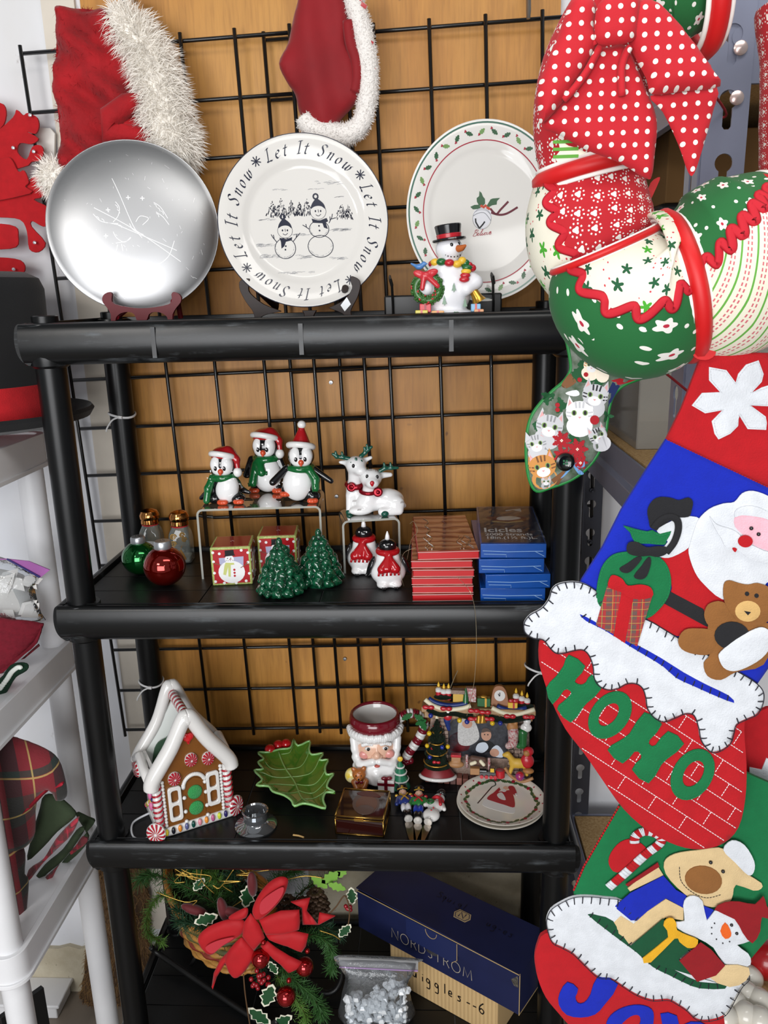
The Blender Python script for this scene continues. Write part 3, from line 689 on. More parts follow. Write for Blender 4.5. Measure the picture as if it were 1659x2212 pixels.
for i in range(34):
    a = 2*PI*i/34+0.05; c = (167*SX*math.cos(a), 167*math.sin(a)); an = a+PI/2+(0.75 if i % 2 else -0.55)
    decal(b, holly_leaf(c, an, 17, 5.2), fnp, 0.5, i % 3 == 0); e = (c[0]+10*math.cos(an), c[1]+10*math.sin(an))
    for d in ((0, 0), (2.2, 1.2), (0.4, 2.8)): decal(b, ell(e[0]+d[0], e[1]+d[1], 1.5, n=8), fnp, 0.6, 2)
part('holly_border', b, [M_gr, M_ltg, M_rd], s_)
pk = lambda L: np.array([(840+0.2411*x-1046, 460-240-0.2411*y) for x, y in L])
b = MB()
for q in [[(795, 725), (815, 740), (830, 770), (850, 790), (855, 830), (830, 860), (800, 850), (780, 820), (775, 790), (795, 770)], [(870, 850), (900, 790), (920, 780), (985, 770), (960, 800), (960, 830), (920, 840), (890, 860)], [(725, 870), (760, 850), (800, 845), (820, 870), (790, 885), (750, 890)]]: decal(b, pk(q), fnp, 0.5, 0)
decal(b, spline(pk([(755, 960), (765, 900), (800, 875), (860, 868), (910, 890), (920, 940), (905, 1000), (860, 1050), (820, 1055), (780, 1020)]), 4), fnp, 0.45, 3)
ribbon(b, spline(pk([(755, 950), (800, 920), (860, 915), (918, 975)]), 6, False), 1.4, fnp, 0.7, 4); ribbon(b, spline(pk([(765, 915), (810, 890), (870, 890), (915, 925)]), 6, False), 1.0, fnp, 0.7, 4)
for q in [[(780, 968), (785, 1000), (822, 1052)], [(866, 988), (850, 1015), (822, 1052)]]: ribbon(b, pk(q), 3.2, fnp, 0.8, 5)
q = pk(ell(838, 965, 84, 92)); ribbon(b, np.vstack([q, q[:1]]), 0.9, fnp, 0.6, 4)
for x, y in [(825, 855), (845, 862), (860, 850), (880, 865), (893, 872)]: decal(b, ell(*pk([(x, y)])[0], 3, n=10), fnp, 0.8, 1)
for q in [[(905, 870), (960, 915), (1000, 870), (1062, 795)], [(915, 905), (990, 918), (1060, 900), (1150, 838)]]: ribbon(b, spline(pk(q), 5, False), 4.4, fnp, 0.6, 2)
part('bell_picture', b, [M_gr, mat('orange_red_print', '#b5432c', 0.3), mat('maroon_print', '#5e1a2a', 0.3), mat('silver_print', '#d5d5da', 0.25), mat('grey_print', '#85868c', 0.3), mat('black_print', '#18181a', 0.3)], s_)
b = MB()
SCR = {'B': [[(.1, .75), (.2, .95), (.32, .98), (.2, .5), (.08, .05)], [(.3, .98), (.6, .9), (.5, .6), (.3, .52), (.58, .45), (.55, .1), (.3, 0), (.1, .05)]], 'e': [[(0, .1), (.2, .28), (.25, .42), (.12, .42), (.1, .1), (.3, .05), (.42, .2)]], 'l': [[(0, .1), (.25, .6), (.3, .95), (.2, .9), (.12, .3), (.2, .02), (.36, .15)]], 'i': [[(0, .15), (.15, .42), (.1, .1), (.2, .02), (.34, .2)]], 'v': [[(0, .3), (.1, .44), (.16, .1), (.3, .1), (.38, .42), (.5, .38)]]}
x = 0
for c, w in zip('Believe', (.62, .36, .3, .3, .36, .42, .4)):
    for st in SCR[c]:
        q = spline(st, 5, False); Q = [(764+62*(x+u+0.25*v)*0.98, 1128-58*v-(x+u)*11) for u, v in q]; ribbon(b, pk(Q), 0.9, fnp, 0.6)
    x += w
ribbon(b, spline(pk([(920, 1090), (932, 1078), (925, 1070), (918, 1080)]), 4, False), 0.9, fnp, 0.6)
part('script_word', b, M_rd, s_, label='small red script word below the bell')
P0 = AY(1065, 682, 0.125); P0[2] = SURF[0]
e_ = thing('plate_easel', 'black strap easel under the oval bell platter', 'easel', P0)
M_bk = mat('black_metal', '#141414', 0.4)
for dx in (0.0, -0.17):
    part('strap', MB().tube([(dx, -0.018, 0.052), (dx-0.002, -0.022, 0.06), (dx-0.004, -0.012, 0.064), (dx-0.001, -0.006, 0.05), (dx, -0.004, 0.02), (dx, -0.002, 0.001)], 0.0065, 8, flat=0.35, up=(1, 0, 0)), M_bk, e_)
part('base_bar', MB().box((-0.085, 0.012, 0.018), (0.1, 0.012, 0.0175)), M_bk, e_, bev=0.003)
part('back_leg', MB().tube([(-0.085, 0.012, 0.03), (-0.085, 0.1, 0.15), (-0.085, 0.13, 0.006)], 0.005, 8), M_bk, e_)

# ------------------------------------------------------------------ porcelain snowman figurine (units: pixels there)
P0 = AY(967, 684, 0.055); P0[2] = SURF[0]; U0 = UNIT(P0)
s_ = thing('snowman_figurine', 'porcelain snowman in black top hat carrying a wreath and gold bell', 'figurine', P0, (0, 0, 0), U0)
M_sn = mat('bisque_white', '#e6e6ea', 0.35, coat=0.15); M_hatb = mat('glazed_black', '#17171a', 0.2, coat=0.3); M_rdg = mat('glazed_red', '#b5202b', 0.3, coat=0.2); M_gng = mat('glazed_green', '#20602f', 0.25, coat=0.3); M_yel = mat('glazed_yellow', '#e0b53a', 0.3)
part('body', BL([('e', (0, 0, 52), (50, 44, 54)), ('e', (0, 0, 8), (58, 50, 9)), ('e', (4, -4, 138), (29, 27, 26)), ('e', (0, 0, 95), (40, 34, 26)), ('c', (32, -8, 92), (58, -18, 70), 15, 14), ('c', (58, -18, 70), (38, -34, 56), 14, 13), ('c', (-34, -14, 86), (-46, -34, 62), 14, 17)], 9, 56), M_sn, s_, smooth=180)
h = part('top_hat', MB().lathe([(0, 30), (27, 30), (28.5, 28), (24, 0), (34, -3), (36, -1), (35, 2), (24.5, 3)], 32, M=Matrix.Translation((4, -3, 158)) @ Matrix.Rotation(R(-6), 4, 'Y')), M_hatb, s_)
part('hat_band', MB().lathe([(25, 0), (26, 1), (26.8, 8), (26, 9)], 32, M=Matrix.Translation((4, -3, 160.5)) @ Matrix.Rotation(R(-6), 4, 'Y')), M_rdg, h)
part('carrot_nose', MB().tube([(22, -28, 138), (30, -38, 139), (36, -46, 143)], [7.5, 6, 2.5], 10), mat('carrot', '#b8622f', 0.4), s_)
b = MB()
for x, y, z, r in [(8, -31, 146, 3.6), (23, -22, 148, 3.2)]: b.sph((x, y+2, z), (r, 2, r*1.2), 10)
for i in range(7): a = R(-165+i*20); b.sph((12+20*math.cos(a), -27.5+abs(i-3)*0.9, 133+11*math.sin(a)), 1.5, 8)
part('eyes_and_mouth', b, M_hatb, s_)
sc1 = MB(); cols = []
for i in range(12):
    a = 2*PI*i/12; sc1.sph((3+33*math.cos(a), -2+30*math.sin(a), 110+3*math.sin(a*2)), (11, 10, 8), 10, mi=(0, 1, 2)[i % 3])
for i, z in enumerate((100, 92, 84, 76)): sc1.sph((40-i*2, -33-i*1.5, z), (11, 5, 6), 10, mi=(2, 1, 0, 0)[i])
for i in range(4): sc1.sph((30+i*7, -30+i*3, 114-i*5), (9, 7, 8), 10, mi=(1, 2, 0, 0)[i])
part('scarf', sc1, [M_rdg, M_yel, M_gng], s_, label='red, yellow and green striped scarf', smooth=180)
w = MB(); rs = random.Random(9)
for i in range(260):
    a = rs.uniform(0, 2*PI); q = rs.uniform(0, 2*PI); r = 9
    w.sph((-43+(25+r*math.cos(q))*math.cos(a), -44+r*0.8*math.sin(q), 60+(25+r*math.cos(q))*math.sin(a)), (3.6, 2, 2), 6, mi=0 if i % 9 else 1, rot=(0, -math.degrees(a)+90+rs.uniform(-40, 40), 0))
w.tube([(-43+25*math.cos(a), -44, 60+25*math.sin(a)) for a in np.arange(24)*2*PI/24], 8, 8, closed=True)
part('wreath', w, [mat('glazed_wreath_green', '#3c6b31', 0.3, var=0.3, vs=0.15), M_rdg], s_, smooth=180)
part('wreath_bow', BL([('e', (-58, -52, 88), (15, 5, 8), (0, 20, 0)), ('e', (-35, -52, 90), (15, 5, 8), (0, -20, 0)), ('e', (-47, -55, 87), (6, 5, 6)), ('c', (-50, -54, 84), (-54, -54, 60), 6, 5), ('c', (-43, -54, 84), (-22, -53, 64), 6, 5)], 4, 36), mat('glazed_coral_red', '#c03038', 0.3, coat=0.2), s_, smooth=180)
part('bluebird', BL([('e', (-58, -46, 104), (9, 6, 6), (0, -15, 0)), ('e', (-50, -48, 109), (5, 4.5, 5)), ('c', (-64, -46, 104), (-76, -44, 110), 4, 2), ('c', (-46, -50, 109), (-42, -52, 109), 2, .6)], 3, 32), mat('glazed_blue', '#4a7bb5', 0.3), s_, smooth=180)
part('gold_bell', MB().lathe([(0, 30), (5, 29), (9, 23), (11, 10), (15, 2), (16, 0), (14, 0), (10, 4), (0, 6)], 24, M=Matrix.Translation((66, -26, 30)) @ Matrix.Rotation(R(-28), 4, 'Y')), mat('gold_glaze', '#c99a3e', 0.25, 0.9), s_)
b = MB()
for x, z, L in [(12, 62, 16), (-8, 36, 18), (36, 30, 18), (50, 54, 16)]:
    y = -44*math.sqrt(max(0.02, 1-(x/52)**2-((z-52)/56)**2))-1.2; b.sheet([(x-5, z-L/2), (x-1, z-L/2), (x-1, z-L/2-3), (x+1, z-L/2-3), (x+1, z-L/2), (x+5, z-L/2), (x+2, z), (x+3, z), (x, z+L/2), (x-3, z), (x-2, z)], lambda u, v, d: (u, y-d, v), 1.0)
part('painted_firs', b, M_gng, s_)
for nm, c, h_, cl in [('gift', (-48, -38, 20), (12, 10, 9), '#c0303a'), ('gift', (-56, -46, 8), (13, 10, 8), '#cdc04f'), ('gift', (-22, -50, 7), (13, 9, 7), '#dfa565'), ('gift', (58, -36, 18), (10, 9, 8), '#7fb2d6'), ('gift', (64, -44, 8), (10, 9, 7), '#e2a477')]:
    g = part(nm, MB().box(c, h_), mat('gift_'+cl[1:], cl, 0.35), s_, bev=1.5); part('ribbon', MB().box(c, (2.2, h_[1]+.6, h_[2]+.6)), mat('gift_ribbon_'+cl[1:], '#c9605a' if cl != '#c0303a' else '#8f1a26', 0.35), g)
b = MB(); b.sheet(holly_leaf((12, 6), 0.4, 22, 6), lambda u, v, d: (u, -52-d, v), 3); b.sheet(holly_leaf((-4, 4), 2.6, 18, 5), lambda u, v, d: (u, -52-d, v), 3); part('holly_sprig', b, M_gng, s_)

# ================================================================== things hanging on the wall
def fur_hat(root, P0, fn, outline, Uq): pass
cr = crop(0, 0, 0.3376); HY = 0.30
P0 = AY(270, 200, HY); U0 = UNIT(P0); f_ = pxf(P0, HY)
s_ = thing('santa_hat', 'fluffy red plush Santa hat with long white fur trim hung above the silver plate', 'hat', P0)
q = spline(cr([(390, 60), (480, 55), (600, 62), (700, 75), (765, 150), (850, 330), (900, 460), (962, 580), (955, 660), (1030, 790), (1075, 890), (1060, 1000), (900, 1100), (600, 1120), (412, 1090), (400, 1000), (385, 850), (362, 600), (360, 300), (375, 120)]), 4)
b = MB().sheet(q, f_, 6, h=34, w=60, step=9, back=8); rs = np.random.default_rng(2)
for i, v in enumerate(b.v):
    fx = 0.012*np.sin(v[:, 0]*70+v[:, 2]*45)+0.006*np.sin(v[:, 2]*120+v[:, 0]*60); b.v[i] = v+np.column_stack([0*fx, fx*(np.arange(len(v)) < len(v)//2), 0*fx])
o = part('crown', b, M_red_plush, s_, smooth=180); part('plush_pile', fuzz(b, 9000, 0.011, 0.0006, 0.35, 3), M_red_plush, o, smooth=0, kind='stuff')
fold = MB().tube([f_(x, y, d) for x, y, d in [(325, 215, 40), (295, 235, 52), (260, 265, 54), (255, 295, 48), (300, 300, 46), (345, 300, 40)]], [0.008, 0.018, 0.022, 0.022, 0.018, 0.01], 12); part('fold', fold, M_red_plush, s_, smooth=180); 
path = [f_(x, y, 26) for x, y in spline(cr([(745, 95), (850, 190), (930, 300), (1000, 430), (1050, 600), (1085, 760), (1130, 900), (1140, 1010), (1090, 1100)]), 4, False)]
t = MB().tube(path, np.interp(np.linspace(0, 1, len(path)), [0, .15, .5, .8, 1], [0.010, 0.027, 0.034, 0.036, 0.02]), 14); o = part('fur_trim', t, M_white_fur, s_, smooth=180)
part('fur_pile', fuzz(t, 9000, 0.03, 0.0009, 0.25, 4, 0.5), M_white_fur, o, smooth=0, kind='stuff')
t = MB().sph(f_(128, 385, 10), 0.028, 16); o = part('pom_pom', t, M_white_fur, s_, smooth=180); part('fur_pile', fuzz(t, 1500, 0.022, 0.0008, 0.2, 5), M_white_fur, o, smooth=0, kind='stuff')
M_chr = mat('chrome', '#c9c9cc', 0.18, 1.0)
P1 = AY(268, -10, 0.29)
o = part('wall_peg', MB().tube([(0, 0.06, 0.01), (0, 0.0, 0.01), (0, -0.004, 0.0), (0, -0.004, -0.032)], 0.0065, 10), M_chr, None); o.location = P1; tag(o, 'grey metal peg above the fluffy Santa hat', 'hook')
# velvet hat
c4 = crop(560, 0, 0.41); HY = 0.29; P0 = AY(700, 140, HY); f_ = pxf(P0, HY)
s_ = thing('santa_hat', 'smooth red velvet Santa hat with short white trim above the lettered plate', 'hat', P0)
q = spline(c4([(225, -60), (330, -90), (430, -60), (470, 60), (472, 150), (466, 240), (510, 330), (530, 430), (530, 520), (500, 560), (430, 630), (400, 690), (310, 690), (220, 610), (190, 500), (150, 440), (108, 340), (150, 230), (180, 100), (205, 20)]), 4)
b = MB().sheet(q, f_, 5, h=30, w=48, step=8, back=6)
for i, v in enumerate(b.v):
    fx = 0.005*np.sin(v[:, 0]*90+v[:, 2]*14); b.v[i] = v+np.column_stack([0*fx, fx, 0*fx])
part('crown', b, M_velvet, s_, smooth=180)
part('fold', MB().tube([f_(x, y, 24) for x, y in spline(c4([(472, 130), (485, 240), (512, 330), (520, 420), (505, 500)]), 4, False)], 0.010, 10), M_velvet, s_, smooth=180)
path = [f_(x, y, 16) for x, y in spline(c4([(480, -70), (500, 20), (540, 150), (562, 260), (575, 350), (578, 450), (568, 560), (540, 660), (480, 712), (410, 722), (330, 708), (270, 670), (238, 625)]), 4, False)]
t = MB().tube(path, np.interp(np.linspace(0, 1, len(path)), [0, .2, .6, .8, 1], [0.016, 0.018, 0.017, 0.022, 0.015]), 14); o = part('trim', t, M_plush_w, s_, smooth=180); part('trim_pile', fuzz(t, 4500, 0.006, 0.0005, 0.1, 8), M_plush_w, o, smooth=0, kind='stuff')
for x, y in [(545, 55), (566, 200), (580, 245), (588, 440), (590, 380), (525, 20)]:
    p = c4([(x, y)])[0]; part('ribbon_bit', MB().box(f_(p[0]+4, p[1], 30), (0.005, 0.002, 0.003), rot=(0, 30, 20)), M_rdg, s_)
P1 = AY(1141, 5, 0.335)
o = part('grid_hook', MB().tube([(0.001, 0.018, 0.03), (0, 0.0, 0.022), (0, -0.008, -0.016), (0, -0.006, -0.028)], [0.008, 0.011, 0.011, 0.008], 10, flat=0.4, up=(1, 0, 0)), mat('grey_metal', '#8b8680', 0.35, 0.7), None); o.location = P1; tag(o, 'grey metal hook on the wire grid left of the wreath bow', 'hook')

# ------------------------------------------------------------------ red felt snowflake garland with rhinestones
M_felt_r = mat('red_felt', '#b3141c', 0.95, sheen=0.05, var=0.15, vs=60, bump=0.5, bs=500, dist=0.001)
Y = 0.345; P0 = AY(40, 430, Y); f_ = pxf(P0, Y)
s_ = thing('snowflake_decoration', 'layered red felt snowflake with rhinestones hanging at the left edge', 'decoration', P0)
L1 = [[(-60, 225), (0, 222), (15, 240), (10, 270), (-10, 290), (30, 255), (38, 238), (52, 250), (62, 245), (82, 255), (86, 275), (78, 290), (60, 285), (85, 300), (70, 312), (45, 310), (40, 330), (60, 345), (72, 318), (90, 315), (96, 330), (88, 348), (70, 350), (50, 362), (-60, 372)],
      [(-60, 380), (10, 345), (30, 345), (45, 372), (58, 370), (68, 395), (60, 405), (70, 420), (-60, 440)],
      [(-60, 445), (40, 424), (70, 385), (95, 385), (105, 400), (95, 425), (75, 432), (108, 450), (108, 480), (95, 490), (72, 478), (70, 490), (100, 525), (85, 545), (65, 538), (60, 500), (45, 475), (0, 470), (-60, 470)],
      [(-60, 540), (-10, 488), (38, 490), (45, 510), (40, 535), (-10, 540)], [(-60, 560), (0, 556), (45, 562), (56, 580), (40, 592), (-60, 592)]]
for i, q in enumerate(L1): part('felt_layer', MB().sheet(spline(np.array(q), 3), lambda u, v, d: f_(u, v, d+i % 2*8), 5), M_felt_r, s_, bev=0.0008)
M_gem = mat('rhinestone', '#dfe3ea', 0.05, 0.6)
for x, y in [(72, 252), (36, 322), (80, 330), (90, 400), (82, 525), (37, 582)]:
    P = f_(x, y, 15); part('rhinestone', MB().lathe([(0.0035, 0), (0.003, 0.002), (0, 0.003)], 8, M=Matrix.Translation(P) @ Matrix.Rotation(PI/2, 4, 'X')), M_gem, s_, smooth=0)
o = part('wall_card', MB().sheet([(78, 278), (112, 278), (122, 290), (120, 360), (82, 362)], pxf(AY(100, 320, 0.385), 0.385), 8), mat('card_white', '#e6e2da', 0.6), None, bev=0.001); o.location = AY(100, 320, 0.385); tag(o, 'small cream block on the wall between felt snowflake and hat', 'block')

# ------------------------------------------------------------------ black felt top hat on the white shelf
s_ = thing('top_hat', 'tall black felt top hat with a red band on the white shelf', 'hat', (-0.178, 0.15, 1.5145), (0, 0, 0), 1.05)
M_bf = mat('black_felt', '#0c0c0e', 0.95, sheen=0.15, var=0.3, vs=20, bump=0.5, bs=300, dist=0.001)
part('crown', MB().lathe([(0.148, 0.03), (0.143, 0.08), (0.135, 0.17), (0.137, 0.25), (0.130, 0.268), (0.11, 0.278), (0, 0.283)], 48, sx=1, sy=1), M_bf, s_)
part('band', MB().lathe([(0.150, 0.028), (0.1485, 0.05), (0.1445, 0.094), (0.143, 0.094)], 48), M_felt_r, s_)
part('brim', MB().lathe([(0.12, 0.024), (0.15, 0.02), (0.19, 0.03), (0.198, 0.042), (0.194, 0.048), (0.18, 0.036), (0.15, 0.030), (0.12, 0.03)], 48, sx=1.0, sy=0.95, cap0=False, cap1=False), M_bf, s_)

# ================================================================== second shelf
Z2 = SURF[1]
def font_geo(txt, size, shear=0.0, offset=0.0):
    cu = bpy.data.curves.new('t', 'FONT'); cu.body = txt; cu.size = size; cu.shear = shear; cu.offset = offset
    o = bpy.data.objects.new('t', cu); C.objects.link(o); ev = o.evaluated_get(bpy.context.evaluated_depsgraph_get()); me = ev.to_mesh()
    v = np.array([tuple(q.co) for q in me.vertices]); f = [tuple(p.vertices) for p in me.polygons]; ev.to_mesh_clear(); bpy.data.objects.remove(o); bpy.data.curves.remove(cu)
    return v, f
M_acr = thin_clear('clear_acrylic', '#f1f3ee', 0.9, 0.02, 0.03); M_acre = thin_clear('acrylic_edge', '#dfe3da', 1.0, 0.1, 0.45)
def riser(label, x0, y0, yaw, w, dep, hgt):
    t = thing('acrylic_riser', label, 'riser', (x0, y0, Z2), (0, 0, yaw), 1.0); th = 0.004; r = 0.012
    def arc(cx, cz, rr, a0, a1): return [(cx+rr*math.cos(R(a)), cz+rr*math.sin(R(a))) for a in np.linspace(a0, a1, 7)]
    out = [(0, 0)]+arc(r, hgt-r, r, 180, 90)+arc(w-r, hgt-r, r, 90, 0)+[(w, 0), (w-th, 0)]+arc(w-r, hgt-r, r-th, 0, 90)+arc(r, hgt-r, r-th, 90, 180)+[(th, 0)]
    n = len(out); v = [(a, y, b) for y in (0, dep) for a, b in out]
    h_ = n//2; caps = [tuple(q) for i in range(h_-1) for q in ((i, i+1, n-2-i, n-1-i), (n+n-1-i, n+n-2-i, n+i+1, n+i))]
    part('bent_sheet', MB().add(v, [(i, n+i, n+(i+1) % n, (i+1) % n) for i in range(n)]), M_acr, t, smooth=30)
    for e_, c_ in ((0, caps[0::2]), (n, caps[1::2])): part('cut_edge', MB().add(v[e_:e_+n], [tuple(i-e_ for i in q) for q in c_]), M_acre, t, smooth=0)
    return t
riser('large clear acrylic riser under the three penguins', 0.215, 0.152, 4, 0.235, 0.135, 0.139)
riser('small clear acrylic riser under the white reindeer', 0.487, 0.178, 10, 0.112, 0.085, 0.106)

# ------------------------------------------------------------------ glazed materials
M_pb = mat('penguin_black', '#121214', 0.1, coat=0.6); M_pw = mat('ceramic_white', '#ececec', 0.15, coat=0.5); M_or = mat('ceramic_orange', '#cf4f2e', 0.2, coat=0.4)
M_sg = mat('scarf_green', '#12602f', 0.15, coat=0.5); M_hr = mat('hat_red', '#a81a20', 0.15, coat=0.5); M_cw = mat('cap_white', '#ecebe9', 0.3, coat=0.2)
def speckle(b, pts): 
    for p in pts: b.sph(p, 1.0, 6)
def penguin(label, P, U, yaw, kind):
    t = thing('penguin_figurine', label, 'figurine', P, (0, 0, yaw), U, 'ceramic penguins on the acrylic riser')
    k = {'sit': 0, 'stand': 1, 'wave': 2}[kind]
    if k == 0:
        body = [('e', (4, 4, 32), (34, 30, 32)), ('e', (-6, 0, 52), (26, 24, 26)), ('e', (-20, -8, 12), (22, 20, 13)), ('e', (34, -14, 12), (16, 16, 12)), ('c', (-28, 8, 30), (-62, 14, 5), 12, 5), ('c', (30, 16, 26), (52, 14, 18), 9, 4)]
        belly = [('e', (10, -13, 34), (26, 21, 34), (0, 14, 0))]; hd = np.array([2, -2, 86]); hr_ = 29; feet = [(2, -33, 6), (38, -30, 7)]
    elif k == 1:
        body = [('e', (0, 0, 42), (40, 32, 46)), ('e', (0, 2, 70), (30, 26, 26)), ('c', (-32, -4, 74), (-45, -10, 40), 9, 8), ('c', (32, -4, 74), (46, -8, 44), 9, 7), ('e', (-24, -8, 10), (14, 14, 10)), ('e', (26, -8, 10), (14, 14, 10))]
        belly = [('e', (3, -11, 43), (34, 25, 42))]; hd = np.array([2, -2, 104]); hr_ = 31; feet = [(-26, -24, 6), (28, -24, 6)]
    else:
        body = [('e', (2, 2, 42), (38, 32, 42)), ('e', (4, 2, 68), (28, 24, 26)), ('c', (-26, -8, 76), (-56, -22, 50), 9, 8), ('c', (34, -4, 72), (72, -10, 46), 9, 6), ('e', (30, -8, 14), (18, 18, 14)), ('e', (-26, -6, 26), (14, 14, 16))]
        belly = [('e', (-2, -11, 44), (33, 25, 40), (0, 8, 0))]; hd = np.array([8, -2, 104]); hr_ = 29; feet = [(30, -28, 6), (-30, -24, 22)]
    part('body', BL(body+[('e', tuple(hd), (hr_, hr_*.92, hr_*.95))], 6, 58), M_pb, t, smooth=180)
    part('belly', BL(belly, 1, 30), M_pw, t, smooth=180)
    x, y, z = hd
    part('face', BL([('e', (x-11, y-14, z+3), (14.5, 15, 19)), ('e', (x+12, y-14, z+3), (14.5, 15, 19)), ('e', (x, y-14, z-10), (22, 14, 13))], 4, 36), M_pw, t, smooth=180)
    part('beak', BL([('e', (x+1, y-27, z-10), (6.5, 6, 6.5)), ('c', (x+1, y-29, z-10), (x+1, y-31, z-16), 4.5, 2.5)], 2, 22), M_or, t, smooth=180)
    e = MB()
    for sx in (-1, 1):
        e.sph((x+sx*10, y-28.5, z-3), (3.8, 2.6, 5.4), 10)
        for a in (-1, 0, 1): e.tube([(x+sx*12.5, y-28, z), (x+sx*17, y-26, z+1+a*2.5)], 0.5, 5)
    ey = part('eyes', e, M_pb, t, smooth=180); g = MB()
    for sx in (-1, 1): g.sph((x+sx*10-1, y-30.8, z-1), 1.4, 8)
    part('eye_glints', g, M_pw, ey)
    for q in feet: part('foot', BL([('e', (q[0]-6, q[1]+4, q[2]), (6.5, 8, 6)), ('e', (q[0], q[1]+2, q[2]), (6.5, 8, 6)), ('e', (q[0]+6, q[1]+4, q[2]), (6.5, 8, 6))], 2, 24), M_or, t, smooth=180)
    part('scarf', BL([('t', (x*0.7, 0, z-27), 24, 8.5), ]+({0: [('c', (-22, -12, z-30), (-30, -24, z-50), 9, 9), ('c', (-30, -24, z-50), (-34, -30, 10), 8, 8)], 1: [('c', (-8, -26, z-30), (0, -38, z-52), 10, 10), ('c', (-16, -26, z-36), (-22, -37, z-76), 9, 10)], 2: [('c', (24, -18, z-28), (38, -24, z-50), 9, 10), ('c', (38, -24, z-50), (38, -30, z-68), 9, 9)]}[k]), 5, 46), M_sg, t, smooth=180)
    fr = MB()
    tips = {0: [], 1: [(-6+i*4.4, -41, z-58) for i in range(5)]+[(-30+i*4.4, -41, z-84) for i in range(4)], 2: [(33+i*4, -33, z-76) for i in range(3)]}[k]
    for q in tips: fr.tube([(q[0]-1, q[1]+2, q[2]+8), q], [3, 1.8], 6)
    if tips: part('scarf_fringe', fr, M_sg, t, smooth=180)
    if k < 2:
        hat = part('santa_cap', BL([('e', (x, y+6, z+22), (hr_*.98, hr_*.95, 18)), ('c', (x+12, y+2, z+30), (x+30, y, z+12), 12, 8), ('c', (x+30, y, z+12), (x+33, y-4, z-8), 8, 6)], 6, 40), M_hr, t, smooth=180)
        part('cap_brim', BL([('t', (x-1, y+2, z+20), hr_-4, 6.5, (-18, 8, 0))], 1, 40), M_cw, hat, smooth=180); part('pom_pom', BL([('e', (x+33, y-6, z-16), (10, 10, 11))], 1, 16), M_cw, hat, smooth=180)
    else:
        hat = part('santa_cap', BL([('c', (x, y+7, z+20), (x+3, y+7, z+58), 24, 7)], 3, 40), M_hr, t, smooth=180)
        part('cap_brim', BL([('t', (x, y+4, z+21), hr_-3, 7, (-16, 6, 0))], 1, 40), M_cw, hat, smooth=180); part('pom_pom', BL([('e', (x+4, y+7, z+68), (9.5, 9.5, 9))], 1, 16), M_cw, hat, smooth=180)
    s2 = MB(); rr = random.Random(k)
    for i in range(26):
        a = rr.choice([rr.uniform(-3.0, -2.2), rr.uniform(-1.0, -0.1)]); zz_ = rr.uniform(15, 75); s2.sph((41*math.cos(a)*(0.9 if zz_ < 60 else .7), 33*math.sin(a)*(0.95 if zz_ < 60 else .8), zz_), 1.5, 6)
    part('white_specks', s2, M_pw, t, kind='stuff')
    return t
ZR = Z2+0.139
penguin('sitting ceramic penguin with a drooping red cap, leftmost on the acrylic riser', AZ(482, 1090, ZR)+np.array([0, .022, 0]), 0.00086, -4, 'sit')
penguin('tall standing ceramic penguin with tasselled green scarf, middle one on the riser', AZ(580, 1060, ZR)+np.array([0, -.004, 0]), 0.00090, -6, 'stand')
penguin('ceramic penguin with outstretched wings and a pointed red cap', AZ(645, 1088, ZR)+np.array([0, .02, 0]), 0.00086, 4, 'wave')

# ------------------------------------------------------------------ reindeer pair
P = AZ(803, 1117, Z2+0.106)+np.array([0, 0.03, 0]); 
t = thing('reindeer_figurine', 'white ceramic pair of cuddling reindeer with green antlers', 'figurine', P, (0, 0, 6), 0.00087)
part('lying_deer', BL([('e', (32, 4, 28), (40, 26, 27)), ('e', (-10, 0, 26), (28, 22, 24)), ('e', (-28, -14, 11), (26, 14, 11)), ('e', (50, -14, 22), (22, 16, 20)), ('c', (20, -26, 9), (58, -22, 9), 9, 10), ('c', (58, 4, 14), (70, -4, 16), 8, 6),
     ('c', (-8, -4, 40), (-4, -10, 74), 17, 14), ('e', (-2, -14, 84), (24, 21, 21)), ('e', (0, -32, 77), (15, 15, 12)), ('c', (-22, -6, 92), (-42, 0, 104), 8, 4), ('c', (18, -6, 88), (42, -4, 88), 8, 5)], 7, 70), M_pw, t, smooth=180)
part('standing_deer', BL([('e', (-38, 16, 50), (20, 18, 30)), ('c', (-38, 14, 60), (-36, 6, 100), 15, 16), ('e', (-34, 2, 112), (23, 22, 20)), ('e', (-24, -14, 102), (14, 14, 12)), ('c', (-50, 6, 116), (-68, 8, 118), 7, 4), ('c', (-16, 8, 120), (0, 8, 126), 6, 4), ('c', (-50, 8, 40), (-52, 4, 6), 9, 8), ('c', (-32, 4, 40), (-34, -2, 8), 9, 8)], 7, 60), M_pw, t, smooth=180)
M_ant = mat('antler_green', '#175243', 0.2, coat=0.4)
for nm, a in [('antler', [(-12, -8, 102), (-20, -10, 112), (-32, -12, 118), (-44, -12, 120)]), ('antler', [(18, -8, 98), (30, -8, 104), (44, -8, 104), (58, -8, 104)]), ('antler', [(-48, 2, 126), (-62, 2, 130), (-76, 2, 132), (-84, 2, 138)]), ('antler', [(-22, 6, 130), (-12, 8, 138), (-6, 8, 144), (2, 8, 150)])]:
    a = [as3(q) for q in a]; pr = [('c', a[i], a[i+1], 5-.6*i, 4.4-.6*i) for i in range(3)]
    for q in (1, 2): pr.append(('c', a[q], a[q]+as3((-2, 0, 11)), 4, 2.6))
    part(nm, BL(pr, 2.5, 34), M_ant, t, smooth=180)
part('nose', BL([('e', (-1, -46, 80), (5, 4, 5)), ('e', (-1, -46, 76), (3, 3, 4))], 2, 14), mat('nose_red', '#b8202a', 0.15, coat=0.5), t, smooth=180)
e = MB()
for q in [(-11, -32, 92), (11, -32, 90)]: e.sph(q, (3.4, 2.5, 4.6), 10)
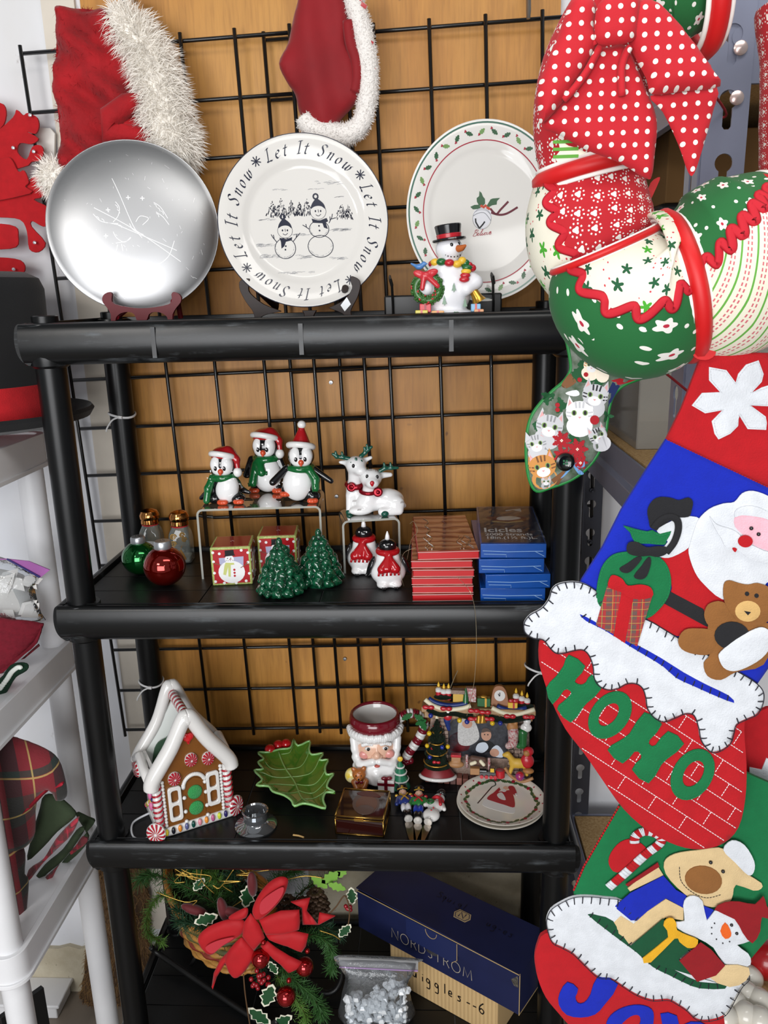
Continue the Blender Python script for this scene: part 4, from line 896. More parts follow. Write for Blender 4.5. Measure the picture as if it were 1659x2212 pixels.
e.sph((-40, -19, 114), (3.6, 2.5, 4.6), 10); part('eyes', e, M_pb, t, smooth=180)
g = MB(); rr = random.Random(4)
for q in [(-8, -28, 104), (8, -28, 102), (-44, -24, 34), (62, -29, 28), (-34, -27, 14), (-30, -18, 96), (-52, -12, 70), (4, -24, 48)]:
    for i in range(3): g.tube([(q[0]+i*3, q[1], q[2]), (q[0]+i*3+1, q[1]-.5, q[2]+4)], 0.6, 5)
part('painted_spots', g, mat('grey_brown_glaze', '#6b5e5a', 0.3), t)
M_mrd = mat('metallic_red_ribbon', '#8e1222', 0.25, 0.6)
r_ = part('neck_ribbon', BL([('t', (-7, -5, 54), 19, 4.5, (10, 0, 0))], 1, 36), M_mrd, t, smooth=180, label='metallic red neck ribbon'); part('ribbon_rose', BL([('t', (12, -24, 54), 7, 4, (80, 0, 0)), ('e', (12, -25, 54), (5, 5, 5))], 2, 24), M_mrd, r_, smooth=180)
r_ = part('neck_ribbon', BL([('t', (-38, 12, 66), 18, 5, (8, 0, 0))], 1, 36), M_mrd, t, smooth=180, label='metallic red neck ribbon'); part('ribbon_rose', BL([('t', (-46, -8, 64), 7, 4, (80, 0, 0)), ('e', (-34, -8, 62), (9, 5, 6))], 2, 24), M_mrd, r_, smooth=180)
for q in [(26, -32, 6), (-52, 0, 4), (-34, -6, 4)]: part('hoof', BL([('e', q, (9, 8, 7))], 1, 14), M_ant, t, smooth=180)

# ------------------------------------------------------------------ snowman cube shakers
def cube_shaker(label, P, U, yaw, s):
    t = thing('cube_shaker', label, 'shaker', P, (0, 0, yaw), U, 'snowman cube salt and pepper shakers')
    M_b = mat('cube_border', '#b9bf78', 0.25, coat=0.4, col2='#8fa04e', var=.2, vs=0.25); M_r = mat('cube_red', '#b01822', 0.25, coat=0.4, var=0.1, vs=0.05); M_tp = mat('cube_top_red', '#96141c', 0.2, coat=0.5)
    part('body', MB().box((0, s, s), (s, s, s)), M_b, t, bev=2.5)
    i = s*0.88; fz = lambda u, v, d: (u, -d, v+s); fx = lambda u, v, d: (s+d, u+s, v+s); ft = lambda u, v, d: (u, v+s, 2*s+d)
    sq = [(-i, -i), (i, -i), (i, i), (-i, i)]
    for fn, m in ((fz, M_r), (fx, M_r), (lambda u, v, d: (-s-d, u+s, v+s), M_r), (ft, M_tp)): part('face_panel', MB().sheet(sq, fn, 0.5), m, t, smooth=0)
    b = MB(); k = s/44
    D = lambda L, mi, th=0.8, fn=fz: decal(b, np.array(L)*k, fn, th, mi)
    for fn in (fz, fx):
        D([(-26, 20), (28, 22), (26, -4), (-24, -4)], 5, 0.6, fn); D(ell(0, -13, 29, 26), 0, 0.8, fn); D(ell(-3, 17, 10, 9), 0, 1.0, fn)
        D([(-15, 23), (10, 25), (8, 28), (7, 38), (-12, 37), (-12, 26)], 1, 1.2, fn)
        D([(-12, 9), (6, 8), (7, 4), (-6, 3), (-13, -20), (-19, -18), (-15, 2)], 2, 1.1, fn); D([(-7, 3), (-1, 3), (-3, -24), (-8, -23)], 2, 1.05, fn)
        for z in (-8, -15, -22): D(ell(6, z, 2.6, n=10), 3, 1.2, fn)
        for q in [[(20, -4), (34, 4), (40, 2)], [(30, 2), (36, 9)], [(-22, 4), (-34, 8), (-38, 10)]]: ribbon(b, np.array(q)*k, 1.6*k, fn, 1.2, 4)
        for x, z in [(-38, 33), (-38, 12), (-38, -14), (-37, -34), (-18, -38), (8, -39), (30, -35), (38, -18), (37, 8), (38, 30), (24, 36), (-24, 30)]: D(ell(x, z, 3.2, n=10), 0, 0.7, fn)
        for x in (-7, 0): D(ell(x, 19, 1.2, n=8), 1, 1.2, fn)
        for x in (-10, -6, -1, 4): D(ell(x, 13+abs(x+3)*.15, .8, n=6), 1, 1.2, fn)
        D([(-3, 17.5), (3, 16), (-3, 15)], 3, 1.2, fn)
    part('snowman_picture', b, [M_pw, M_hatb, mat('scarf_lime', '#c3c878', 0.3), M_rdg, mat('twig_brown', '#7a4a2c', 0.4), mat('sign_lilac', '#a7a8c4', 0.4)], t)
    h = MB()
    for x, y in ((-3, 0), (3, 0), (0, 4)): h.lathe([(1.5, 0), (0, 0.2)], 8, M=Matrix.Translation((x, y+s, 2*s+0.6)))
    part('pour_holes', h, M_pw, t)
cube_shaker('red cube shaker with a snowman, standing in front to the left', AZ(503, 1264, Z2), 0.00087, 6, 43)
cube_shaker('red cube shaker with a snowman, half hidden behind the ceramic tree', AZ(602, 1238, Z2), 0.00090, 4, 42)

# ------------------------------------------------------------------ ceramic tree shakers
def tree_shaker(label, P, U, seed, yaw):
    t = thing('tree_shaker', label, 'shaker', P, (0, 0, yaw), U, 'green tree salt and pepper shakers')
    m_ = mat('tree_glaze', '#06301c', 0.08, coat=0.8, var=0.5, vs=0.09, col2='#12593a'); rr = random.Random(seed); pr = [('c', (0, 0, 10), (0, 0, 96), 40, 8), ('e', (0, 0, 108), (7, 7, 11))]
    for row, (z, r, n) in enumerate([(12, 42, 12), (31, 38, 11), (50, 31, 9), (69, 22, 7), (88, 13, 5)]):
        for i in range(n):
            a = 2*PI*(i+.5*(row % 2))/n+rr.uniform(-.1, .1); pr.append(('e', (r*math.cos(a), r*math.sin(a), z+rr.uniform(-3, 3)), (9, 11, 10), (rr.uniform(-25, 25), 0, math.degrees(a)))); pr.append(('c', (r*.8*math.cos(a), r*.8*math.sin(a), z+11), (r*1.16*math.cos(a+.12), r*1.16*math.sin(a+.12), z-4), 4, 5))
    part('body', BL(pr, 1.4, 78), m_, t, smooth=180)
    part('pour_hole', MB().sph((-3, -10.5, 98), (2.2, 1.5, 2.6), 8), M_pb, t)
tree_shaker('glazed green ceramic tree shaker standing nearest the shelf edge', AZ(603, 1292, Z2)+np.array([0, .03, 0]), 0.00088, 1, 0)
tree_shaker('glazed green ceramic tree shaker standing further back to the right', AZ(688, 1270, Z2)+np.array([0, .03, 0]), 0.00089, 2, 30)

# ------------------------------------------------------------------ penguin shakers
def penguin_shaker(label, P, U, yaw):
    t = thing('penguin_shaker', label, 'shaker', P, (0, 0, yaw), U, 'white penguin salt and pepper shakers')
    part('body', BL([('e', (0, 0, 30), (38, 34, 30)), ('e', (0, 0, 58), (26, 24, 30)), ('e', (-13, -22, 8), (14, 14, 8)), ('e', (13, -22, 8), (14, 14, 8))], 8, 50), M_pw, t, smooth=180)
    part('head', BL([('e', (0, 0, 88), (19, 18, 15))], 1, 24), M_pb, t, smooth=180)
    part('beak', MB().tube([(0, 0, 100), (0, -1, 110), (0, -2, 120)], [6, 4.5, 1.2], 10), M_pw, t, smooth=180)
    M_ = mat('scarf_red_glaze', '#a9141c', 0.12, coat=0.5)
    sc2 = part('scarf', BL([('t', (0, 0, 76), 19, 7), ('c', (0, -22, 72), (-4, -34, 48), 8, 10), ('c', (0, -24, 70), (12, -34, 46), 6, 11), ('c', (0, -24, 70), (-16, -34, 46), 6, 10)], 3, 44), M_, t, smooth=180)
    fr = MB()
    for i in range(6): fr.tube([(-22+i*8, -37, 42), (-24+i*8.6, -38, 33)], 2.6, 6)
    part('scarf_fringe', fr, M_, sc2, smooth=180)
    for sx in (-1, 1): part('wing', BL([('e', (sx*37, -2, 46), (6, 12, 22), (0, -sx*22, 0)), ('c', (sx*40, -4, 34), (sx*49, -8, 26), 5, 2)], 3, 26), M_pb, t, smooth=180)
    f = MB()
    for sx in (-1, 1):
        for a in (-3, 0, 3): f.tube([(sx*13+a, -34, 6), (sx*13+a, -37, 2)], 1.3, 6)
    part('toes', f, M_pb, t, smooth=180); part('eyes', MB().sph((-8, -15, 94), 1.8, 8).sph((8, -15, 94), 1.8, 8), M_pw, t)
penguin_shaker('white penguin shaker in red scarf, the rear one under the small riser', AZ(787, 1242, Z2)+np.array([0, .022, 0]), 0.00089, -4)
penguin_shaker('white penguin shaker in red scarf, the front one beside the red boxes', AZ(838, 1272, Z2)+np.array([0, .024, 0]), 0.00086, 8)

# ------------------------------------------------------------------ ornament shakers
def ornament(label, P, U, r, col, nm):
    t = thing('ornament_shaker', label, 'shaker', P, (0, 0, 0), U, 'bauble shaped salt and pepper shakers')
    th = np.linspace(-PI/2+.35, PI/2-.30, 24); part('globe', MB().lathe([(0, r*.97-r+0.4)]+[(r*math.cos(a), r*.97+r*.97*math.sin(a)) for a in th], 48), mat(nm, col, 0.06, 0.85, coat=0.6), t, smooth=60)
    c = part('cap', MB().lathe([(r*.4, 0), (r*.42, 2), (r*.40, r*.3), (r*.36, r*.37), (0, r*.38)], 24, M=Matrix.Translation((0, 0, r*1.86))), mat('satin_silver', '#b9bcc0', 0.35, 0.8), t)
    h = MB()
    for x, y in ((-4, 0), (4, 0), (0, 4)): h.sph((x, y, r*2.245), 1.2, 6)
    part('pour_holes', h, M_pb, c)
ornament('shiny green bauble shaker with silver cap', AZ(299, 1246, Z2)+np.array([0, .018, 0]), 0.00091, 38, '#0c6b2c', 'green_mirror_glass')
ornament('shiny red bauble shaker with silver cap', AZ(352, 1272, Z2)+np.array([0, .022, 0]), 0.00087, 45, '#8c1408', 'red_mirror_glass')

# ------------------------------------------------------------------ glass shakers with copper caps
M_gls = thin_clear('clear_glass', '#e6ece8', 1.6, 0.02, 0.14); M_cop = mat('copper_cap', '#c98a4e', 0.12, 1.0)
def glass_shaker(label, P, U, kind):
    t = thing('glass_shaker', label, 'shaker', P, (0, 0, 45-42), U, 'glass shakers with copper caps')
    def sqr(r, z, rd=.3): return [(r*(abs(math.cos(a))**rd*math.copysign(1, math.cos(a))), r*(abs(math.sin(a))**rd*math.copysign(1, math.sin(a))), z) for a in np.arange(32)*2*PI/32+PI/32]
    lv = [(20, 0, .3), (23, 2, .3), (23, 50, .3), (21.5, 64, .4), (17, 76, .7), (16, 82, 1)]
    v = []; n = 32
    for r, z, rd in lv: v += sqr(r, z, rd)
    f = [(i*n+j, i*n+(j+1) % n, (i+1)*n+(j+1) % n, (i+1)*n+j) for i in range(len(lv)-1) for j in range(n)]+[tuple(range(n-1, -1, -1)), tuple((len(lv)-1)*n+j for j in range(n))]
    part('jar', MB().add(v, f), M_gls, t, smooth=50)
    part('cap', MB().lathe([(18, 80), (19.5, 82), (19, 90), (21, 93), (21, 100), (17, 108), (8, 112), (0, 113)], 32), M_cop, t)
    part('red_ring', MB().lathe([(17.2, 77), (18.2, 78.5), (17.2, 80)], 28, cap0=False, cap1=False), M_rdg, t)
    part('salt', MB().add([(x*.86, y*.86, z) for z_ in (3, 12) for x, y, z in sqr(22, z_)], [(j, (j+1) % 32, 32+(j+1) % 32, 32+j) for j in range(32)]+[tuple(range(31, -1, -1)), tuple(range(32, 64))]), mat('salt_white', '#efeeea', 0.9, bump=0.6, bs=0.8, dist=1.0), t)
    b = MB(); fn = lambda u, v, d: (u, -23.2-d, v)
    if kind == 0:
        b.sheet(spline([(-16, 6), (16, 6), (17, 40), (10, 46), (-10, 46), (-17, 40)], 3), fn, 0.4, mi=0)
        for q in [[(-6, 24), (-2, 32), (0, 38), (2, 30), (8, 22)], [(-8, 26), (2, 25), (10, 18), (4, 16), (2, 22)]]: ribbon(b, spline(q, 5, False), 1.3, fn, 0.9, 1)
        part('label_print', b, [mat('frosted_white', '#e9e9ea', 0.6), mat('rust_ink', '#8a3a20', 0.5)], t)
    else:
        for cx, cz, r0 in [(-10, 60, 7), (9, 64, 6), (-11, 44, 7), (13, 54, 6)]: ribbon(b, [(cx+r0*(1-a/14)*math.cos(a), cz+r0*(1-a/14)*math.sin(a)) for a in np.linspace(0, 12, 40)], 1.6, fn, 0.5, 0)
        b.sheet(spline([(-14, 12), (-10, 28), (2, 30), (8, 42), (4, 34), (10, 22), (14, 10), (8, 12), (5, 20), (-6, 20), (-9, 10)], 3), fn, 0.5, mi=1)
        part('gold_print', b, [mat('gold_ink', '#b98b3c', 0.3, 0.7), mat('brown_gold_ink', '#a8793a', 0.35, 0.5)], t)
glass_shaker('clear glass shaker with copper cap and a white label', AZ(336, 1203, Z2)+np.array([0, -0.012, 0]), 0.00096, 0)
glass_shaker('clear glass shaker with copper cap and gold scrolls', AZ(396, 1210, Z2)+np.array([0, -0.003, 0]), 0.00096, 1)

# ------------------------------------------------------------------ stacks of tinsel boxes
m_, t_ = newmat('copper_cellophane'); v_ = t_.coord()
wv = t_.new('ShaderNodeTexWave'); wv.wave_type = 'BANDS'; wv.bands_direction = 'Y'; t_.put(wv.inputs['Vector'], v_); wv.inputs['Scale'].default_value = 11; wv.inputs['Distortion'].default_value = 9; wv.inputs['Detail'].default_value = 2
t_.color(t_.mix(t_.ramp(wv.outputs[1], 0.2, 0.6), hexc('#8a4a36'), hexc('#b88468'))); t_.b.inputs['Roughness'].default_value = 0.12; t_.b.inputs['Metallic'].default_value = 0.25; t_.bump(wv.outputs[1], 0.3, 0.002); M_cel = m_
M_rbox = mat('red_card', '#bb1a1f', 0.35, coat=0.5); M_bbox = mat('blue_card', '#0a4a9e', 0.3, coat=0.6, var=0.15, vs=30); M_navy = mat('dark_blue_film', '#1b2547', 0.12, coat=0.6, var=0.5, vs=20, bump=0.4, bs=22, dist=0.004)
M_film = thin_clear('crinkled_film', '#f8f8f8', 0.5, 0.08, 0.02)
ordn = ['lowest', 'second from below', 'third from below', 'fourth from below', 'fifth from below', 'topmost']
P = AZ(957, 1302, Z2); rr = random.Random(11); z = Z2+0.0005
for i in range(6):
    h_ = 0.0148 if i < 5 else 0.0165
    t = thing('tinsel_box', 'red tinsel box with clear film, %s of its stack' % ordn[i], 'box', (P[0]+rr.uniform(-.002, .002)+(0.012 if i == 5 else 0), P[1]+0.002+rr.uniform(0, .004), z), (0, 0, rr.uniform(-1, 1)+(2 if i == 5 else 0)), 1.0, 'stacked red tinsel boxes')
    part('tray', MB().box((0, 0.115, h_/2-.0006), (0.0525, 0.115, h_/2-.0006)), M_rbox, t, bev=0.0015)
    part('window_film', MB().box((0, 0.116, h_-.0009), (0.0515, 0.113, 0.0007)), M_cel, t, label='copper tinsel under clear film')
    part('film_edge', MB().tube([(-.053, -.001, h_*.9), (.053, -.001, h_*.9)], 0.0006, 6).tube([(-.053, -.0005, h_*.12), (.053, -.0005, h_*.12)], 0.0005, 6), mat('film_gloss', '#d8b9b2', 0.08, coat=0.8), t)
    z += h_+0.0004
if True:
    b = MB(); rr2 = random.Random(2)
    for k in range(7):
        x = -0.028 if k == 0 else rr2.uniform(-.04, .045); path = [(x+0.004*math.sin(q*1.3+k), 0.01+q*0.011, 0.0002+h_) for q in range(8 if k else 19)]; b.tube(path, 0.0007 if k else 0.0014, 5)
    part('tinsel_strands', b, mat('silver_tinsel', '#d9d2cc', 0.15, 0.9), t)
P = AZ(1108, 1303, Z2); z = Z2+0.0005; offs = [(0.0, 0), (0.008, -.004), (-0.003, 0), (0.0, 0.002)]
ordb = ['lowest', 'second from below', 'third from below', 'topmost with lettering']
for i in range(4):
    h_ = 0.0258
    t = thing('tinsel_box', 'blue film wrapped tinsel box, %s of its stack' % ordb[i], 'box', (P[0]+offs[i][0], P[1]+0.004+offs[i][1], z), (0, 0, (-1, 1.5, 0, -2)[i]), 1.0, 'stacked blue tinsel boxes')
    part('carton', MB().box((0, 0.125, h_/2), (0.0555, 0.125, h_/2-.0002)), M_bbox, t, bev=0.0012)
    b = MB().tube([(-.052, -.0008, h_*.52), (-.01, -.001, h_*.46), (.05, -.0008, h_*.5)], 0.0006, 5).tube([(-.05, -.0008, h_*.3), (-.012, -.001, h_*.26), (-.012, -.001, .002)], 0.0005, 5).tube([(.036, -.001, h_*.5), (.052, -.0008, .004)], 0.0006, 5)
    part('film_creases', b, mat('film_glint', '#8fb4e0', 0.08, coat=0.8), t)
    z += h_+0.0006
fn = lambda u, v, d: (u, v+.125, h_+d*0.001)
part('printed_top', MB().sheet([(-.053, -.118), (.053, -.118), (.053, .118), (-.053, .118)], fn, 0.3), M_navy, t, label='dark blue printed panel under wrinkled film')
b = MB()
for txt, sz, x, y, of in [('Icicles', 0.030, -0.048, -0.055, 0.0006), ('2000 Strands', 0.0165, -0.046, -0.077, 0.0003), ('18in.(1½ ft.)L.', 0.0165, -0.046, -0.097, 0.0003)]:
    v, f = font_geo(txt, sz, 0, of); v[:, 0] *= 0.95; b.add([fn(q[0]+x, q[1]*1.25+y, 0.5) for q in v], f)
part('lettering', b, mat('white_print', '#e9e9ea', 0.4), t, smooth=0)
b = MB(); b.sheet(spline([(-.04, .04), (-.02, .05), (.02, .05), (.035, .042), (.03, .02), (0, .012), (-.025, .02)], 4), fn, 0.45, mi=0); b.sheet(spline([(-.015, .045), (.01, .05), (.025, .035), (0, .022), (-.02, .028)], 4), fn, 0.55, mi=1); b.sheet([(.0, .095), (.014, .1), (.03, .108), (.03, .085), (.014, .097), (.0, .088)], fn, 0.5, mi=1)
b.sheet([(-.03, .012), (0, .004), (.028, .014), (.026, .02), (0, .010), (-.028, .018)], fn, 0.6, mi=2); part('picture', b, [mat('print_brown_red', '#6d3a32', 0.4), mat('print_offwhite', '#d6d2cc', 0.4), mat('print_tan', '#b79f6a', 0.4)], t)
v, f = [], []
film = MB(); nx, ny = 10, 16; rr = random.Random(3)
vv = [(-.0565+.113*i/nx, .0+.25*j/ny, h_+.0012+.0028*abs(rr.gauss(0, .6))*(0 < i < nx)*(0 < j < ny)) for j in range(ny+1) for i in range(nx+1)]
film.add(vv, [(j*(nx+1)+i, j*(nx+1)+i+1, (j+1)*(nx+1)+i+1, (j+1)*(nx+1)+i) for j in range(ny) for i in range(nx)]); part('wrapping_film', film, M_film, t, smooth=0)
# loose tinsel threads
M_thr = mat('loose_tinsel', '#d9c9a8', 0.2, 0.8)
for i, (lab, q) in enumerate([('thin tinsel thread curling between small riser and red boxes', [(0.60, .14, 0.002), (0.612, .12, 0.05), (0.62, .10, 0.09), (0.632, .09, 0.11), (0.625, .10, .125), (0.618, .11, .118)]), ('thin tinsel thread looping left of the red boxes', [(0.605, .1, .002), (0.60, .08, .04), (0.607, .07, .075), (0.628, .06, .088)]), ('thin tinsel thread hanging from the red boxes over the shelf edge', [(0.70, .012, .05), (0.722, -.02, .03), (0.73, -.022, -.03), (0.727, -.03, -.12), (0.715, -.012, -.2)])]):
    P = np.array([q[0][0], q[0][1], Z2]); o = part('tinsel_thread', MB().tube([as3((a-P[0], b_-P[1], c)) for a, b_, c in spline(q, 6, False)], 0.0004, 5), M_thr, None); o.location = P; tag(o, lab, 'tinsel', 'loose tinsel threads')

# ================================================================== third shelf
Z3 = SURF[2]
# ------------------------------------------------------------------ gingerbread house tealight holder (units: pixels there)
P = AZ(415, 1792, Z3)
H = thing('gingerbread_house', 'ceramic gingerbread house with open snowy roof and candy trim', 'candle house', P+np.array([0.004, 0.012, 0]), (0, 0, 31), 0.00088)
M_gb = mat('gingerbread_glaze', '#7a4a1c', 0.3, coat=0.2, var=0.1, vs=0.05); M_ic = mat('icing_white', '#dddbd8', 0.15, coat=0.5)
def Fz(y): return lambda u, v, d: (u, y-d, v)
HW, HD = 92, 118                                   # half width, depth
front = [(-HW, 22), (HW, 22), (HW, 150), (0, 262), (-HW, 150)]
part('front_wall', MB().sheet(front, Fz(0), 6), M_gb, H); part('back_wall', MB().sheet(front, Fz(HD+6), 6), M_ic, H)
part('side_wall', MB().box((-HW+3, HD/2, 92), (4, HD/2, 66)), M_ic, H); part('side_wall', MB().box((HW-3, HD/2, 92), (4, HD/2, 66)), M_ic, H)
part('base', MB().box((0, HD/2-2, 11), (HW+6, HD/2+10, 11)), M_ic, H, bev=5, seg=3)
def eave(y, r, ex=12, top=272): return [(-HW-ex, y, 128), (-HW-4, y, 152), (-HW*.5, y-2, 214), (-12, y-2, top-4), (0, y-2, top+2), (12, y-2, top-4), (HW*.5, y-2, 214), (HW+4, y, 152), (HW+ex, y, 128)]
part('snow_eave', MB().tube(spline(eave(-12, 0), 5, False), 19, 14), M_ic, H, smooth=180); part('snow_eave', MB().tube(spline(eave(HD+8, 0, 18, 290), 5, False), 15, 14), M_ic, H, smooth=180)
for sx in (-1, 1):
    part('roof_edge', MB().tube([(sx*(HW+8), -6, 136), (sx*(HW+14), HD*.35, 146), (sx*(HW+12), HD*.7, 160), (sx*(HW+14), HD+6, 136)], [16, 12, 12, 15], 12), M_ic, H, smooth=180)
    ic = MB()
    for i in range(6): ic.tube([(sx*(HW+10), 10+i*19, 138), (sx*(HW+9), 10+i*19, 118-8*(i % 2))], [8, 3], 8)
    part('icing_drips', ic, M_ic, H, smooth=180)
b = MB(); n = 15                                   # candy striped ridge pole
for i in range(n):
    y0 = -10+(HD+16)*i/n; b.tube([(0, y0, 276), (0, y0+(HD+16)/n, 276+18/n)], 12, 14, mi=i % 2)
M_cr = mat('candy_red', '#a51b2c', 0.2, coat=0.4); part('ridge_pole', b, [M_ic, M_cr], H, smooth=180, label='red and white striped ridge pole')
for sx in (-1, 1):
    for y in (-6,):
        q = MB().tube([(sx*(HW-1), y, 26), (sx*(HW-1), y, 136)], 11, 14); part('corner_column', q, M_ic, H, smooth=180)
        q = MB()
        for i in range(8): q.tube([(sx*(HW-1)+12*math.cos(a), y+12*math.sin(a), 30+i*13+2.0*(a+PI)) for a in np.linspace(-PI, -.1, 8)], 2.4, 6)
        part('column_stripe', q, M_cr, H, smooth=180)
    q = MB()
    for i in range(14): q.sph((sx*(HW-17), -8, 28+i*8.2), (5, 4, 4.4), 8)
    part('icing_beads', q, M_ic, H, smooth=180, kind='stuff')
def mint(c, r, yaw=0, tilt=0):
    M = Matrix.Translation(c) @ Matrix.Rotation(R(yaw), 4, 'Z') @ Matrix.Rotation(PI/2+R(tilt), 4, 'X')
    o = part('peppermint', MB().lathe([(r, -3), (r*1.02, 2), (r*.85, 6), (0, 8)], 28, M=M), M_ic, H)
    q = MB()
    for i in range(12):
        a = 2*PI*i/12; pts = [(r*f*math.cos(a+.35*f), r*f*math.sin(a+.35*f)) for f in (.15, .4, .65, .85, 1.0)]
        zz_ = [8.2, 7.6, 7.0, 6.3, 2.6]; v = []
        for (x, y_), z_, w in zip(pts, zz_, (.4, 1.4, 2.2, 2.8, 3.0)): t_ = a+.35; v += [(x-w*math.sin(t_), y_+w*math.cos(t_), z_+.4), (x+w*math.sin(t_), y_-w*math.cos(t_), z_+.4)]
        q.add(v, [(2*k, 2*k+1, 2*k+3, 2*k+2) for k in range(4)], 0, M)
    part('swirl', q, M_cr, o, smooth=0)
for x, z in [(-44, 136), (2, 170), (46, 162)]: mint((x, -8, z), 16)
for c, yw in [((-HW-12, -14, 22), -30), ((HW+16, -8, 24), 25), ((-HW-20, HD-6, 118), -80)]: mint(c, 24 if c[2] < 100 else 20, yw)
part('heart', BL([('e', (-5, -8, 226), (9, 6, 9)), ('e', (6, -8, 226), (9, 6, 9)), ('c', (0, -8, 220), (0, -8, 212), 8, 4)], 3, 26), mat('candy_heart_red', '#c41f24', 0.12, coat=0.5), H, smooth=180)
def win(cx, cz, w, h_):
    o = rrect(cx-w, cx+w, cz-h_, cz+h_, 8); hs = [rrect(cx-w+8, cx+w-8, cz+4, cz+h_-9, 6), rrect(cx-w+8, cx+w-8, cz-h_+9, cz-4, 6)]
    part('window', MB().sheet(o, Fz(-6), 7, holes=hs), M_ic, H, bev=1.5)
win(-48, 76, 17, 42); win(52, 86, 17, 42)
arch = [(-28, 24), (-28, 108)]+[(28*math.cos(a)+0, 108+26*math.sin(a)) for a in np.linspace(PI, 0, 9)]+[(28, 24)]
q = MB()
for x, z in spline(np.array(arch)+np.array([4, 0]), 3, False): q.sph((x, -9, z), (5.6, 5, 4.6), 8)
part('door_frame', q, M_ic, H, smooth=180, kind='stuff')
H.scale = (0.00075, 0.00082, 0.00088)
for z, c in ((90, '#3fa35a'), (50, '#3fa35a')): part('gumdrop', BL([('e', (4, -9, z), (19, 7, 17))], 1, 20), mat('gumdrop_green', c, 0.4, bump=0.5, bs=0.5, dist=0.6), H, smooth=180)
part('door', MB().sheet([(-20, 26), (28, 26), (28, 116), (4, 126), (-20, 116)], Fz(-6), 2), M_gb, H)
for i, c in enumerate(['#e8d23a', '#1a1a22', '#e08a30', '#5a5f8a', '#12483f', '#dd8f9c', '#e59035', '#b85f86', '#c6d43a', '#2c2560']): part('jelly_bean', MB().sph((-78+i*17.3, -14, 15), (5.5, 5, 8.5), 10), mat('bean_'+c[1:], c, 0.15, coat=0.5), H, smooth=180)
for i, c in enumerate(['#2c2560', '#e0c83a', '#e08a30', '#c9cf4a', '#d9d9d4', '#d98a2e', '#5aa050', '#d84f6a']): part('side_candy', MB().sph((-HW-8, 10+i*13, 90-i*9), (5, 7, 6), 8), mat('cand_'+c[1:], c, 0.2, coat=0.4), H, smooth=180)
for z in (128, 96, 70): part('pink_drop', MB().sph((-HW-10, 22, z), (6, 9, 12), 10), mat('pink_candy', '#cf6f9c', 0.25), H, smooth=180)
part('green_tree_cutout', MB().sheet(spline([(-70, 100), (-66, 150), (-52, 172), (-30, 178), (-10, 190), (6, 150), (0, 100)], 3), Fz(HD-12), 5), mat('matte_green', '#35523d', 0.6), H)
part('green_tree_cutout', MB().sheet(spline([(40, 120), (48, 190), (60, 205), (74, 190), (84, 120)], 3), Fz(HD-30), 5), mat('matte_green', '#35523d', 0.6), H)
part('roof_inside', MB().sheet([(-HW, 60), (HW, 60), (HW, 148), (0, 262), (-HW, 148)], Fz(HD-2), 2), mat('icing_inner', '#dfe4e0', 0.3, coat=0.2), H)
part('power_cord', MB().tube(spline([(-HW-4, HD*.8, 8), (-HW-50, HD*.7, 4), (-HW-62, HD*.25, 4), (-HW-40, 6, 4), (-HW-8, 8, 8)], 6, False), 2.6, 6), mat('clear_cord', '#c9ccd0', 0.3), H, smooth=180)

# ------------------------------------------------------------------ glass candle ring
P = AZ(549, 1798, Z3)+np.array([0, .02, 0])
t = thing('candle_holder', 'small shiny silver candle holder with a round socket', 'candle holder', P, (0, 0, 0), 0.00089)
prof = [(45, 0), (46, 4), (40, 8), (30, 12), (26, 17), (27, 36), (29, 39), (26, 40), (23, 37), (22, 16), (0, 13)]
part('holder', MB().lathe(prof, 40), mat('grey_crystal', '#9a9da0', 0.06, metal=0.85), t, smooth=40)

# ------------------------------------------------------------------ holly leaf dish
P = AZ(640, 1695, Z3); 
t = thing('leaf_dish', 'green glazed holly leaf dish with three red berries', 'dish', P, (0, 0, 0), 0.00095)
K = 1.75                                            # picture foreshortening on this shelf
c3 = crop(250, 1460, 0.3014)
out = c3([(1180, 590), (1255, 580), (1280, 518), (1310, 565), (1395, 530), (1390, 590), (1410, 630), (1490, 620), (1465, 670), (1525, 668), (1505, 720), (1515, 775), (1565, 770), (1530, 820), (1520, 870), (1575, 905), (1510, 905), (1490, 960), (1505, 1020), (1410, 995), (1345, 985), (1285, 1003), (1265, 965), (1210, 925), (1130, 898), (1100, 860), (1015, 852), (1055, 810), (998, 745), (1060, 735), (1025, 685), (1065, 660), (1025, 615), (1100, 612)])
ctr = np.array([640, 1695]); 
def leafmap(u, v, d):
    q = AZ(u, v, Z3+0.004)-P; return q/0.00095+np.array([0, 0, d])
g = spline(out, 3); v, f = sheet_geo(g, 4, (), 0, 10, 7)
dd = edist(g, v[:, :2]); up = 20*np.exp(-dd/16)
v[:, 2] += up; M_leaf = mat('leaf_glaze', '#3f7320', 0.1, coat=0.7, var=0.3, vs=0.03, col2='#557f2a')
b = MB(); b.add([leafmap(*q) for q in v], f); part('leaf', b, M_leaf, t, smooth=60)
rimb = MB(); rimb.tube([leafmap(x, y, 24) for x, y in g], 2.6, 6, closed=True); part('leaf_rim', rimb, mat('leaf_rim_glaze', '#8ec07a', 0.15, coat=0.5), t, smooth=180)
b = MB()
veins = [[(1160, 580), (1215, 680), (1280, 770), (1330, 890), (1385, 950)], [(1190, 610), (1250, 600), (1275, 560)], [(1215, 690), (1330, 670), (1395, 600)], [(1250, 740), (1400, 720), (1480, 640)], [(1285, 790), (1420, 800), (1510, 740)], [(1310, 840), (1420, 860), (1520, 790)], [(1345, 910), (1440, 900), (1530, 870)], [(1215, 690), (1110, 690), (1040, 640)], [(1250, 740), (1140, 750), (1030, 750)], [(1285, 800), (1160, 800), (1060, 830)], [(1310, 850), (1250, 870), (1190, 880)], [(1340, 900), (1300, 950), (1290, 990)]]
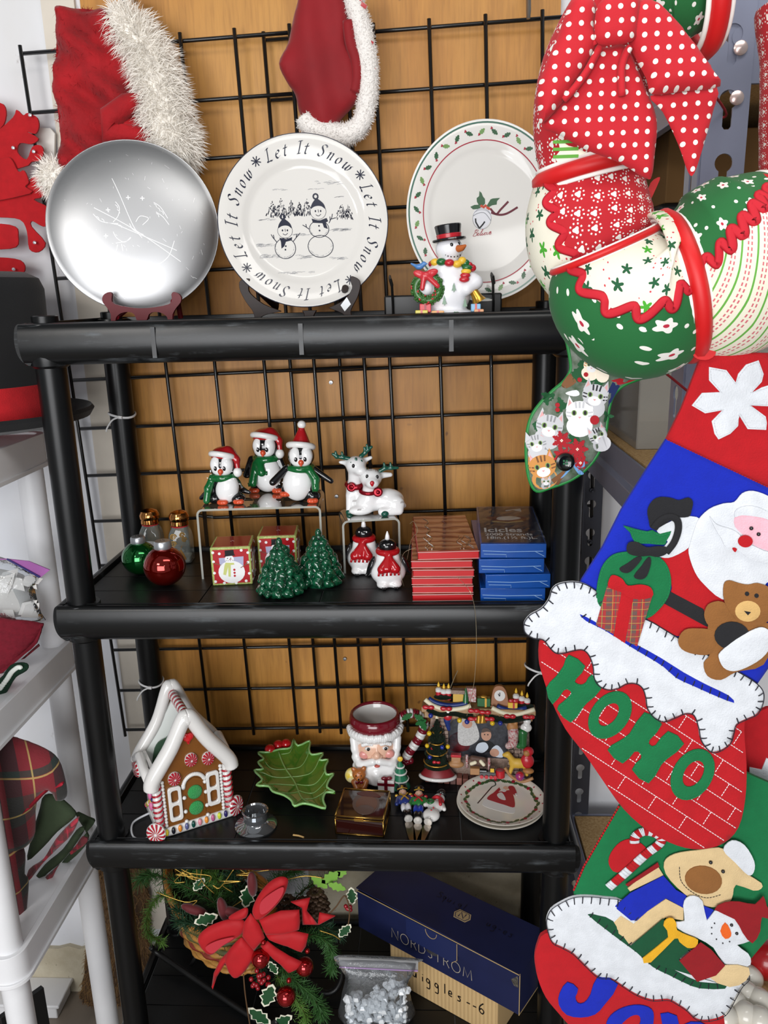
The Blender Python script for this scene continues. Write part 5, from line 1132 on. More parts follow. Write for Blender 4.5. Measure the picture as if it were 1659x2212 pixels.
for i, q in enumerate(veins): b.tube([leafmap(x, y, 4.6+20*math.exp(-float(edist(g, np.array([[x, y]]))[0])/16)) for x, y in spline(c3(q), 7, False) if inside(g, np.array([[x, y]]))[0]], 1.8 if i == 0 else 1.1, 6)
part('veins', b, mat('vein_glaze', '#86ab63', 0.2, coat=0.4), t, smooth=180)
for x, y in [(1110, 592), (1170, 560), (1225, 552)]:
    p = leafmap(*c3([(x, y)])[0], 24); o = part('berry', MB().sph(p, (13, 13, 12), 14), mat('berry_red_glaze', '#b5141a', 0.1, coat=0.6), t, smooth=180); part('berry_dot', MB().sph(p+np.array([2, -6, 8]), 1.8, 6), M_pb, o)

# ------------------------------------------------------------------ yellow stub, brass box
P = AZ(645, 1808, Z3); o = part('twist_tie', MB().tube([(-.011, .003, .002), (0, .001, .002), (.011, -.004, .002)], 0.0018, 8), mat('pale_yellow', '#e0b878', 0.5), None); o.location = P; tag(o, 'short yellow stub lying in front of the leaf dish', 'stub')
P = AZ(777, 1805, Z3)
t = thing('trinket_box', 'brass edged dark glass trinket box with a face under the lid', 'box', P, (0, 0, -6), 0.00089)
w, d_, h_ = 52, 100, 38; M_br = mat('brass', '#b8914a', 0.25, 1.0); M_dgl = mat('dark_glass', '#2a0f0c', 0.05, coat=0.8)
part('glass_body', MB().box((0, d_/2, h_/2), (w-1, d_/2-1, h_/2-1)), M_dgl, t)
part('lid', MB().box((0, d_/2, h_+4), (w-2, d_/2-2, 2)), mat('smoky_lid', '#35201a', 0.06, coat=0.8, var=.4, vs=.06), t)
fr = MB(); z0, z1, z2 = 1.5, h_, h_+7
for z in (z0, z1, z2):
    for a, c in [((-w, 0), (w, 0)), ((w, 0), (w, d_)), ((w, d_), (-w, d_)), ((-w, d_), (-w, 0))]: fr.tube([(a[0], a[1], z), (c[0], c[1], z)], 1.7, 6)
for x, y in ((-w, 0), (w, 0), (w, d_), (-w, d_)): fr.tube([(x, y, 0), (x, y, h_)], 1.7, 6)
part('brass_frame', fr, M_br, t, smooth=180); part('clasp', MB().box((0, -2, h_+2), (10, 1.5, 3)), M_br, t)
q = MB(); fn = lambda u, v, dd: (u, v+d_/2, h_+6+dd)
for L, mi in [(ell(6, 2, 30, 40, 10), 0), (ell(8, 0, 24, 30, 10), 1), (spline([(-20, 38), (10, 46), (34, 30), (20, 26), (-8, 28)], 4), 2), (ell(8, -22, 20, 16), 0)]: q.sheet(L, fn, .4+.01*q.n, mi=mi)
part('lid_picture', q, [mat('dim_white', '#5e4a42', 0.25), mat('dim_skin', '#6b4532', 0.25), mat('dim_red', '#4e1c18', 0.25), M_dgl], t)

# ------------------------------------------------------------------ Santa face mug
P = AZ(812, 1690, Z3)+np.array([0, 0.03, 0])
t = thing('santa_mug', 'ceramic Santa face mug with a candy cane handle', 'mug', P, (0, 0, 4), 0.00086)
M_skin = mat('skin_glaze', '#e3b69c', 0.2, coat=0.4); M_mar = mat('maroon_glaze', '#6e1422', 0.15, coat=0.5); M_bw = mat('beard_white', '#e8e7e6', 0.2, coat=0.3)
part('cup', MB().lathe([(0, 0), (44, 0), (46, 4), (54, 60), (58, 120), (58, 168), (56, 171), (53, 168), (52, 120), (46, 20), (0, 16)], 40), M_ic, t, smooth=50)
part('foot', MB().lathe([(47, 0), (49, 3), (49.5, 18), (48, 20)], 36), M_mar, t)
part('hat_rim', MB().lathe([(58, 138), (62, 145), (64, 158), (61, 170), (56, 174), (52.5, 170), (54, 160)], 40, cap0=False, cap1=False), M_mar, t, smooth=180)
b = MB(); rr = random.Random(6)
for i in range(40): a = PI*1.04+PI*.92*i/39; b.sph((64*math.cos(a), 62*math.sin(a), 134+rr.uniform(-2, 2)+10*abs(math.cos(a))**3*0), (8, 8, 11), 8)
part('hat_fur', b, M_bw, t, smooth=180)
part('face', BL([('e', (0, -34, 98), (44, 28, 38))], 1, 36), M_skin, t, smooth=180)
part('nose', BL([('e', (2, -64, 92), (9, 9, 9)), ('e', (-6, -61, 88), (6, 6, 5)), ('e', (10, -61, 88), (6, 6, 5)), ('c', (2, -60, 94), (2, -56, 112), 6, 4)], 3, 28), M_skin, t, smooth=180)
for x in (-28, 32): part('cheek', BL([('e', (x, -51, 88), (13, 8, 11))], 1, 20), mat('cheek_pink', '#d78f86', 0.25, coat=0.4), t, smooth=180)
e = MB(); e2 = MB()
for x in (-19, 23): e.sph((x, -58, 108), (8, 4, 5), 10); e2.sph((x+1, -61.5, 108), (4, 2.4, 4.4), 10)
ey = part('eyes', e, M_ic, t, smooth=180); part('pupils', e2, M_pb, ey, smooth=180)
b = MB()
for x, s in ((-19, -1), (23, 1)):
    for i in range(6): b.sph((x+s*(i*4-9), -57+abs(i-2)*1.0, 121-abs(i-2.2)*1.8), (6, 5, 5), 8)
part('eyebrows', b, M_bw, t, smooth=180)
pr = []
for sx in (-1, 1):
    pr += [('c', (sx*8, -64, 76), (sx*34, -56, 66), 9, 8), ('c', (sx*34, -56, 66), (sx*50, -44, 78), 8, 4)]
    for i in range(5): pr += [('c', (sx*(52-i*1.5), -30-i*3, 118-i*22), (sx*(50-i*5), -38-i*3, 96-i*20), 11, 10)]
    for i in range(4): pr += [('c', (sx*(40-i*9), -50, 62-i*4), (sx*(26-i*7), -56, 22-i*3), 11, 8)]
pr += [('e', (0, -48, 44), (34, 18, 34)), ('c', (0, -58, 40), (0, -56, 14), 13, 8)]
part('beard', BL(pr, 4, 72), M_bw, t, smooth=180)
part('mouth', BL([('e', (2, -68, 66), (7, 4, 3.5))], 1, 14), mat('lip_red', '#b7554c', 0.3), t, smooth=180)
hp_ = spline([(58, 0, 152), (80, 0, 166), (104, 2, 162), (120, 4, 138), (116, 4, 112), (100, 2, 84), (82, 0, 58), (70, 0, 36)], 4, False); b = MB(); n = len(hp_)
for i in range(n-1): b.tube([hp_[i], hp_[i+1]], [12, 12], 14, mi=1 if (i//2) % 2 else 0)
hd = part('handle', b, [M_ic, M_mar], t, smooth=180, label='red and white candy cane handle'); q = MB()
for c, a in [((78, -13, 166), 0.5), ((108, -13, 162), -0.6), ((118, -12, 140), -1.2), ((112, -13, 150), 0.4)]: q.sheet(holly_leaf((c[0], c[2]), a, 30, 9), lambda u, v, d: (u, c[1]-d, v), 4)
part('holly', q, M_gng, hd); part('handle_foot', BL([('e', (74, 0, 34), (12, 12, 10)), ('e', (86, -4, 38), (8, 9, 9))], 4, 24), M_mar, hd, smooth=180)
bear = part('teddy_bear', BL([('e', (-40, -66, 20), (20, 16, 20)), ('e', (-42, -70, 48), (17, 15, 15)), ('e', (-55, -68, 60), (6, 4, 6)), ('e', (-30, -68, 61), (6, 4, 6)), ('e', (-43, -84, 44), (8, 7, 6)), ('c', (-55, -72, 28), (-48, -84, 18), 7, 6), ('c', (-26, -72, 28), (-32, -84, 20), 7, 6), ('e', (-54, -84, 7), (9, 11, 7)), ('e', (-28, -84, 7), (9, 11, 7))], 4, 56), mat('teddy_brown_glaze', '#a9622c', 0.25, coat=0.3, var=0.25, vs=.15), t, smooth=180)
e = MB().sph((-49, -83, 51), 2, 8).sph((-37, -83, 51), 2, 8).sph((-43, -91, 46), 2.4, 8); part('face_marks', e, M_pb, bear); part('bow_tie', MB().sph((-47, -84, 34), (5, 3, 4), 8).sph((-37, -84, 34), (5, 3, 4), 8), M_mar, bear)
part('ball', BL([('e', (-60, -56, 36), (17, 15, 19))], 1, 24), mat('yellow_dotted_glaze', '#e6dfb4', 0.2, coat=0.4, col2='#dfc23c', vs=0.06), t, smooth=180)
g = part('gift', MB().box((24, -66, 16), (20, 14, 16), rot=(0, 0, -10)), M_ic, t, bev=2); part('gift_ribbon', MB().box((24, -66, 16.5), (4, 14.8, 16.8), rot=(0, 0, -10)).box((24, -66, 22), (20.8, 14.8, 3.5), rot=(0, 0, -10)).sph((18, -74, 36), (8, 5, 5), 10).sph((30, -74, 36), (8, 5, 5), 10), M_mar, g)
tr = part('tree', MB().lathe([(24, 0), (22, 6), (12, 20), (19, 22), (10, 38), (15, 40), (7, 54), (10, 55), (0, 72)], 14, M=Matrix.Translation((58, -58, 2))), mat('tree_green_glaze', '#1f6b4c', 0.2, coat=0.4), t)
part('tree_snow', MB().lathe([(20, 19), (21, 22), (13, 24)], 14, M=Matrix.Translation((58, -58, 2))).lathe([(16, 38), (16.5, 41), (9, 43)], 14, M=Matrix.Translation((58, -58, 2))).lathe([(10.5, 53.5), (11, 56), (5, 59)], 14, M=Matrix.Translation((58, -58, 2))), M_ic, tr); part('tree_star', MB().sph((58, -58, 77), (7, 4, 7), 8), M_yel, tr)

# ------------------------------------------------------------------ butter spreaders with figure handles
def spreader(label, px, py, ang, kind):
    P = AZ(px, py, Z3)+np.array([0, 0, 0.0015]); t = thing('butter_spreader', label, 'spreader', P, (0, 0, ang), 0.00071, 'figure handled butter spreaders')
    part('blade', MB().sheet(spline([(-9, 0), (-11, -50), (-8, -84), (0, -98), (8, -92), (11, -50), (9, 0)], 4), lambda u, v, d: (u, v, d+2), 2.5), mat('dark_steel_blade', '#8a827a', 0.15, 1.0), t)
    part('end_cap', MB().lathe([(11, 0), (12, 3), (11, 5), (0, 6)], 20, M=Matrix.Translation((0, -3, 13)) @ Matrix.Rotation(PI/2, 4, 'X')), mat('steel_ferrule', '#d5d2cd', 0.3, 0.5), t)
    A = lambda y, x, r, z=0: ('e', (x, y, 13+z), (r[0], r[1], r[2]))
    if kind < 2:
        c_coat, c_leg = ('#27377a', '#dfe0e4') if kind == 0 else ('#2f7a3c', '#1f3aa0')
        part('boots', BL([A(16, -6, (8, 17, 10)), A(16, 6, (8, 17, 10))], 3, 30), M_pb, t, smooth=180)
        part('trousers', BL([A(44, -7, (8, 18, 10)), A(44, 7, (8, 18, 10))], 4, 30), mat('paint_'+c_leg[1:], c_leg, 0.25, coat=0.3), t, smooth=180)
        c = part('coat', BL([A(78, 0, (17, 24, 13)), ('c', (-17, 90, 14), (-24, 64, 14), 7, 6), ('c', (17, 90, 14), (24, 64, 14), 7, 6)], 4, 40), mat('paint_'+c_coat[1:], c_coat, 0.25, coat=0.3), t, smooth=180)
        part('braid', MB().tube([(-12, 96, 25), (0, 78, 28), (12, 96, 25)], 2.2, 6).tube([(-11, 66, 25), (0, 80, 28), (11, 66, 25)], 2.2, 6).sph((-20, 96, 18), (6, 5, 5), 8).sph((20, 96, 18), (6, 5, 5), 8), mat('paint_gold', '#c79c3a', 0.3, .5) if kind == 0 else M_rdg, c)
        part('head', BL([A(112, 0, (12, 13, 13))], 1, 20), M_skin, t, smooth=180)
        hh = part('cap', BL([A(128, 0, (14, 12, 14)), A(136, 0, (17, 7, 15))], 3, 26), M_pb, t, smooth=180); part('cap_badge', MB().sph((0, 128, 26), (4, 5, 3), 8).tube([(-14, 124, 20), (0, 121, 27), (14, 124, 20)], 1.8, 6), mat('paint_gold', '#c79c3a', 0.3, .5), hh)
        e = MB().sph((-4, 113, 25.5), 1.5, 6).sph((4, 113, 25.5), 1.5, 6); part('eyes', e, M_pb, t)
    else:
        part('body', BL([A(26, 0, (24, 24, 15)), A(66, 0, (22, 22, 15)), A(104, 0, (17, 17, 14)), ('c', (-18, 76, 14), (-28, 60, 16), 7, 6), ('c', (18, 76, 14), (28, 58, 16), 7, 6)], 4, 50), M_ic, t, smooth=180)
        part('scarf', BL([('t', (0, 88, 13), 15, 5, (80, 0, 0)), ('c', (8, 86, 26), (16, 62, 27), 5, 5)], 3, 30), M_rdg, t, smooth=180); part('hat', BL([A(122, 0, (16, 7, 15)), A(132, 0, (12, 12, 12))], 2, 24), M_pb, t, smooth=180)
        part('wreath', BL([('t', (-14, 66, 27), 8, 3.5)], 1, 20), M_gng, t, smooth=180); part('buttons', MB().sph((0, 26, 28), 2.5, 8).sph((2, 40, 27), 2.5, 8).sph((4, 104, 27), 3, 8), M_rdg, t)
spreader('butter spreader with a soldier in a navy coat and white trousers', 882, 1776, 9, 0)
spreader('butter spreader with a soldier in a green coat and blue trousers', 903, 1780, -1, 1)
spreader('butter spreader with a white snowman handle', 926, 1783, -17, 2)

# ------------------------------------------------------------------ two stacked dessert plates
P = AZ(1081, 1742, Z3)
M_crm = mat('cream_glaze', '#e3ddd2', 0.15, coat=0.4)
prof = [(0, 3.5), (66, 3.5), (76, 5), (90, 9), (97, 13)]; hp = bake_plate(prof)
for i, lab in enumerate(['cream dessert plate, the lower of two stacked plates', 'cream dessert plate painted with a sleeping figure under a red blanket, topmost of two']):
    t = thing('dessert_plate', lab, 'plate', P+np.array([0.002*i, 0.003*i, 0.0065*i]), (0, 0, 0), 0.00089, 'stacked dessert plates')
    part('dish', MB().lathe(prof+[(98.5, 12.5), (97.5, 10.5), (90, 5), (76, 0.5), (64, 0), (0, 0)], 72), M_crm, t, smooth=50)
fnp = lambda u, v, d: (u, v, hp(math.hypot(u, v))+d); b = MB(); rr = random.Random(8); K = 1/math.sin(R(36.5))
ribbon(b, [(79*math.cos(a), 79*math.sin(a)) for a in np.linspace(0, 2*PI, 80)], 2.0, fnp, .4, 3)
for i in range(36):
    a = 2*PI*i/36; r = 79+rr.uniform(-3, 3); decal(b, holly_leaf((r*math.cos(a), r*math.sin(a)), a+PI/2+rr.uniform(-.5, .5), 17, 4.4), fnp, .6, 0)
    if i % 3 == 0: decal(b, ell((80)*math.cos(a+.08), 80*math.sin(a+.08), 4.2, n=10), fnp, .9, 1)
    if i % 2: decal(b, ell(91*math.cos(a), 91*math.sin(a), 1.8, n=8), fnp, .6, 1)
part('berry_wreath_border', b, [mat('olive_print', '#3f5a35', 0.35), M_rd, M_gr, mat('vine_gold_print', '#b89a5a', 0.35)], t)
b = MB(); pp = lambda L: [((700+.3135*x-1081)*.955, (1742-(1460+.3135*y))*K*.955) for x, y in L]
for L, mi, th in [(spline(pp([(1070, 925), (1110, 880), (1200, 910), (1300, 940), (1300, 980), (1260, 985), (1150, 960)]), 4), 2, .5), (spline(pp([(1110, 880), (1160, 840), (1240, 825), (1305, 825), (1308, 940), (1230, 925), (1150, 900)]), 4), 1, .6),
                  (spline(pp([(1285, 790), (1325, 785), (1342, 830), (1330, 855), (1300, 830)]), 4), 1, .7), (spline(pp([(1190, 850), (1230, 835), (1250, 890), (1205, 880)]), 3), 2, .8), (ell(*pp([(1265, 800)])[0], 6, 7), 4, .7), (pp([(1155, 845), (1215, 795), (1222, 815), (1170, 850)]), 1, .7), (ell(*pp([(1335, 848)])[0], 3, 4, n=8), 2, .9), (spline(pp([(1250, 805), (1230, 820), (1245, 830), (1265, 822)]), 3), 2, .75)]: decal(b, L, fnp, th, mi)
ribbon(b, np.array(pp([(1035, 917), (1160, 790)])), 2.6, fnp, .7, 3); ribbon(b, spline(np.array(pp([(1160, 790), (1190, 775), (1180, 750), (1140, 755)])), 5, False), 2.4, fnp, .7, 0)
part('sleeping_figure_picture', b, [mat('dark_green_print', '#24352a', 0.4), mat('blanket_red_print', '#a83038', 0.4), mat('soft_white_print', '#dedbd8', 0.4), mat('cane_brown_print', '#3d2220', 0.4), M_skin], t)

# ------------------------------------------------------------------ fireplace photo frame
P = AZ(1030, 1683, Z3); KF = 1.07; UF = 0.00098
t = thing('photo_frame', 'resin fireplace photo frame crowded with Christmas toys', 'photo frame', P, (-9, 0, -4), UF)
c7 = lambda L: np.array([((700+.3135*x)-1030, (1683-(1460+.3135*y))*KF) for x, y in L]); S_ = .3135
FB = lambda d0: (lambda u, v, d: (u, -d0-d, v))
M_st = mat('resin_stone', '#8a7468', 0.6, var=0.35, vs=0.12, col2='#a58f82', bump=0.4, bs=.3, dist=1); M_wd = mat('resin_wood', '#a8855f', 0.5, var=0.2, vs=.1); M_gar = mat('resin_garland', '#27452c', 0.55, var=0.4, vs=.3, bump=1, bs=.8, dist=1.5)
opening = c7([(855, 380), (880, 330), (940, 300), (1060, 295), (1180, 315), (1240, 340), (1262, 380), (1262, 570), (855, 560)])
part('backing', MB().sheet(c7([(740, 250), (1400, 265), (1420, 720), (700, 680)]), FB(-8), 5), M_st, t)
part('photograph', MB().sheet(opening, FB(-2.5), 1), mat('photo_dark', '#23242a', 0.25, coat=0.3, var=.6, vs=.12, col2='#3a3c44'), t)
q = MB()
for L, mi, th in [(spline(c7([(860, 450), (900, 410), (960, 400), (1000, 440), (990, 520), (870, 530)]), 4), 0, 1), (spline(c7([(920, 400), (930, 330), (980, 300), (1030, 320), (1065, 400), (1060, 450), (1000, 490), (930, 480)]), 4), 1, 1.4), (ell(*c7([(985, 345)])[0], 11, 10), 2, 1.8), (spline(c7([(955, 330), (985, 300), (1020, 330), (985, 325)]), 3), 1, 2.0), (ell(*c7([(1115, 415)])[0], 11, 13), 2, 1.6), (spline(c7([(1085, 400), (1090, 375), (1125, 370), (1150, 395), (1120, 392)]), 3), 3, 2), (spline(c7([(1050, 470), (1090, 450), (1150, 460), (1180, 500), (1130, 530), (1050, 525)]), 4), 4, 1.5), (spline(c7([(1060, 475), (1110, 465), (1130, 500), (1090, 535), (1045, 520)]), 4), 5, 1.8), (spline(c7([(1150, 510), (1190, 480), (1230, 520), (1225, 560), (1160, 550)]), 4), 5, 1.6), (ell(*c7([(1172, 530)])[0], 10, 9), 2, 1.9)]: q.sheet(L, FB(-2.5), th, mi=mi)
for x in (1104, 1126): q.sheet(ell(*c7([(x, 412)])[0], 1.4, n=8), FB(-2.5), 2.4, mi=4)
part('photo_figures', q, [M_rdg, mat('photo_white', '#c9c8c6', 0.3, var=.3, vs=.4), mat('photo_skin', '#b98b74', 0.3), mat('photo_hair', '#4a352a', 0.4), M_hatb, mat('photo_blue_white', '#c3ccd8', 0.3)], t, label='printed figures in the photograph')
rr = random.Random(12)                              # stone columns and hearth
for x0, x1, y0, y1 in [(760, 860, 300, 620), (1262, 1400, 330, 640)]:
    y = y0
    while y < y1:
        x = x0; 
        while x < x1-8:
            w = min(rr.uniform(30, 55), x1-x); a, b_ = c7([(x, y), (x+w-3, y+24)]); part('stone', MB().box(((a[0]+b_[0])/2, -6+rr.uniform(-1, 1), (a[1]+b_[1])/2), (abs(b_[0]-a[0])/2, 6, abs(a[1]-b_[1])/2)), M_st, t, bev=1.5); x += w
        y += 27
for i in range(17):
    a, b_ = c7([(700+i*43, 668+i*2.2), (738+i*43, 715+i*2.2)]); part('hearth_brick', MB().box(((a[0]+b_[0])/2, -8, (a[1]+b_[1])/2), (abs(b_[0]-a[0])/2, 16, abs(a[1]-b_[1])/2)), mat('hearth_brick_%d' % (i % 3), ('#7d4a40', '#6a4a44', '#8f5a4e')[i % 3], 0.6), t, bev=1.5)
a = c7([(685, 215), (1438, 245)]); zc = (a[0][1]+a[1][1])/2
part('mantel_shelf', MB().box((2, -8, zc), (120, 20, 6)).box((2, -5, zc-14), (114, 15, 7)), M_wd, t, bev=1.5)
q = MB()
for i in range(30): q.box((-104+i*7.2, -21, zc-14), (1.6, 1.5, 5))
part('dentils', q, M_wd, t)
for L in ([(700, 165), (760, 205), (850, 225), (950, 215), (1010, 195)], [(1150, 205), (1230, 235), (1320, 240), (1435, 205)]): part('snow_cloth', MB().tube([(x, -26, z) for x, z in spline(c7(L), 4, False)], 5, 8), mat('resin_cream', '#e0d8bb', 0.45), t, smooth=180); part('blue_cloth', MB().tube([(x, -20, z+7) for x, z in spline(c7(L), 4, False)[2:-2]], 5, 8), mat('resin_blue', '#1c3170', 0.4), t, smooth=180)
for L in ([(715, 225), (800, 258), (900, 250), (1020, 275)], [(1130, 270), (1250, 285), (1400, 255)]): part('garland', MB().tube([(x, -24, z) for x, z in spline(c7(L), 5, False)], 7, 8), M_gar, t, smooth=180)
for x, y in [(725, 210), (845, 215), (1030, 222), (1105, 230), (1270, 250), (1395, 250), (1130, 272), (1030, 275)]:
    p = c7([(x, y)])[0]; part('red_bow', BL([('e', (p[0]-6, -32, p[1]), (7, 4, 5)), ('e', (p[0]+6, -32, p[1]), (7, 4, 5)), ('e', (p[0], -34, p[1]), (3, 3, 3))], 1.5, 18), M_rdg, t, smooth=180)
part('gold_bells', MB().lathe([(0, 16), (4, 14), (6, 6), (9, 0), (0, 1)], 14, M=Matrix.Translation((c7([(1065, 292)])[0][0], -34, c7([(1065, 292)])[0][1]))).lathe([(0, 16), (4, 14), (6, 6), (9, 0), (0, 1)], 14, M=Matrix.Translation((c7([(1090, 290)])[0][0], -34, c7([(1090, 290)])[0][1]))), mat('resin_gold', '#b98c3a', 0.3, .7), t)
for x, y, c in [(740, 265, '#1d2f86'), (935, 290, '#d8b31f'), (985, 297, '#1d2f86'), (1155, 300, '#d8b31f'), (1208, 298, '#1d2f86'), (730, 382, '#d8b31f')]: p = c7([(x, y)])[0]; part('bauble', MB().sph((p[0], -30, p[1]), 5.5, 10), mat('bauble_'+c[1:], c, 0.12, coat=.5), t, smooth=180)
for x, y in [(790, 120), (826, 130), (858, 128), (1313, 145), (1352, 160), (1387, 172)]:
    p = c7([(x, y)])[0]; cnd = part('candle', MB().lathe([(6, -16), (6, 4), (0, 4)], 12, M=Matrix.Translation((p[0], -10, p[1]))), M_rdg, t); part('wax', MB().lathe([(6.8, -2), (7, 4), (4, 7), (0, 7)], 12, M=Matrix.Translation((p[0], -10, p[1]))), M_ic, cnd); part('flame', MB().lathe([(0, 7), (3.2, 10), (2.6, 14), (0, 20)], 10, M=Matrix.Translation((p[0], -10, p[1]))), mat('resin_flame', '#e8b92c', 0.3), cnd)
for x, y in [(820, 160), (1370, 200)]: p = c7([(x, y)])[0]; part('greenery', BL([('e', (p[0], -12, p[1]), (20, 9, 6))], 1, 24), M_gar, t, smooth=180)
p = c7([(1200, 145)])[0]; ck = part('mantel_clock', MB().sheet(spline([(p[0]-15, p[1]-22), (p[0]+17, p[1]-22), (p[0]+17, p[1]+4), (p[0]+10, p[1]+20), (p[0], p[1]+24), (p[0]-10, p[1]+20), (p[0]-15, p[1]+4)], 3), FB(2), 12), mat('clock_wood', '#9c6a48', 0.45), t, bev=1.5)
part('clock_base', MB().box((p[0]+1, -8, p[1]-22), (19, 9, 3)), mat('clock_wood', '#9c6a48', 0.45), ck); part('clock_dial', MB().sheet(ell(p[0]+1, p[1]+3, 11.5, 12), FB(14), 1), M_ic, ck); part('clock_hands', MB().box((p[0]+1, -15.6, p[1]+6), (.7, .5, 4)).box((p[0]-1, -15.6, p[1]+4.5), (.7, .5, 3), rot=(0, -25, 0)), M_pb, ck)
p = c7([(930, 150)])[0]; hs = part('toy_house', MB().sheet([(p[0]-13, p[1]-12), (p[0]+9, p[1]-12), (p[0]+9, p[1]+4), (p[0]-2, p[1]+14), (p[0]-13, p[1]+4)], FB(4), 12), mat('resin_yellow', '#caa23c', 0.45), t); part('toy_roof', MB().box((p[0]-2, -12, p[1]+11), (14, 9, 4)), M_st, hs)
p = c7([(975, 140)])[0]; part('toy_tree', MB().lathe([(7, -16), (5, 0), (2, 14), (0, 18)], 12, M=Matrix.Translation((p[0], -18, p[1]))), M_gng, t)
p = c7([(1010, 140)])[0]; part('striped_parcel', MB().box((p[0], -8, p[1]), (11, 7, 15)), mat('resin_striped', '#c9c2bd', 0.4, col2='#9c2230', vs=.25), t, bev=1)
p = c7([(1097, 180)])[0]; g = part('green_parcel', MB().box((p[0], -12, p[1]), (14, 8, 9)), M_gng, t, bev=1); part('ribbon', MB().box((p[0]+4, -12, p[1]), (2, 8.6, 9.6)).sph((p[0], -14, p[1]+11), (8, 4, 4), 8), mat('resin_gold', '#b98c3a', 0.3, .7), g)
p = c7([(1290, 200)])[0]; g = part('yellow_parcel', MB().box((p[0], -14, p[1]), (10, 8, 9)), M_yel, t, bev=1); part('ribbon', MB().box((p[0]+2, -14, p[1]), (1.8, 8.6, 9.6)).sph((p[0]-3, -16, p[1]+11), (6, 4, 5), 8).sph((p[0]+6, -16, p[1]+11), (6, 4, 5), 8), M_rdg, g)
p = c7([(780, 610)])[0]                              # Christmas tree at the left
tr = part('tree', MB().lathe([(28, 0), (24, 12), (15, 30), (22, 32), (12, 56), (17, 58), (8, 82), (11, 83), (0, 108)], 14, M=Matrix.Translation((p[0], -18, p[1]))), M_gar, t); rr = random.Random(3); q = MB()
for i in range(40): z = rr.uniform(4, 90); a = rr.uniform(-PI, 0); r_ = 27*(1-z/112)+2; q.sph((p[0]+r_*math.cos(a), -18+r_*math.sin(a), p[1]+z), 5, 6)
part('tree_boughs', q, M_gar, tr)
q = MB()
for k in range(4): q.tube([(p[0]+(28-k*6)*math.cos(a), -19+(28-k*6)*math.sin(a), p[1]+14+k*22+5*math.sin(a*1.0)) for a in np.linspace(-PI, 0, 12)], 1.6, 6)
part('gold_beads', q, mat('resin_gold', '#b98c3a', 0.3, .7), tr, smooth=180); part('tree_star', MB().sph((p[0], -18, p[1]+111), (6, 4, 7), 8), mat('resin_cream', '#e0d8bb', 0.45), tr)
for x, z, c in [(-14, 26, '#1d2f86'), (12, 48, '#1d2f86'), (-20, 50, '#d8b31f'), (24, 50, '#d8b31f')]: part('tree_bauble', MB().sph((p[0]+x, -38+z*.1, p[1]+z), 5, 8), mat('bauble_'+c[1:], c, .12, coat=.5), tr, smooth=180)
for x, z in [(0, 16), (-4, 44), (2, 66), (0, 88)]: part('tree_bow', MB().sph((p[0]+x-4, -42+z*.25, p[1]+z), (5, 3, 4), 8).sph((p[0]+x+4, -42+z*.25, p[1]+z), (5, 3, 4), 8), M_rdg, tr, smooth=180)
part('tree_skirt', MB().lathe([(38, -22), (38, -16), (26, 0), (0, 4)], 22, M=Matrix.Translation((p[0]+2, -16, p[1]-4)), sy=.7), mat('resin_maroon', '#7a1f24', 0.4), t); part('skirt_trim', MB().tube([(p[0]+2+38*math.cos(a), -16+27*math.sin(a), p[1]-22) for a in np.linspace(-PI, 0, 16)], 4, 8), M_ic, t, smooth=180)
def toy(nm, prims, m, k=3, n=32): return part(nm, BL(prims, k, n), m, t, smooth=180)
X = lambda x, y: c7([(x, y)])[0]
p = X(855, 280); toy('nutcracker', [('e', (p[0], -20, p[1]), (9, 7, 12)), ('e', (p[0], -22, p[1]+16), (7, 6, 7)), ('c', (p[0]-2, -20, p[1]-8), (p[0]+2, -18, p[1]-28), 7, 4)], mat('resin_blue', '#1c3170', 0.4)); toy('nutcracker_coat', [('e', (p[0], -24, p[1]+2), (9, 6, 9))], M_rdg); toy('nutcracker_beard', [('e', (p[0]+1, -27, p[1]+12), (5, 3, 5))], M_ic)
p = X(912, 565); toy('toy_ark', [('e', (p[0], -26, p[1]-6), (17, 9, 8)), ('b', (p[0], -26, p[1]+6), (10, 6, 5), 1)], mat('resin_tan', '#a5784e', .45)); part('ark_roof', MB().box((p[0], -26, p[1]+14), (11, 7, 3)), M_rdg, t, bev=1)
p = X(985, 560); part('candy_stick', MB().tube([(p[0], -26, p[1]-14), (p[0], -26, p[1]+14)], 3, 8), mat('resin_striped', '#c9c2bd', 0.4, col2='#9c2230', vs=.25), t, smooth=180); p = X(1135, 575); part('candy_stick', MB().tube([(p[0], -26, p[1]-14), (p[0], -26, p[1]+14)], 3, 8), mat('resin_striped', '#c9c2bd', 0.4, col2='#9c2230', vs=.25), t, smooth=180)
p = X(1060, 570); toy('log_pile', [('c', (p[0]-18, -18, p[1]), (p[0]+16, -18, p[1]-4), 7, 7), ('c', (p[0]-12, -20, p[1]+8), (p[0]+12, -20, p[1]+5), 6, 6)], mat('resin_log', '#5a4136', .6)); toy('log_ends', [('c', (p[0]+6, -26, p[1]+4), (p[0]+12, -28, p[1]-2), 4, 4), ('c', (p[0]-14, -26, p[1]-2), (p[0]-6, -28, p[1]+2), 4, 4)], mat('resin_cream', '#e0d8bb', 0.45))
p = X(1040, 615); part('brown_parcel', MB().box((p[0], -30, p[1]), (10, 7, 7)), mat('resin_tan', '#a5784e', .45), t, bev=1)
p = X(1130, 625); part('toy_train', MB().box((p[0]-2, -32, p[1]), (16, 6, 5)).tube([(p[0]-18, -32, p[1]+3), (p[0]-4, -32, p[1]+3)], 6, 10).box((p[0]+8, -32, p[1]+8), (6, 6, 6)), M_pb, t); q = MB()
for x in (-14, -4, 6, 14): q.tube([(p[0]+x, -38, p[1]-6), (p[0]+x, -40, p[1]-6)], 4, 10)
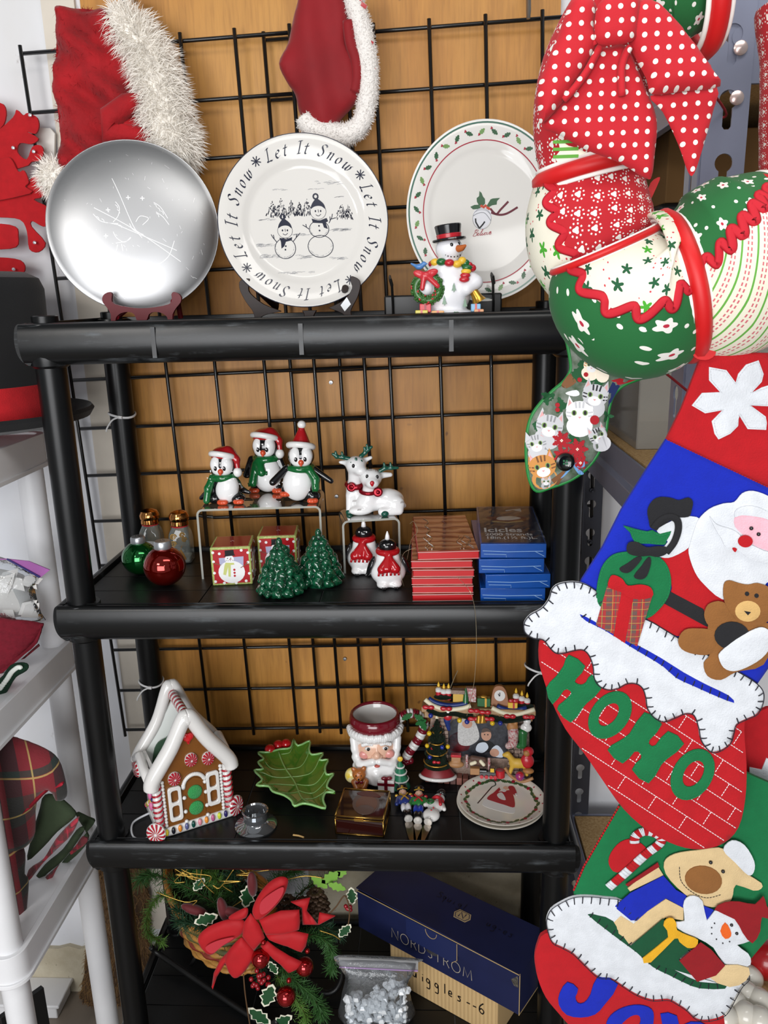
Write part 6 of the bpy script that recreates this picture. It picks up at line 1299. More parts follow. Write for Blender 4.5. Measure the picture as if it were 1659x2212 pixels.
part('train_wheels', q, M_rdg, t); part('train_cab', MB().box((p[0]+8, -33, p[1]+9), (4, 6.4, 4)), M_yel, t)
p = X(1210, 625); part('toy_drum', MB().lathe([(9, -9), (10, -8), (10, 6), (9, 7), (0, 7)], 16, M=Matrix.Translation((p[0], -30, p[1]))), M_rdg, t)
p = X(1290, 330); toy('stocking_bear', [('e', (p[0], -22, p[1]), (12, 8, 12)), ('e', (p[0]-6, -24, p[1]+10), (4, 3, 4)), ('e', (p[0]+7, -24, p[1]+10), (4, 3, 4))], mat('resin_bear', '#a5713f', .5)); p = X(1295, 400); toy('striped_stocking', [('c', (p[0], -22, p[1]+14), (p[0], -22, p[1]-10), 12, 10), ('c', (p[0], -22, p[1]-12), (p[0]-10, -22, p[1]-18), 8, 7)], mat('resin_striped', '#c9c2bd', 0.4, col2='#9c2230', vs=.25))
p = X(1380, 330); toy('stocking_snowman', [('e', (p[0], -22, p[1]), (12, 8, 10)), ('e', (p[0]+2, -22, p[1]+14), (8, 7, 8))], M_ic); p2 = X(1360, 410); toy('green_stocking', [('c', (p2[0], -22, p2[1]+16), (p2[0], -22, p2[1]-10), 10, 8), ('c', (p2[0], -22, p2[1]-12), (p2[0]-8, -22, p2[1]-14), 7, 6)], M_gng); part('snowman_hat', MB().lathe([(10, 0), (10, 2), (6, 2), (6, 10), (0, 10)], 14, M=Matrix.Translation((p[0]+3, -22, p[1]+20))), M_pb, t)
p = X(1330, 560); toy('rocking_horse', [('e', (p[0], -26, p[1]), (20, 8, 11)), ('c', (p[0]-12, -26, p[1]+6), (p[0]-22, -28, p[1]+20), 7, 6), ('e', (p[0]-26, -28, p[1]+18), (8, 5, 5)), ('c', (p[0]-12, -26, p[1]-6), (p[0]-18, -26, p[1]-24), 5, 4), ('c', (p[0]+14, -26, p[1]-6), (p[0]+18, -26, p[1]-24), 5, 4)], mat('resin_yellow', '#caa23c', 0.45)); part('rocker', MB().tube([(x, -28, z) for x, z in spline(c7([(1240, 590), (1290, 650), (1360, 675), (1430, 650)]), 5, False)], 3.6, 8), mat('resin_tan', '#a5784e', .45), t, smooth=180)
p = X(1390, 540); toy('teddy_rider', [('e', (p[0], -28, p[1]), (14, 9, 16)), ('e', (p[0]+2, -30, p[1]+22), (11, 9, 10))], M_rdg); toy('rider_face', [('e', (p[0]-2, -36, p[1]+20), (7, 5, 7)), ('e', (p[0]+2, -32, p[1]-20), (12, 8, 6))], mat('resin_bear', '#a5713f', .5))
p = X(1340, 628); part('striped_ball', MB().sph((p[0], -38, p[1]), 10, 12), mat('resin_ball', '#b52030', .2, coat=.4, col2='#2140a0', vs=.06), t, smooth=180)
part('wire_hanger', MB().tube(spline([(c7([(870, 100)])[0][0], -12, c7([(870, 100)])[0][1]), (c7([(895, 40)])[0][0], -8, c7([(895, 40)])[0][1]), (c7([(920, -10)])[0][0], -4, c7([(920, -10)])[0][1])], 5, False), .8, 5), M_thr, t)

# ================================================================== bottom shelf
Z4 = SURF[3]
M_navy_b = mat('navy_card', '#141c46', 0.55, var=0.2, vs=12); M_kraft = mat('kraft_card', '#b3925f', 0.75, var=0.12, vs=20)
m_, t_ = newmat('corrugated_card'); v_ = t_.coord(); wv = t_.new('ShaderNodeTexWave'); wv.wave_type = 'BANDS'; wv.bands_direction = 'X'; t_.put(wv.inputs['Vector'], v_); wv.inputs['Scale'].default_value = 34; wv.inputs['Distortion'].default_value = 0.3
t_.color(t_.mix(t_.m('MULTIPLY', wv.outputs[1], .5), hexc('#c9a977'), hexc('#a8875a'))); t_.b.inputs['Roughness'].default_value = 0.8; t_.bump(wv.outputs[1], 0.35, 0.002); M_corr = m_
Q = np.array([0.5565, 0.1705]); BA = -33.0
t = thing('cardboard_box', 'corrugated cardboard box with handwriting under the navy box', 'box', (Q[0], Q[1], Z4), (0, 0, BA))
part('carton', MB().box((0.133, 0.062, 0.0505), (0.133, 0.062, 0.0505)), M_corr, t, bev=0.002)
part('flap_edge', MB().box((0.133, -0.0008, 0.099), (0.133, 0.0012, 0.0015)), M_kraft, t)
HAND = {'S': [[(.6, .9), (.2, .95), (.1, .7), (.5, .5), (.6, .2), (.1, .02)]], 'q': [[(.5, .5), (.2, .6), (.1, .3), (.4, .2), (.5, .5), (.45, -.4)]], 'u': [[(.1, .55), (.1, .15), (.35, .1), (.5, .5), (.5, .05)]], 'i': [[(.25, .5), (.25, .05)], [(.25, .7), (.27, .75)]], 'g': [[(.5, .5), (.2, .58), (.1, .3), (.4, .2), (.5, .5), (.5, -.3), (.1, -.35)]], 'l': [[(.25, 1), (.25, .05)]], 'e': [[(.1, .3), (.45, .35), (.35, .58), (.12, .5), (.1, .15), (.5, .1)]], 's': [[(.5, .55), (.15, .5), (.4, .3), (.35, .08), (.05, .08)]], '-': [[(.1, .35), (.5, .38)]], '6': [[(.5, .95), (.15, .6), (.1, .2), (.4, .05), (.55, .3), (.3, .45), (.12, .3)]]}
b = MB(); x = 0.016; fn = lambda u, v, d: (u, -0.0006-d*0.001, v)
for i, c in enumerate('Squiggles--6'):
    k = 0.030 if c in 'S6' else 0.026
    for st in HAND[c]: ribbon(b, [(x+u*k*(.75), 0.042+v*k) for u, v in spline(st, 5, False)], 0.0026, fn, 0.3)
    x += {'i': .013, 'l': .013, '-': .015}.get(c, .0215)
part('handwriting', b, mat('marker_black', '#17130f', 0.5), t, smooth=0)
P = np.array([0.4845, 0.2125])
t = thing('gift_box', 'long navy blue lidded box with silver lettering on top of the cardboard box', 'box', (P[0], P[1], Z4+0.1015), (0, 0, -34))
L_, DP, HB = 0.402, 0.128, 0.100
part('tray', MB().box((L_/2, DP/2, HB/2-0.002), (L_/2, DP/2, HB/2-0.002)), M_navy_b, t, bev=0.001)
lid = part('lid', MB().sheet([(-0.001, -0.002), (L_+0.001, -0.002), (L_+0.001, DP+0.001), (-0.001, DP+0.001)], lambda u, v, d: (u, v, HB-0.003+d*.001+0.010*max(0, 1-v/0.06)*max(0, 1-u/.2)*.6), 2.5, step=.03), M_navy_b, t)
fz = lambda y0: (lambda u, v, d: (u, y0-d*0.001, v))
part('front_flap', MB().sheet([(0.0, HB-.002), (L_, HB-.002), (L_-.03, HB-.034), (.008, HB-.034)], fz(-0.001), 1.6), M_navy_b, t)
tk = part('tuck_tab', MB().sheet([(.135, HB-.003), (.262, HB-.003), (.262, HB-.044), (.25, HB-.055), (.147, HB-.055), (.135, HB-.044)], fz(-0.0028), 1.4), mat('navy_card_tab', '#1a2450', 0.5), t)
M_edge = mat('kraft_edge', '#b59a6b', 0.8)
part('raw_edge', MB().tube([(0, -.003, HB-.001), (L_, -.003, HB-.001)], .0009, 5).tube([(L_+.0005, -.001, 0.002), (L_+.0005, -.001, HB)], .0009, 5).tube([(.262, -.0045, HB-.003), (.262, -.0045, HB-.044), (.25, -.0045, HB-.055)], .0007, 5).tube([(L_, -.001, .001), (L_, DP, .001)], .0009, 5), M_edge, t)
part('thumb_cut', MB().tube([(.199+.014*math.cos(a), -.0046, HB-.006+.016*math.sin(a)) for a in np.linspace(PI, 2*PI, 12)], .0006, 5), M_edge, tk)
part('tape_glint', MB().sheet(ell(.199, HB-.06, .014, .006), fz(-.0015), .5), mat('foil_tape', '#8f8f96', .15, .9), t); part('corner_foil', MB().sheet([(L_-.03, HB-.002), (L_-.004, HB-.004), (L_-.002, HB-.034), (L_-.012, HB-.034)], fz(-.0008), .5), mat('foil_crumple', '#9a9892', .2, .9, bump=1, bs=120, dist=.004), t)
CAPS = {'N': (.8, [[(0, 0), (0, 1), (.8, 0), (.8, 1)]]), 'O': (1.0, [[(.5+.5*math.cos(a), .5+.52*math.sin(a)) for a in np.linspace(0, 2*PI, 25)]]), 'R': (.6, [[(0, 0), (0, 1), (.35, 1), (.52, .88), (.52, .66), (.35, .53), (0, .53)], [(.3, .53), (.65, 0)]]), 'D': (.8, [[(0, 0), (0, 1), (.3, 1), (.65, .85), (.8, .5), (.65, .15), (.3, 0), (0, 0)]]), 'S': (.5, [[(.48, .88), (.3, 1), (.08, .92), (.04, .72), (.25, .54), (.46, .36), (.46, .12), (.25, 0), (.02, .1)]]), 'T': (.7, [[(0, 1), (.7, 1)], [(.35, 1), (.35, 0)]]), 'M': (1.0, [[(0, 0), (.12, 1), (.5, .1), (.88, 1), (1, 0)]])}
b = MB(); x = 0.094
for c in 'NORDSTROM':
    w, sts = CAPS[c]
    for st in sts: ribbon(b, [(x+u*.0205, .0225+v*.024) for u, v in st], 0.0014, fz(-0.0005), 0.4)
    x += w*.0205+.0072
part('silver_lettering', b, mat('silver_foil', '#b0a695', 0.4, 0.0), t, smooth=0)
ft = lambda u, v, d: (u, v, HB-0.0005+d*.001); b = MB(); hx = [(-.020, 0), (-.014, .013), (.014, .013), (.020, 0), (.014, -.013), (-.014, -.013)]; cx, cy = .232, .066
b.sheet([(cx+x, cy+y) for x, y in hx], ft, .5, mi=0); b.sheet([(cx+x*.86, cy+y*.84) for x, y in hx], ft, .7, mi=1); b.sheet([(cx+x*.78, cy+y*.74) for x, y in hx], ft, .9, mi=0)
ribbon(b, [(cx-.006, cy-.007), (cx-.006, cy+.007), (cx+.006, cy-.007), (cx+.006, cy+.007)], .0024, ft, 1.2, 1); part('emblem', b, [mat('emblem_tan', '#b39a72', .45), M_navy_b], lid, smooth=0)
b = MB(); rr = random.Random(5)
for x0 in (.155, .285):
    x = x0
    for c in ('Squigl' if x0 < .2 else 'ug-es'):
        for st in HAND.get(c, HAND['s']): ribbon(b, [(x+u*.016, .082+v*.018-(.012 if x0 > .2 else 0)) for u, v in spline(st, 4, False)], .0016, ft, .6)
        x += .013
part('marker_scrawl', b, mat('marker_on_navy', '#0a0c1c', .5), lid, smooth=0)

# ------------------------------------------------------------------ bag of clear acrylic crystals
P = np.array([0.537, 0.055, Z4]); t = thing('zip_bag', 'clear zip bag full of acrylic ice crystals on the bottom shelf', 'bag', P, (0, 0, 4))
M_bagf = thin_clear('bag_film', '#f0f2f4', 1.0, 0.06, 0.06, bump=.5, bs=60, dist=.004); M_cry = mat('clear_crystal', '#e3e7ea', 0.06, trans=0.12, ior=1.45, spec=1.0)
o = spline([(-.075, .0), (.065, .0), (.068, .05), (.062, .09), (.075, .118), (.082, .14), (.083, .152), (-.078, .168), (-.078, .14), (-.068, .11), (-.078, .06)], 4)
part('film', MB().sheet(o, lambda u, v, d: (u, .012-d*.001, v), 1, h=34, w=.045, back=14, step=.012), M_bagf, t, smooth=60)
part('zip_band', MB().sheet([(-.078, .146), (.083, .128), (.0835, .153), (-.079, .170)], lambda u, v, d: (u, .006-d*.001, v), 3), thin_clear('zip_film', '#dadada', 1.0, .1, .35), t); part('zip_line', MB().tube([(-.078, .001, .148), (.082, .001, .131)], .0014, 6), mat('zip_purple', '#b78ac4', .4), t)
rs = np.random.default_rng(5); ico = MB().sph((0, 0, 0), 1, 6); iv = np.concatenate(ico.v); made = 0
for i in range(190):
    u, v = rs.uniform(-.066, .058), rs.uniform(.008, .118)
    if v > .085+.03*math.sin(u*40)*.4+.01: continue
    r = rs.uniform(.0065, .0105); dl = rs.uniform(-.018, .006)
    vv = iv*np.array([r, r, r])*rs.uniform(.75, 1.2, (len(iv), 1))+np.array([u, dl, v]); made += 1
    part('crystal', MB().add(vv, ico.f), M_cry, t, smooth=0)

# ------------------------------------------------------------------ greenery basket on a black sleigh
M_bsk = [mat('wicker_tan', '#b3803d', 0.5, var=.25, vs=60), mat('wicker_green', '#5b5a34', 0.55), mat('wicker_red', '#7c2f22', 0.5), mat('wicker_orange', '#c07a2c', 0.5)]
BC = np.array([0.178, 0.212, Z4+0.045]); bt = thing('gift_basket', 'woven basket of Christmas greenery with a big red bow', 'basket', (BC[0], BC[1], Z4), (0, 0, 0)); A_ = R(-38); ca, sa = math.cos(A_), math.sin(A_)
def bp(a, r, z, wob=0.0):
    x = (0.160*r+wob)*math.cos(a); y = (0.088*r+wob)*math.sin(a); z2 = z+0.030*math.cos(a)**2*(z/.1)
    return np.array([x*ca-y*sa, x*sa+y*ca, 0.060+z2])
for k in range(8):
    z = 0.006+k*0.0135; r = .78+.24*(z/.11); n = 96
    part('wicker_band', MB().tube([bp(2*PI*i/n, r, z, 0.0028*math.sin(2*PI*i/n*18+PI*(k % 2))) for i in range(n)], 0.0068, 6, closed=True, flat=.5), M_bsk[(0, 0, 2, 0, 1, 0, 1, 0)[k]], bt, smooth=180)
for k in range(36): a = 2*PI*k/36; part('stake', MB().tube([bp(a, .79, 0.0), bp(a, .9, .055), bp(a, 1.0, .105)], 0.0035, 5, flat=.5), M_bsk[0], bt)
for dz, m in ((.108, 3), (.117, 0), (.124, 3)): part('rim_band', MB().tube([bp(2*PI*i/72, 1.035, dz) for i in range(72)], 0.0055, 8, closed=True), M_bsk[m], bt, smooth=180)
part('basket_floor', MB().add([bp(2*PI*i/48, .76, .004) for i in range(48)], [tuple(range(48))]), M_bsk[0], bt)
part('liner', MB().add([bp(2*PI*i/48, .98, .09) for i in range(48)], [tuple(range(48))]), mat('moss_dark', '#1d2a17', .9), bt)
M_slg = mat('sleigh_black', '#131313', 0.4)
sl = thing('sleigh_stand', 'black metal sleigh stand carrying the greenery basket', 'stand', (BC[0], BC[1], Z4)); off = np.array([BC[0], BC[1], Z4])
for k, pts in enumerate([[(326, 2046, .05), (345, 2062, .03), (415, 2110, .02), (531, 2188, .012), (575, 2212, .012), (600, 2205, .03)], [(560, 2010, .05), (640, 2090, .012), (690, 2140, .012), (722, 2140, .018), (738, 2110, .035), (728, 2080, .05), (705, 2085, .05)]]):
    part('runner', MB().tube(spline([AZ(x, y, Z4+z)-off for x, y, z in pts], 5, False), 0.006, 10), M_slg, sl, smooth=180)
for x, y in ((412, 2085), (620, 2080)): a = AZ(x, y, Z4+.012)-off; part('strut', MB().tube([a, a*np.array([.7, .7, 0])+np.array([0, 0, .05])], .004, 8), M_slg, sl, smooth=180)
def needles(b, path, L, n, w, rs, spread=1.0, gr=0.0):
    P = np.array(path); T = np.gradient(P, axis=0); k = rs.integers(0, len(P), n); base = P[k]+T[k]*rs.uniform(-.5, .5, (n, 1)); T = T[k]/np.linalg.norm(T[k], axis=1, keepdims=True)
    d = T*rs.uniform(.3, .9, (n, 1))+rs.normal(0, .75*spread, (n, 3)); d[:, 2] -= gr; d /= np.linalg.norm(d, axis=1, keepdims=True); l = L*rs.uniform(.7, 1.2, (n, 1)); s_ = np.cross(d, rs.normal(size=(n, 3))); s_ /= np.linalg.norm(s_, axis=1, keepdims=True)
    v = np.stack([base-s_*w, base+s_*w, base+d*l+s_*w*.5, base+d*l-s_*w*.5], 1).reshape(-1, 3); b.add(v, [(4*i, 4*i+1, 4*i+2, 4*i+3) for i in range(n)])
M_pin = [mat('pine_mid', '#35602a', 0.6), mat('pine_dark', '#1f4228', 0.6), mat('pine_light', '#5c8436', 0.6)]
rs = np.random.default_rng(21)
def branch(pts, m, L=0.02, n=420, gr=0.1):         # pts: pixel x, y, depth Y
    path = spline([AY(x, y, Y)-off for x, y, Y in pts], 8, False); o = part('pine_branch', MB().tube(path, 0.0014, 5), mat('twig_brown_wood', '#5a4128', .7), bt); b = MB(); needles(b, path, L, n, 0.0007, rs, gr=gr); part('needles', b, M_pin[m], o, smooth=0, kind='stuff')
for a in [([(480, 1960, .16), (400, 1915, .17), (330, 1890, .17), (300, 1900, .17)], 0, .026, 700), ([(430, 1985, .15), (360, 1935, .15), (325, 1960, .14), (318, 2010, .13), (350, 2035, .12)], 2, .017, 800), ([(470, 2000, .13), (420, 1985, .12), (380, 1965, .12)], 1, .022, 500), ([(480, 2030, .10), (430, 2000, .1), (390, 1990, .1)], 1, .024, 600),
          ([(520, 1940, .2), (450, 1890, .2), (420, 1870, .2)], 0, .03, 600), ([(540, 1950, .2), (500, 1895, .2), (520, 1860, .2)], 1, .03, 600), ([(560, 1960, .2), (600, 1900, .2), (640, 1880, .2)], 0, .026, 500), ([(600, 1980, .18), (660, 1920, .18), (720, 1890, .18)], 0, .022, 400),
          ([(620, 2030, .1), (680, 2020, .1), (715, 2050, .1), (715, 2095, .1)], 0, .02, 900), ([(640, 2010, .12), (690, 2000, .12), (735, 2020, .12)], 1, .02, 500), ([(610, 2090, .06), (640, 2120, .05), (680, 2160, .05), (695, 2190, .05)], 0, .024, 900), ([(600, 2110, .06), (640, 2160, .05), (660, 2200, .05), (640, 2230, .05)], 2, .02, 600),
          ([(600, 2050, .1), (570, 2080, .08), (560, 2110, .08)], 1, .018, 400), ([(470, 1950, .2), (470, 1900, .2), (440, 1880, .2)], 2, .026, 500), ([(560, 2000, .12), (590, 2040, .1), (640, 2060, .09)], 1, .02, 500)]: branch(*a)
M_hol = mat('variegated_holly', '#1f4a2a', 0.35, coat=.2); M_holw = mat('holly_cream_edge', '#e4e1cc', 0.5)
def leaf(px, py, Y, L, ang, m1, m2=None, tw=0.0):
    C0 = AY(px, py, Y)-off; q = holly_leaf((0, 0), ang, L, L*.3); fn = lambda u, v, d: C0+np.array([u, -d-.25*abs(u)*tw, v])
    o = part('leaf', MB().sheet(q*1.04 if m2 else q, fn, .001), m2 or m1, bt)
    if m2: part('leaf_centre', MB().sheet(q*.84, lambda u, v, d: fn(u, v, d+.0012), .0006), m1, o)
for a in [(535, 1935, .12, .06, 1.3), (445, 1985, .09, .055, .4), (580, 2150, .03, .06, 1.2), (560, 2195, .03, .06, 2.4), (610, 2205, .03, .05, .6), (745, 2010, .08, .04, .9), (760, 1935, .1, .042, 1.6), (525, 2000, .09, .045, -.5), (430, 1910, .13, .04, .9), (590, 2090, .05, .035, 2)]: leaf(*a, M_hol, M_holw)
for a in [(690, 1905, .14, .045, 2.4), (715, 1895, .14, .05, .6), (740, 1880, .14, .04, 1.2), (728, 1915, .13, .04, 2.8)]: leaf(*a, mat('ivy_light', '#7fb04a', .4))
for x, y, Y in [(655, 1965, .12), (682, 1945, .13), (690, 1960, .13), (620, 1960, .12)]:
    b = MB(); c = AY(x, y, Y)-off
    for r in range(6):
        for k in range(9): a = 2*PI*k/9+r*.35; rr_ = .019*math.sin(PI*(r+1)/7.5); b.sph(c+np.array([rr_*math.cos(a), rr_*math.sin(a), -.02+.008*r]), (.006, .006, .0035), 6)
    part('pine_cone', b, mat('cone_brown', '#4a3524', .7), bt)
M_rm = mat('red_mirror_ball', '#a30d12', .08, .8, coat=.6)
for x, y, Y, r in [(563, 2070, .045, .019), (658, 2088, .06, .019), (618, 2152, .03, .020)]: o = part('red_bauble', MB().sph(AY(x, y, Y)-off, r, 24), M_rm, bt, smooth=180); part('bauble_cap', MB().sph(AY(x+6, y-34, Y)-off, .0055, 10), M_rm, o, smooth=180)
for x, y, Y, an in [(545, 1910, .1, 80), (482, 1965, .09, 70), (505, 1972, .09, 12), (420, 1965, .12, 10)]: part('red_drop', MB().sph(AY(x, y, Y)-off, (.011, .011, .03), 12, rot=(0, an-80, 0)), mat('dark_red_velvet', '#5e0d14', .7, sheen=.4), bt, smooth=180)
b = MB(); rr = random.Random(2)
for i in range(22): b.sph(AY(562+rr.uniform(-20, 20), 2115+rr.uniform(-25, 25), .04)-off+np.array([0, rr.uniform(-.006, .006), 0]), .0052, 8)
for i in range(6): b.sph(AY(750+rr.uniform(-8, 8), 1962+rr.uniform(-8, 8), .09)-off, .0045, 8)
part('berries', b, mat('berry_gloss', '#8f0f1c', .12, coat=.6), bt, smooth=180, kind='stuff')
b = MB(); rr = random.Random(7)
for i in range(14): x, y = rr.uniform(400, 560), rr.uniform(1890, 1990); b.tube(spline([AY(x+rr.uniform(-25, 25)*k, y+rr.uniform(-12, 12)*k-10*k, .12)-off for k in range(4)], 4, False), .0011, 5)
for q in [[(620, 1900), (660, 1892), (700, 1897)], [(690, 2010), (720, 2020), (735, 2030)]]: b.tube(spline([AY(x, y, .1)-off for x, y in q], 4, False), .0012, 5)
part('gold_twigs', b, mat('gold_glitter', '#c9a550', .3, .8), bt, smooth=180, kind='stuff')
part('vine_stem', MB().tube(spline([AY(x, y, .08)-off for x, y in [(700, 1985), (725, 1960), (745, 1935), (755, 1970), (750, 2010)]], 5, False), .0015, 6).tube(spline([AY(x, y, .02)-off for x, y in [(526, 2105), (530, 2150), (540, 2215)]], 4, False), .0014, 6), mat('twig_brown_wood', '#5a4128', .7), bt)
M_bow = mat('red_velvet_ribbon', '#b80c18', .7, sheen=.08, var=.12, vs=30); M_bow2 = mat('red_satin_back', '#c03540', .3)
cb = crop(180, 1840, 0.3617)
loops = [[(1040, 400), (1010, 350), (1040, 270), (1100, 190), (1165, 150), (1215, 155), (1222, 190), (1190, 270), (1110, 360)], [(960, 410), (880, 400), (760, 440), (690, 500), (700, 560), (760, 612), (830, 560), (900, 520), (960, 470)], [(1050, 400), (1180, 350), (1290, 345), (1295, 420), (1290, 460), (1180, 490), (1090, 490)], [(1090, 490), (1250, 468), (1345, 490), (1330, 560), (1305, 595), (1220, 560), (1110, 520)], [(960, 420), (1000, 365), (1050, 430), (1085, 510), (1020, 585), (950, 500)], [(930, 520), (860, 600), (850, 660), (890, 740), (940, 735), (1000, 660), (1020, 590), (960, 520)], [(900, 560), (820, 640), (780, 720), (768, 800), (775, 815), (800, 740), (850, 660), (920, 590)], [(1060, 560), (1100, 530), (1150, 570), (1230, 620), (1305, 655), (1290, 690), (1225, 722), (1180, 670), (1120, 620)], [(1240, 295), (1355, 272), (1335, 350), (1400, 430), (1410, 360), (1505, 380), (1410, 430), (1310, 430), (1305, 330)], [(870, 385), (960, 335), (985, 345), (970, 390), (900, 400)]]
for i, q in enumerate(loops): Yb = .055-.004*(i in (4, 5))+.02*(i == 8); part('bow_loop' if i not in (5, 6, 7) else 'bow_tail', MB().sheet(spline(cb(q), 4) if i in (0, 1, 5, 9) else cb(q), pxf(off, Yb), 3, h=8, w=14, step=6, back=-4), M_bow, bt, smooth=60)
part('bow_inner', MB().sheet(spline(cb([(1060, 370), (1060, 300), (1130, 240), (1195, 210), (1180, 270), (1110, 350)]), 4), pxf(off, .055-.016), 1), M_bow2, bt); part('bow_inner', MB().sheet(spline(cb([(730, 570), (800, 530), (900, 510), (830, 560), (770, 605)]), 4), pxf(off, .055-.016), 1), M_bow2, bt)

# ------------------------------------------------------------------ bark slab and things on the floor at the left
t = thing('bark_log', 'rough fibrous bark log leaning beside the black shelf foot', 'log', (-0.18, 0.366, 0.0))
rs_ = np.random.default_rng(4); n = 26; k = 18; v = []
for i in range(k):
    f_ = i/(k-1); c = np.array([.07*f_, 0, .42*f_]); 
    for j in range(n): a = 2*PI*j/n; r = .085*(1-.3*f_)*(1+.12*math.sin(5*a+3*f_)+.05*rs_.normal()); v.append(c+np.array([r*math.cos(a), .26*r*math.sin(a), 0]))
b = MB().add(v, [(i*n+j, i*n+(j+1) % n, (i+1)*n+(j+1) % n, (i+1)*n+j) for i in range(k-1) for j in range(n)]+[tuple(range(n-1, -1, -1)), tuple((k-1)*n+j for j in range(n))])
M_brk = mat('bark', '#6b4f33', .9, var=.5, vs=30, col2='#3f2d1e', bump=1, bs=60, dist=.01, stretch=(2, 2, .4)); o = part('trunk', b, M_brk, t); part('bark_fibres', fuzz(b, 4500, .016, .0008, .5, 6, .5), mat('bark_fibre', '#8a6a42', .9), o, smooth=0, kind='stuff')
o = part('dark_board', MB().box((0, 0, .135), (.05, .006, .135), rot=(0, 0, 0)), mat('matte_black_panel', '#0d0d0e', .5), None, bev=.001); o.location = (-.255, .10, 0); o.rotation_euler[2] = R(55); tag(o, 'plain black board standing under the white shelf', 'board')
t = thing('plastic_tote', 'white plastic tote lid on the floor behind the white shelf', 'tote', (-.49, .345, 0)); part('lid', MB().box((0, 0, .04), (.2, .045, .005)), M_wht, t, bev=.003); part('tub', MB().box((0, 0, .018), (.19, .04, .0175)), M_wht, t, bev=.003)

# ------------------------------------------------------------------ textiles on the white shelf
def plaid(name, base, a, b2, gold=None, k=1.0):
    m, t = newmat(name); s = t.sep(t.scaled(t.coord(), k)); x = t.m('ADD', s[0], t.m('MULTIPLY', s[1], .7)); z = t.m('ADD', s[2], t.m('MULTIPLY', s[1], -.5))
    def st(v, per, lo, hi): f_ = t.m('FRACT', t.m('MULTIPLY', v, per)); return t.m('MULTIPLY', t.m('GREATER_THAN', f_, lo), t.m('LESS_THAN', f_, hi))
    c = t.mix(t.m('MULTIPLY', st(x, 7, .0, .45), .85), hexc(base), hexc(a)); c = t.mix(t.m('MULTIPLY', st(z, 6, .1, .5), .6), c, hexc(b2)); c = t.mix(t.m('MULTIPLY', st(x, 7, .7, .78), .8), c, hexc(a)); c = t.mix(t.m('MULTIPLY', st(z, 6, .75, .82), .8), c, hexc(b2))
    if gold: c = t.mix(t.m('MULTIPLY', t.m('MAXIMUM', st(z, 12, .45, .49), st(x, 9, .2, .23)), .7), c, hexc(gold))
    t.color(c); t.b.inputs['Roughness'].default_value = .85; t.b.inputs['Sheen Weight'].default_value = .2; t.bump(t.noise(t.coord(), 260.0, 2.0), .4, .002); return m
M_pl = plaid('dark_plaid', '#3a141a', '#7a1420', '#12302a', '#b39a5a'); M_pl2 = plaid('red_green_check', '#7d1a26', '#a5283a', '#3f2a28', None, 4.0); M_ol = mat('olive_cloth', '#33402a', .9, var=.15, vs=40, bump=.4, bs=300, dist=.001); M_burg = mat('waffle_burgundy', '#7d1226', .9, bump=1, bs=130, dist=.003, var=.2, vs=90)
cl = crop(0, 1560, .2948)
def cloth(nm, label, polys, Y, mats, th=6, h=10, w=22, cat='cloth', grp=None):
    ctr_ = np.concatenate([p for _, p in polys]).mean(0); P0 = AY(*ctr_, Y); t = thing(nm, label, cat, P0, group=grp)
    for i, (pn, p) in enumerate(polys): part(pn, MB().sheet(p, lambda u, v, d: pxf(P0, Y)(u, v, d+i*5), th, h=h, w=w, step=8, back=h*.6), mats[i % len(mats)], t, smooth=60)
    return t
cloth('napkin', 'olive green cloth napkin with plaid border, topmost of the folded stack', [('folded_cloth', spline(cl([(210, 1000), (240, 830), (300, 620), (330, 530), (430, 540), (555, 650), (540, 700), (430, 790), (330, 900)]), 3)), ('plaid_border', spline(cl([(225, 1060), (330, 985), (420, 840), (520, 730), (590, 680), (540, 800), (440, 900), (330, 1010), (225, 1140)]), 3))], 0.02, [M_ol, M_pl2], grp='folded holiday napkins')
cloth('napkin', 'olive green cloth napkin in the middle of the folded stack', [('folded_cloth', spline(cl([(230, 1180), (330, 1040), (460, 930), (560, 790), (620, 760), (610, 810), (480, 990), (350, 1100), (250, 1200)]), 3)), ('plaid_border', spline(cl([(230, 1200), (330, 1130), (440, 1030), (420, 1070), (340, 1240), (310, 1250), (270, 1290), (215, 1260)]), 3))], 0.06, [M_ol, M_pl2], grp='folded holiday napkins')
cloth('napkin', 'olive green cloth napkin at the bottom of the folded stack', [('folded_cloth', spline(cl([(430, 1060), (500, 970), (590, 860), (640, 800), (700, 720), (650, 690), (560, 660), (655, 830), (600, 930), (500, 1020)]), 3)), ('plaid_border', spline(cl([(530, 920), (565, 890), (610, 825), (655, 830), (640, 870), (560, 930), (535, 945)]), 3))], 0.10, [M_ol, M_pl2], h=5, grp='folded holiday napkins')
cloth('tablecloth', 'dark red and green plaid tablecloth heaped on the lowest white shelf', [('bunched_cloth', spline(cl([(-200, 150), (0, 130), (60, 100), (180, 130), (330, 190), (430, 270), (480, 420), (490, 540), (430, 560), (380, 480), (270, 580), (260, 800), (200, 900), (0, 1000), (-200, 1000)]), 3)), ('hanging_fold', spline(cl([(-200, 850), (80, 840), (150, 860), (195, 950), (190, 1100), (220, 1150), (200, 1400), (190, 1460), (90, 1495), (-200, 1500)]), 3)), ('red_hem', spline(cl([(-60, 780), (100, 690), (240, 560), (370, 440), (470, 415), (475, 435), (380, 470), (260, 590), (120, 715), (-60, 800)]), 3))], -0.03, [M_pl, M_pl, mat('hem_red', '#a5172c', .8)], h=34, w=60)
c2 = crop(0, 1100, .2532)
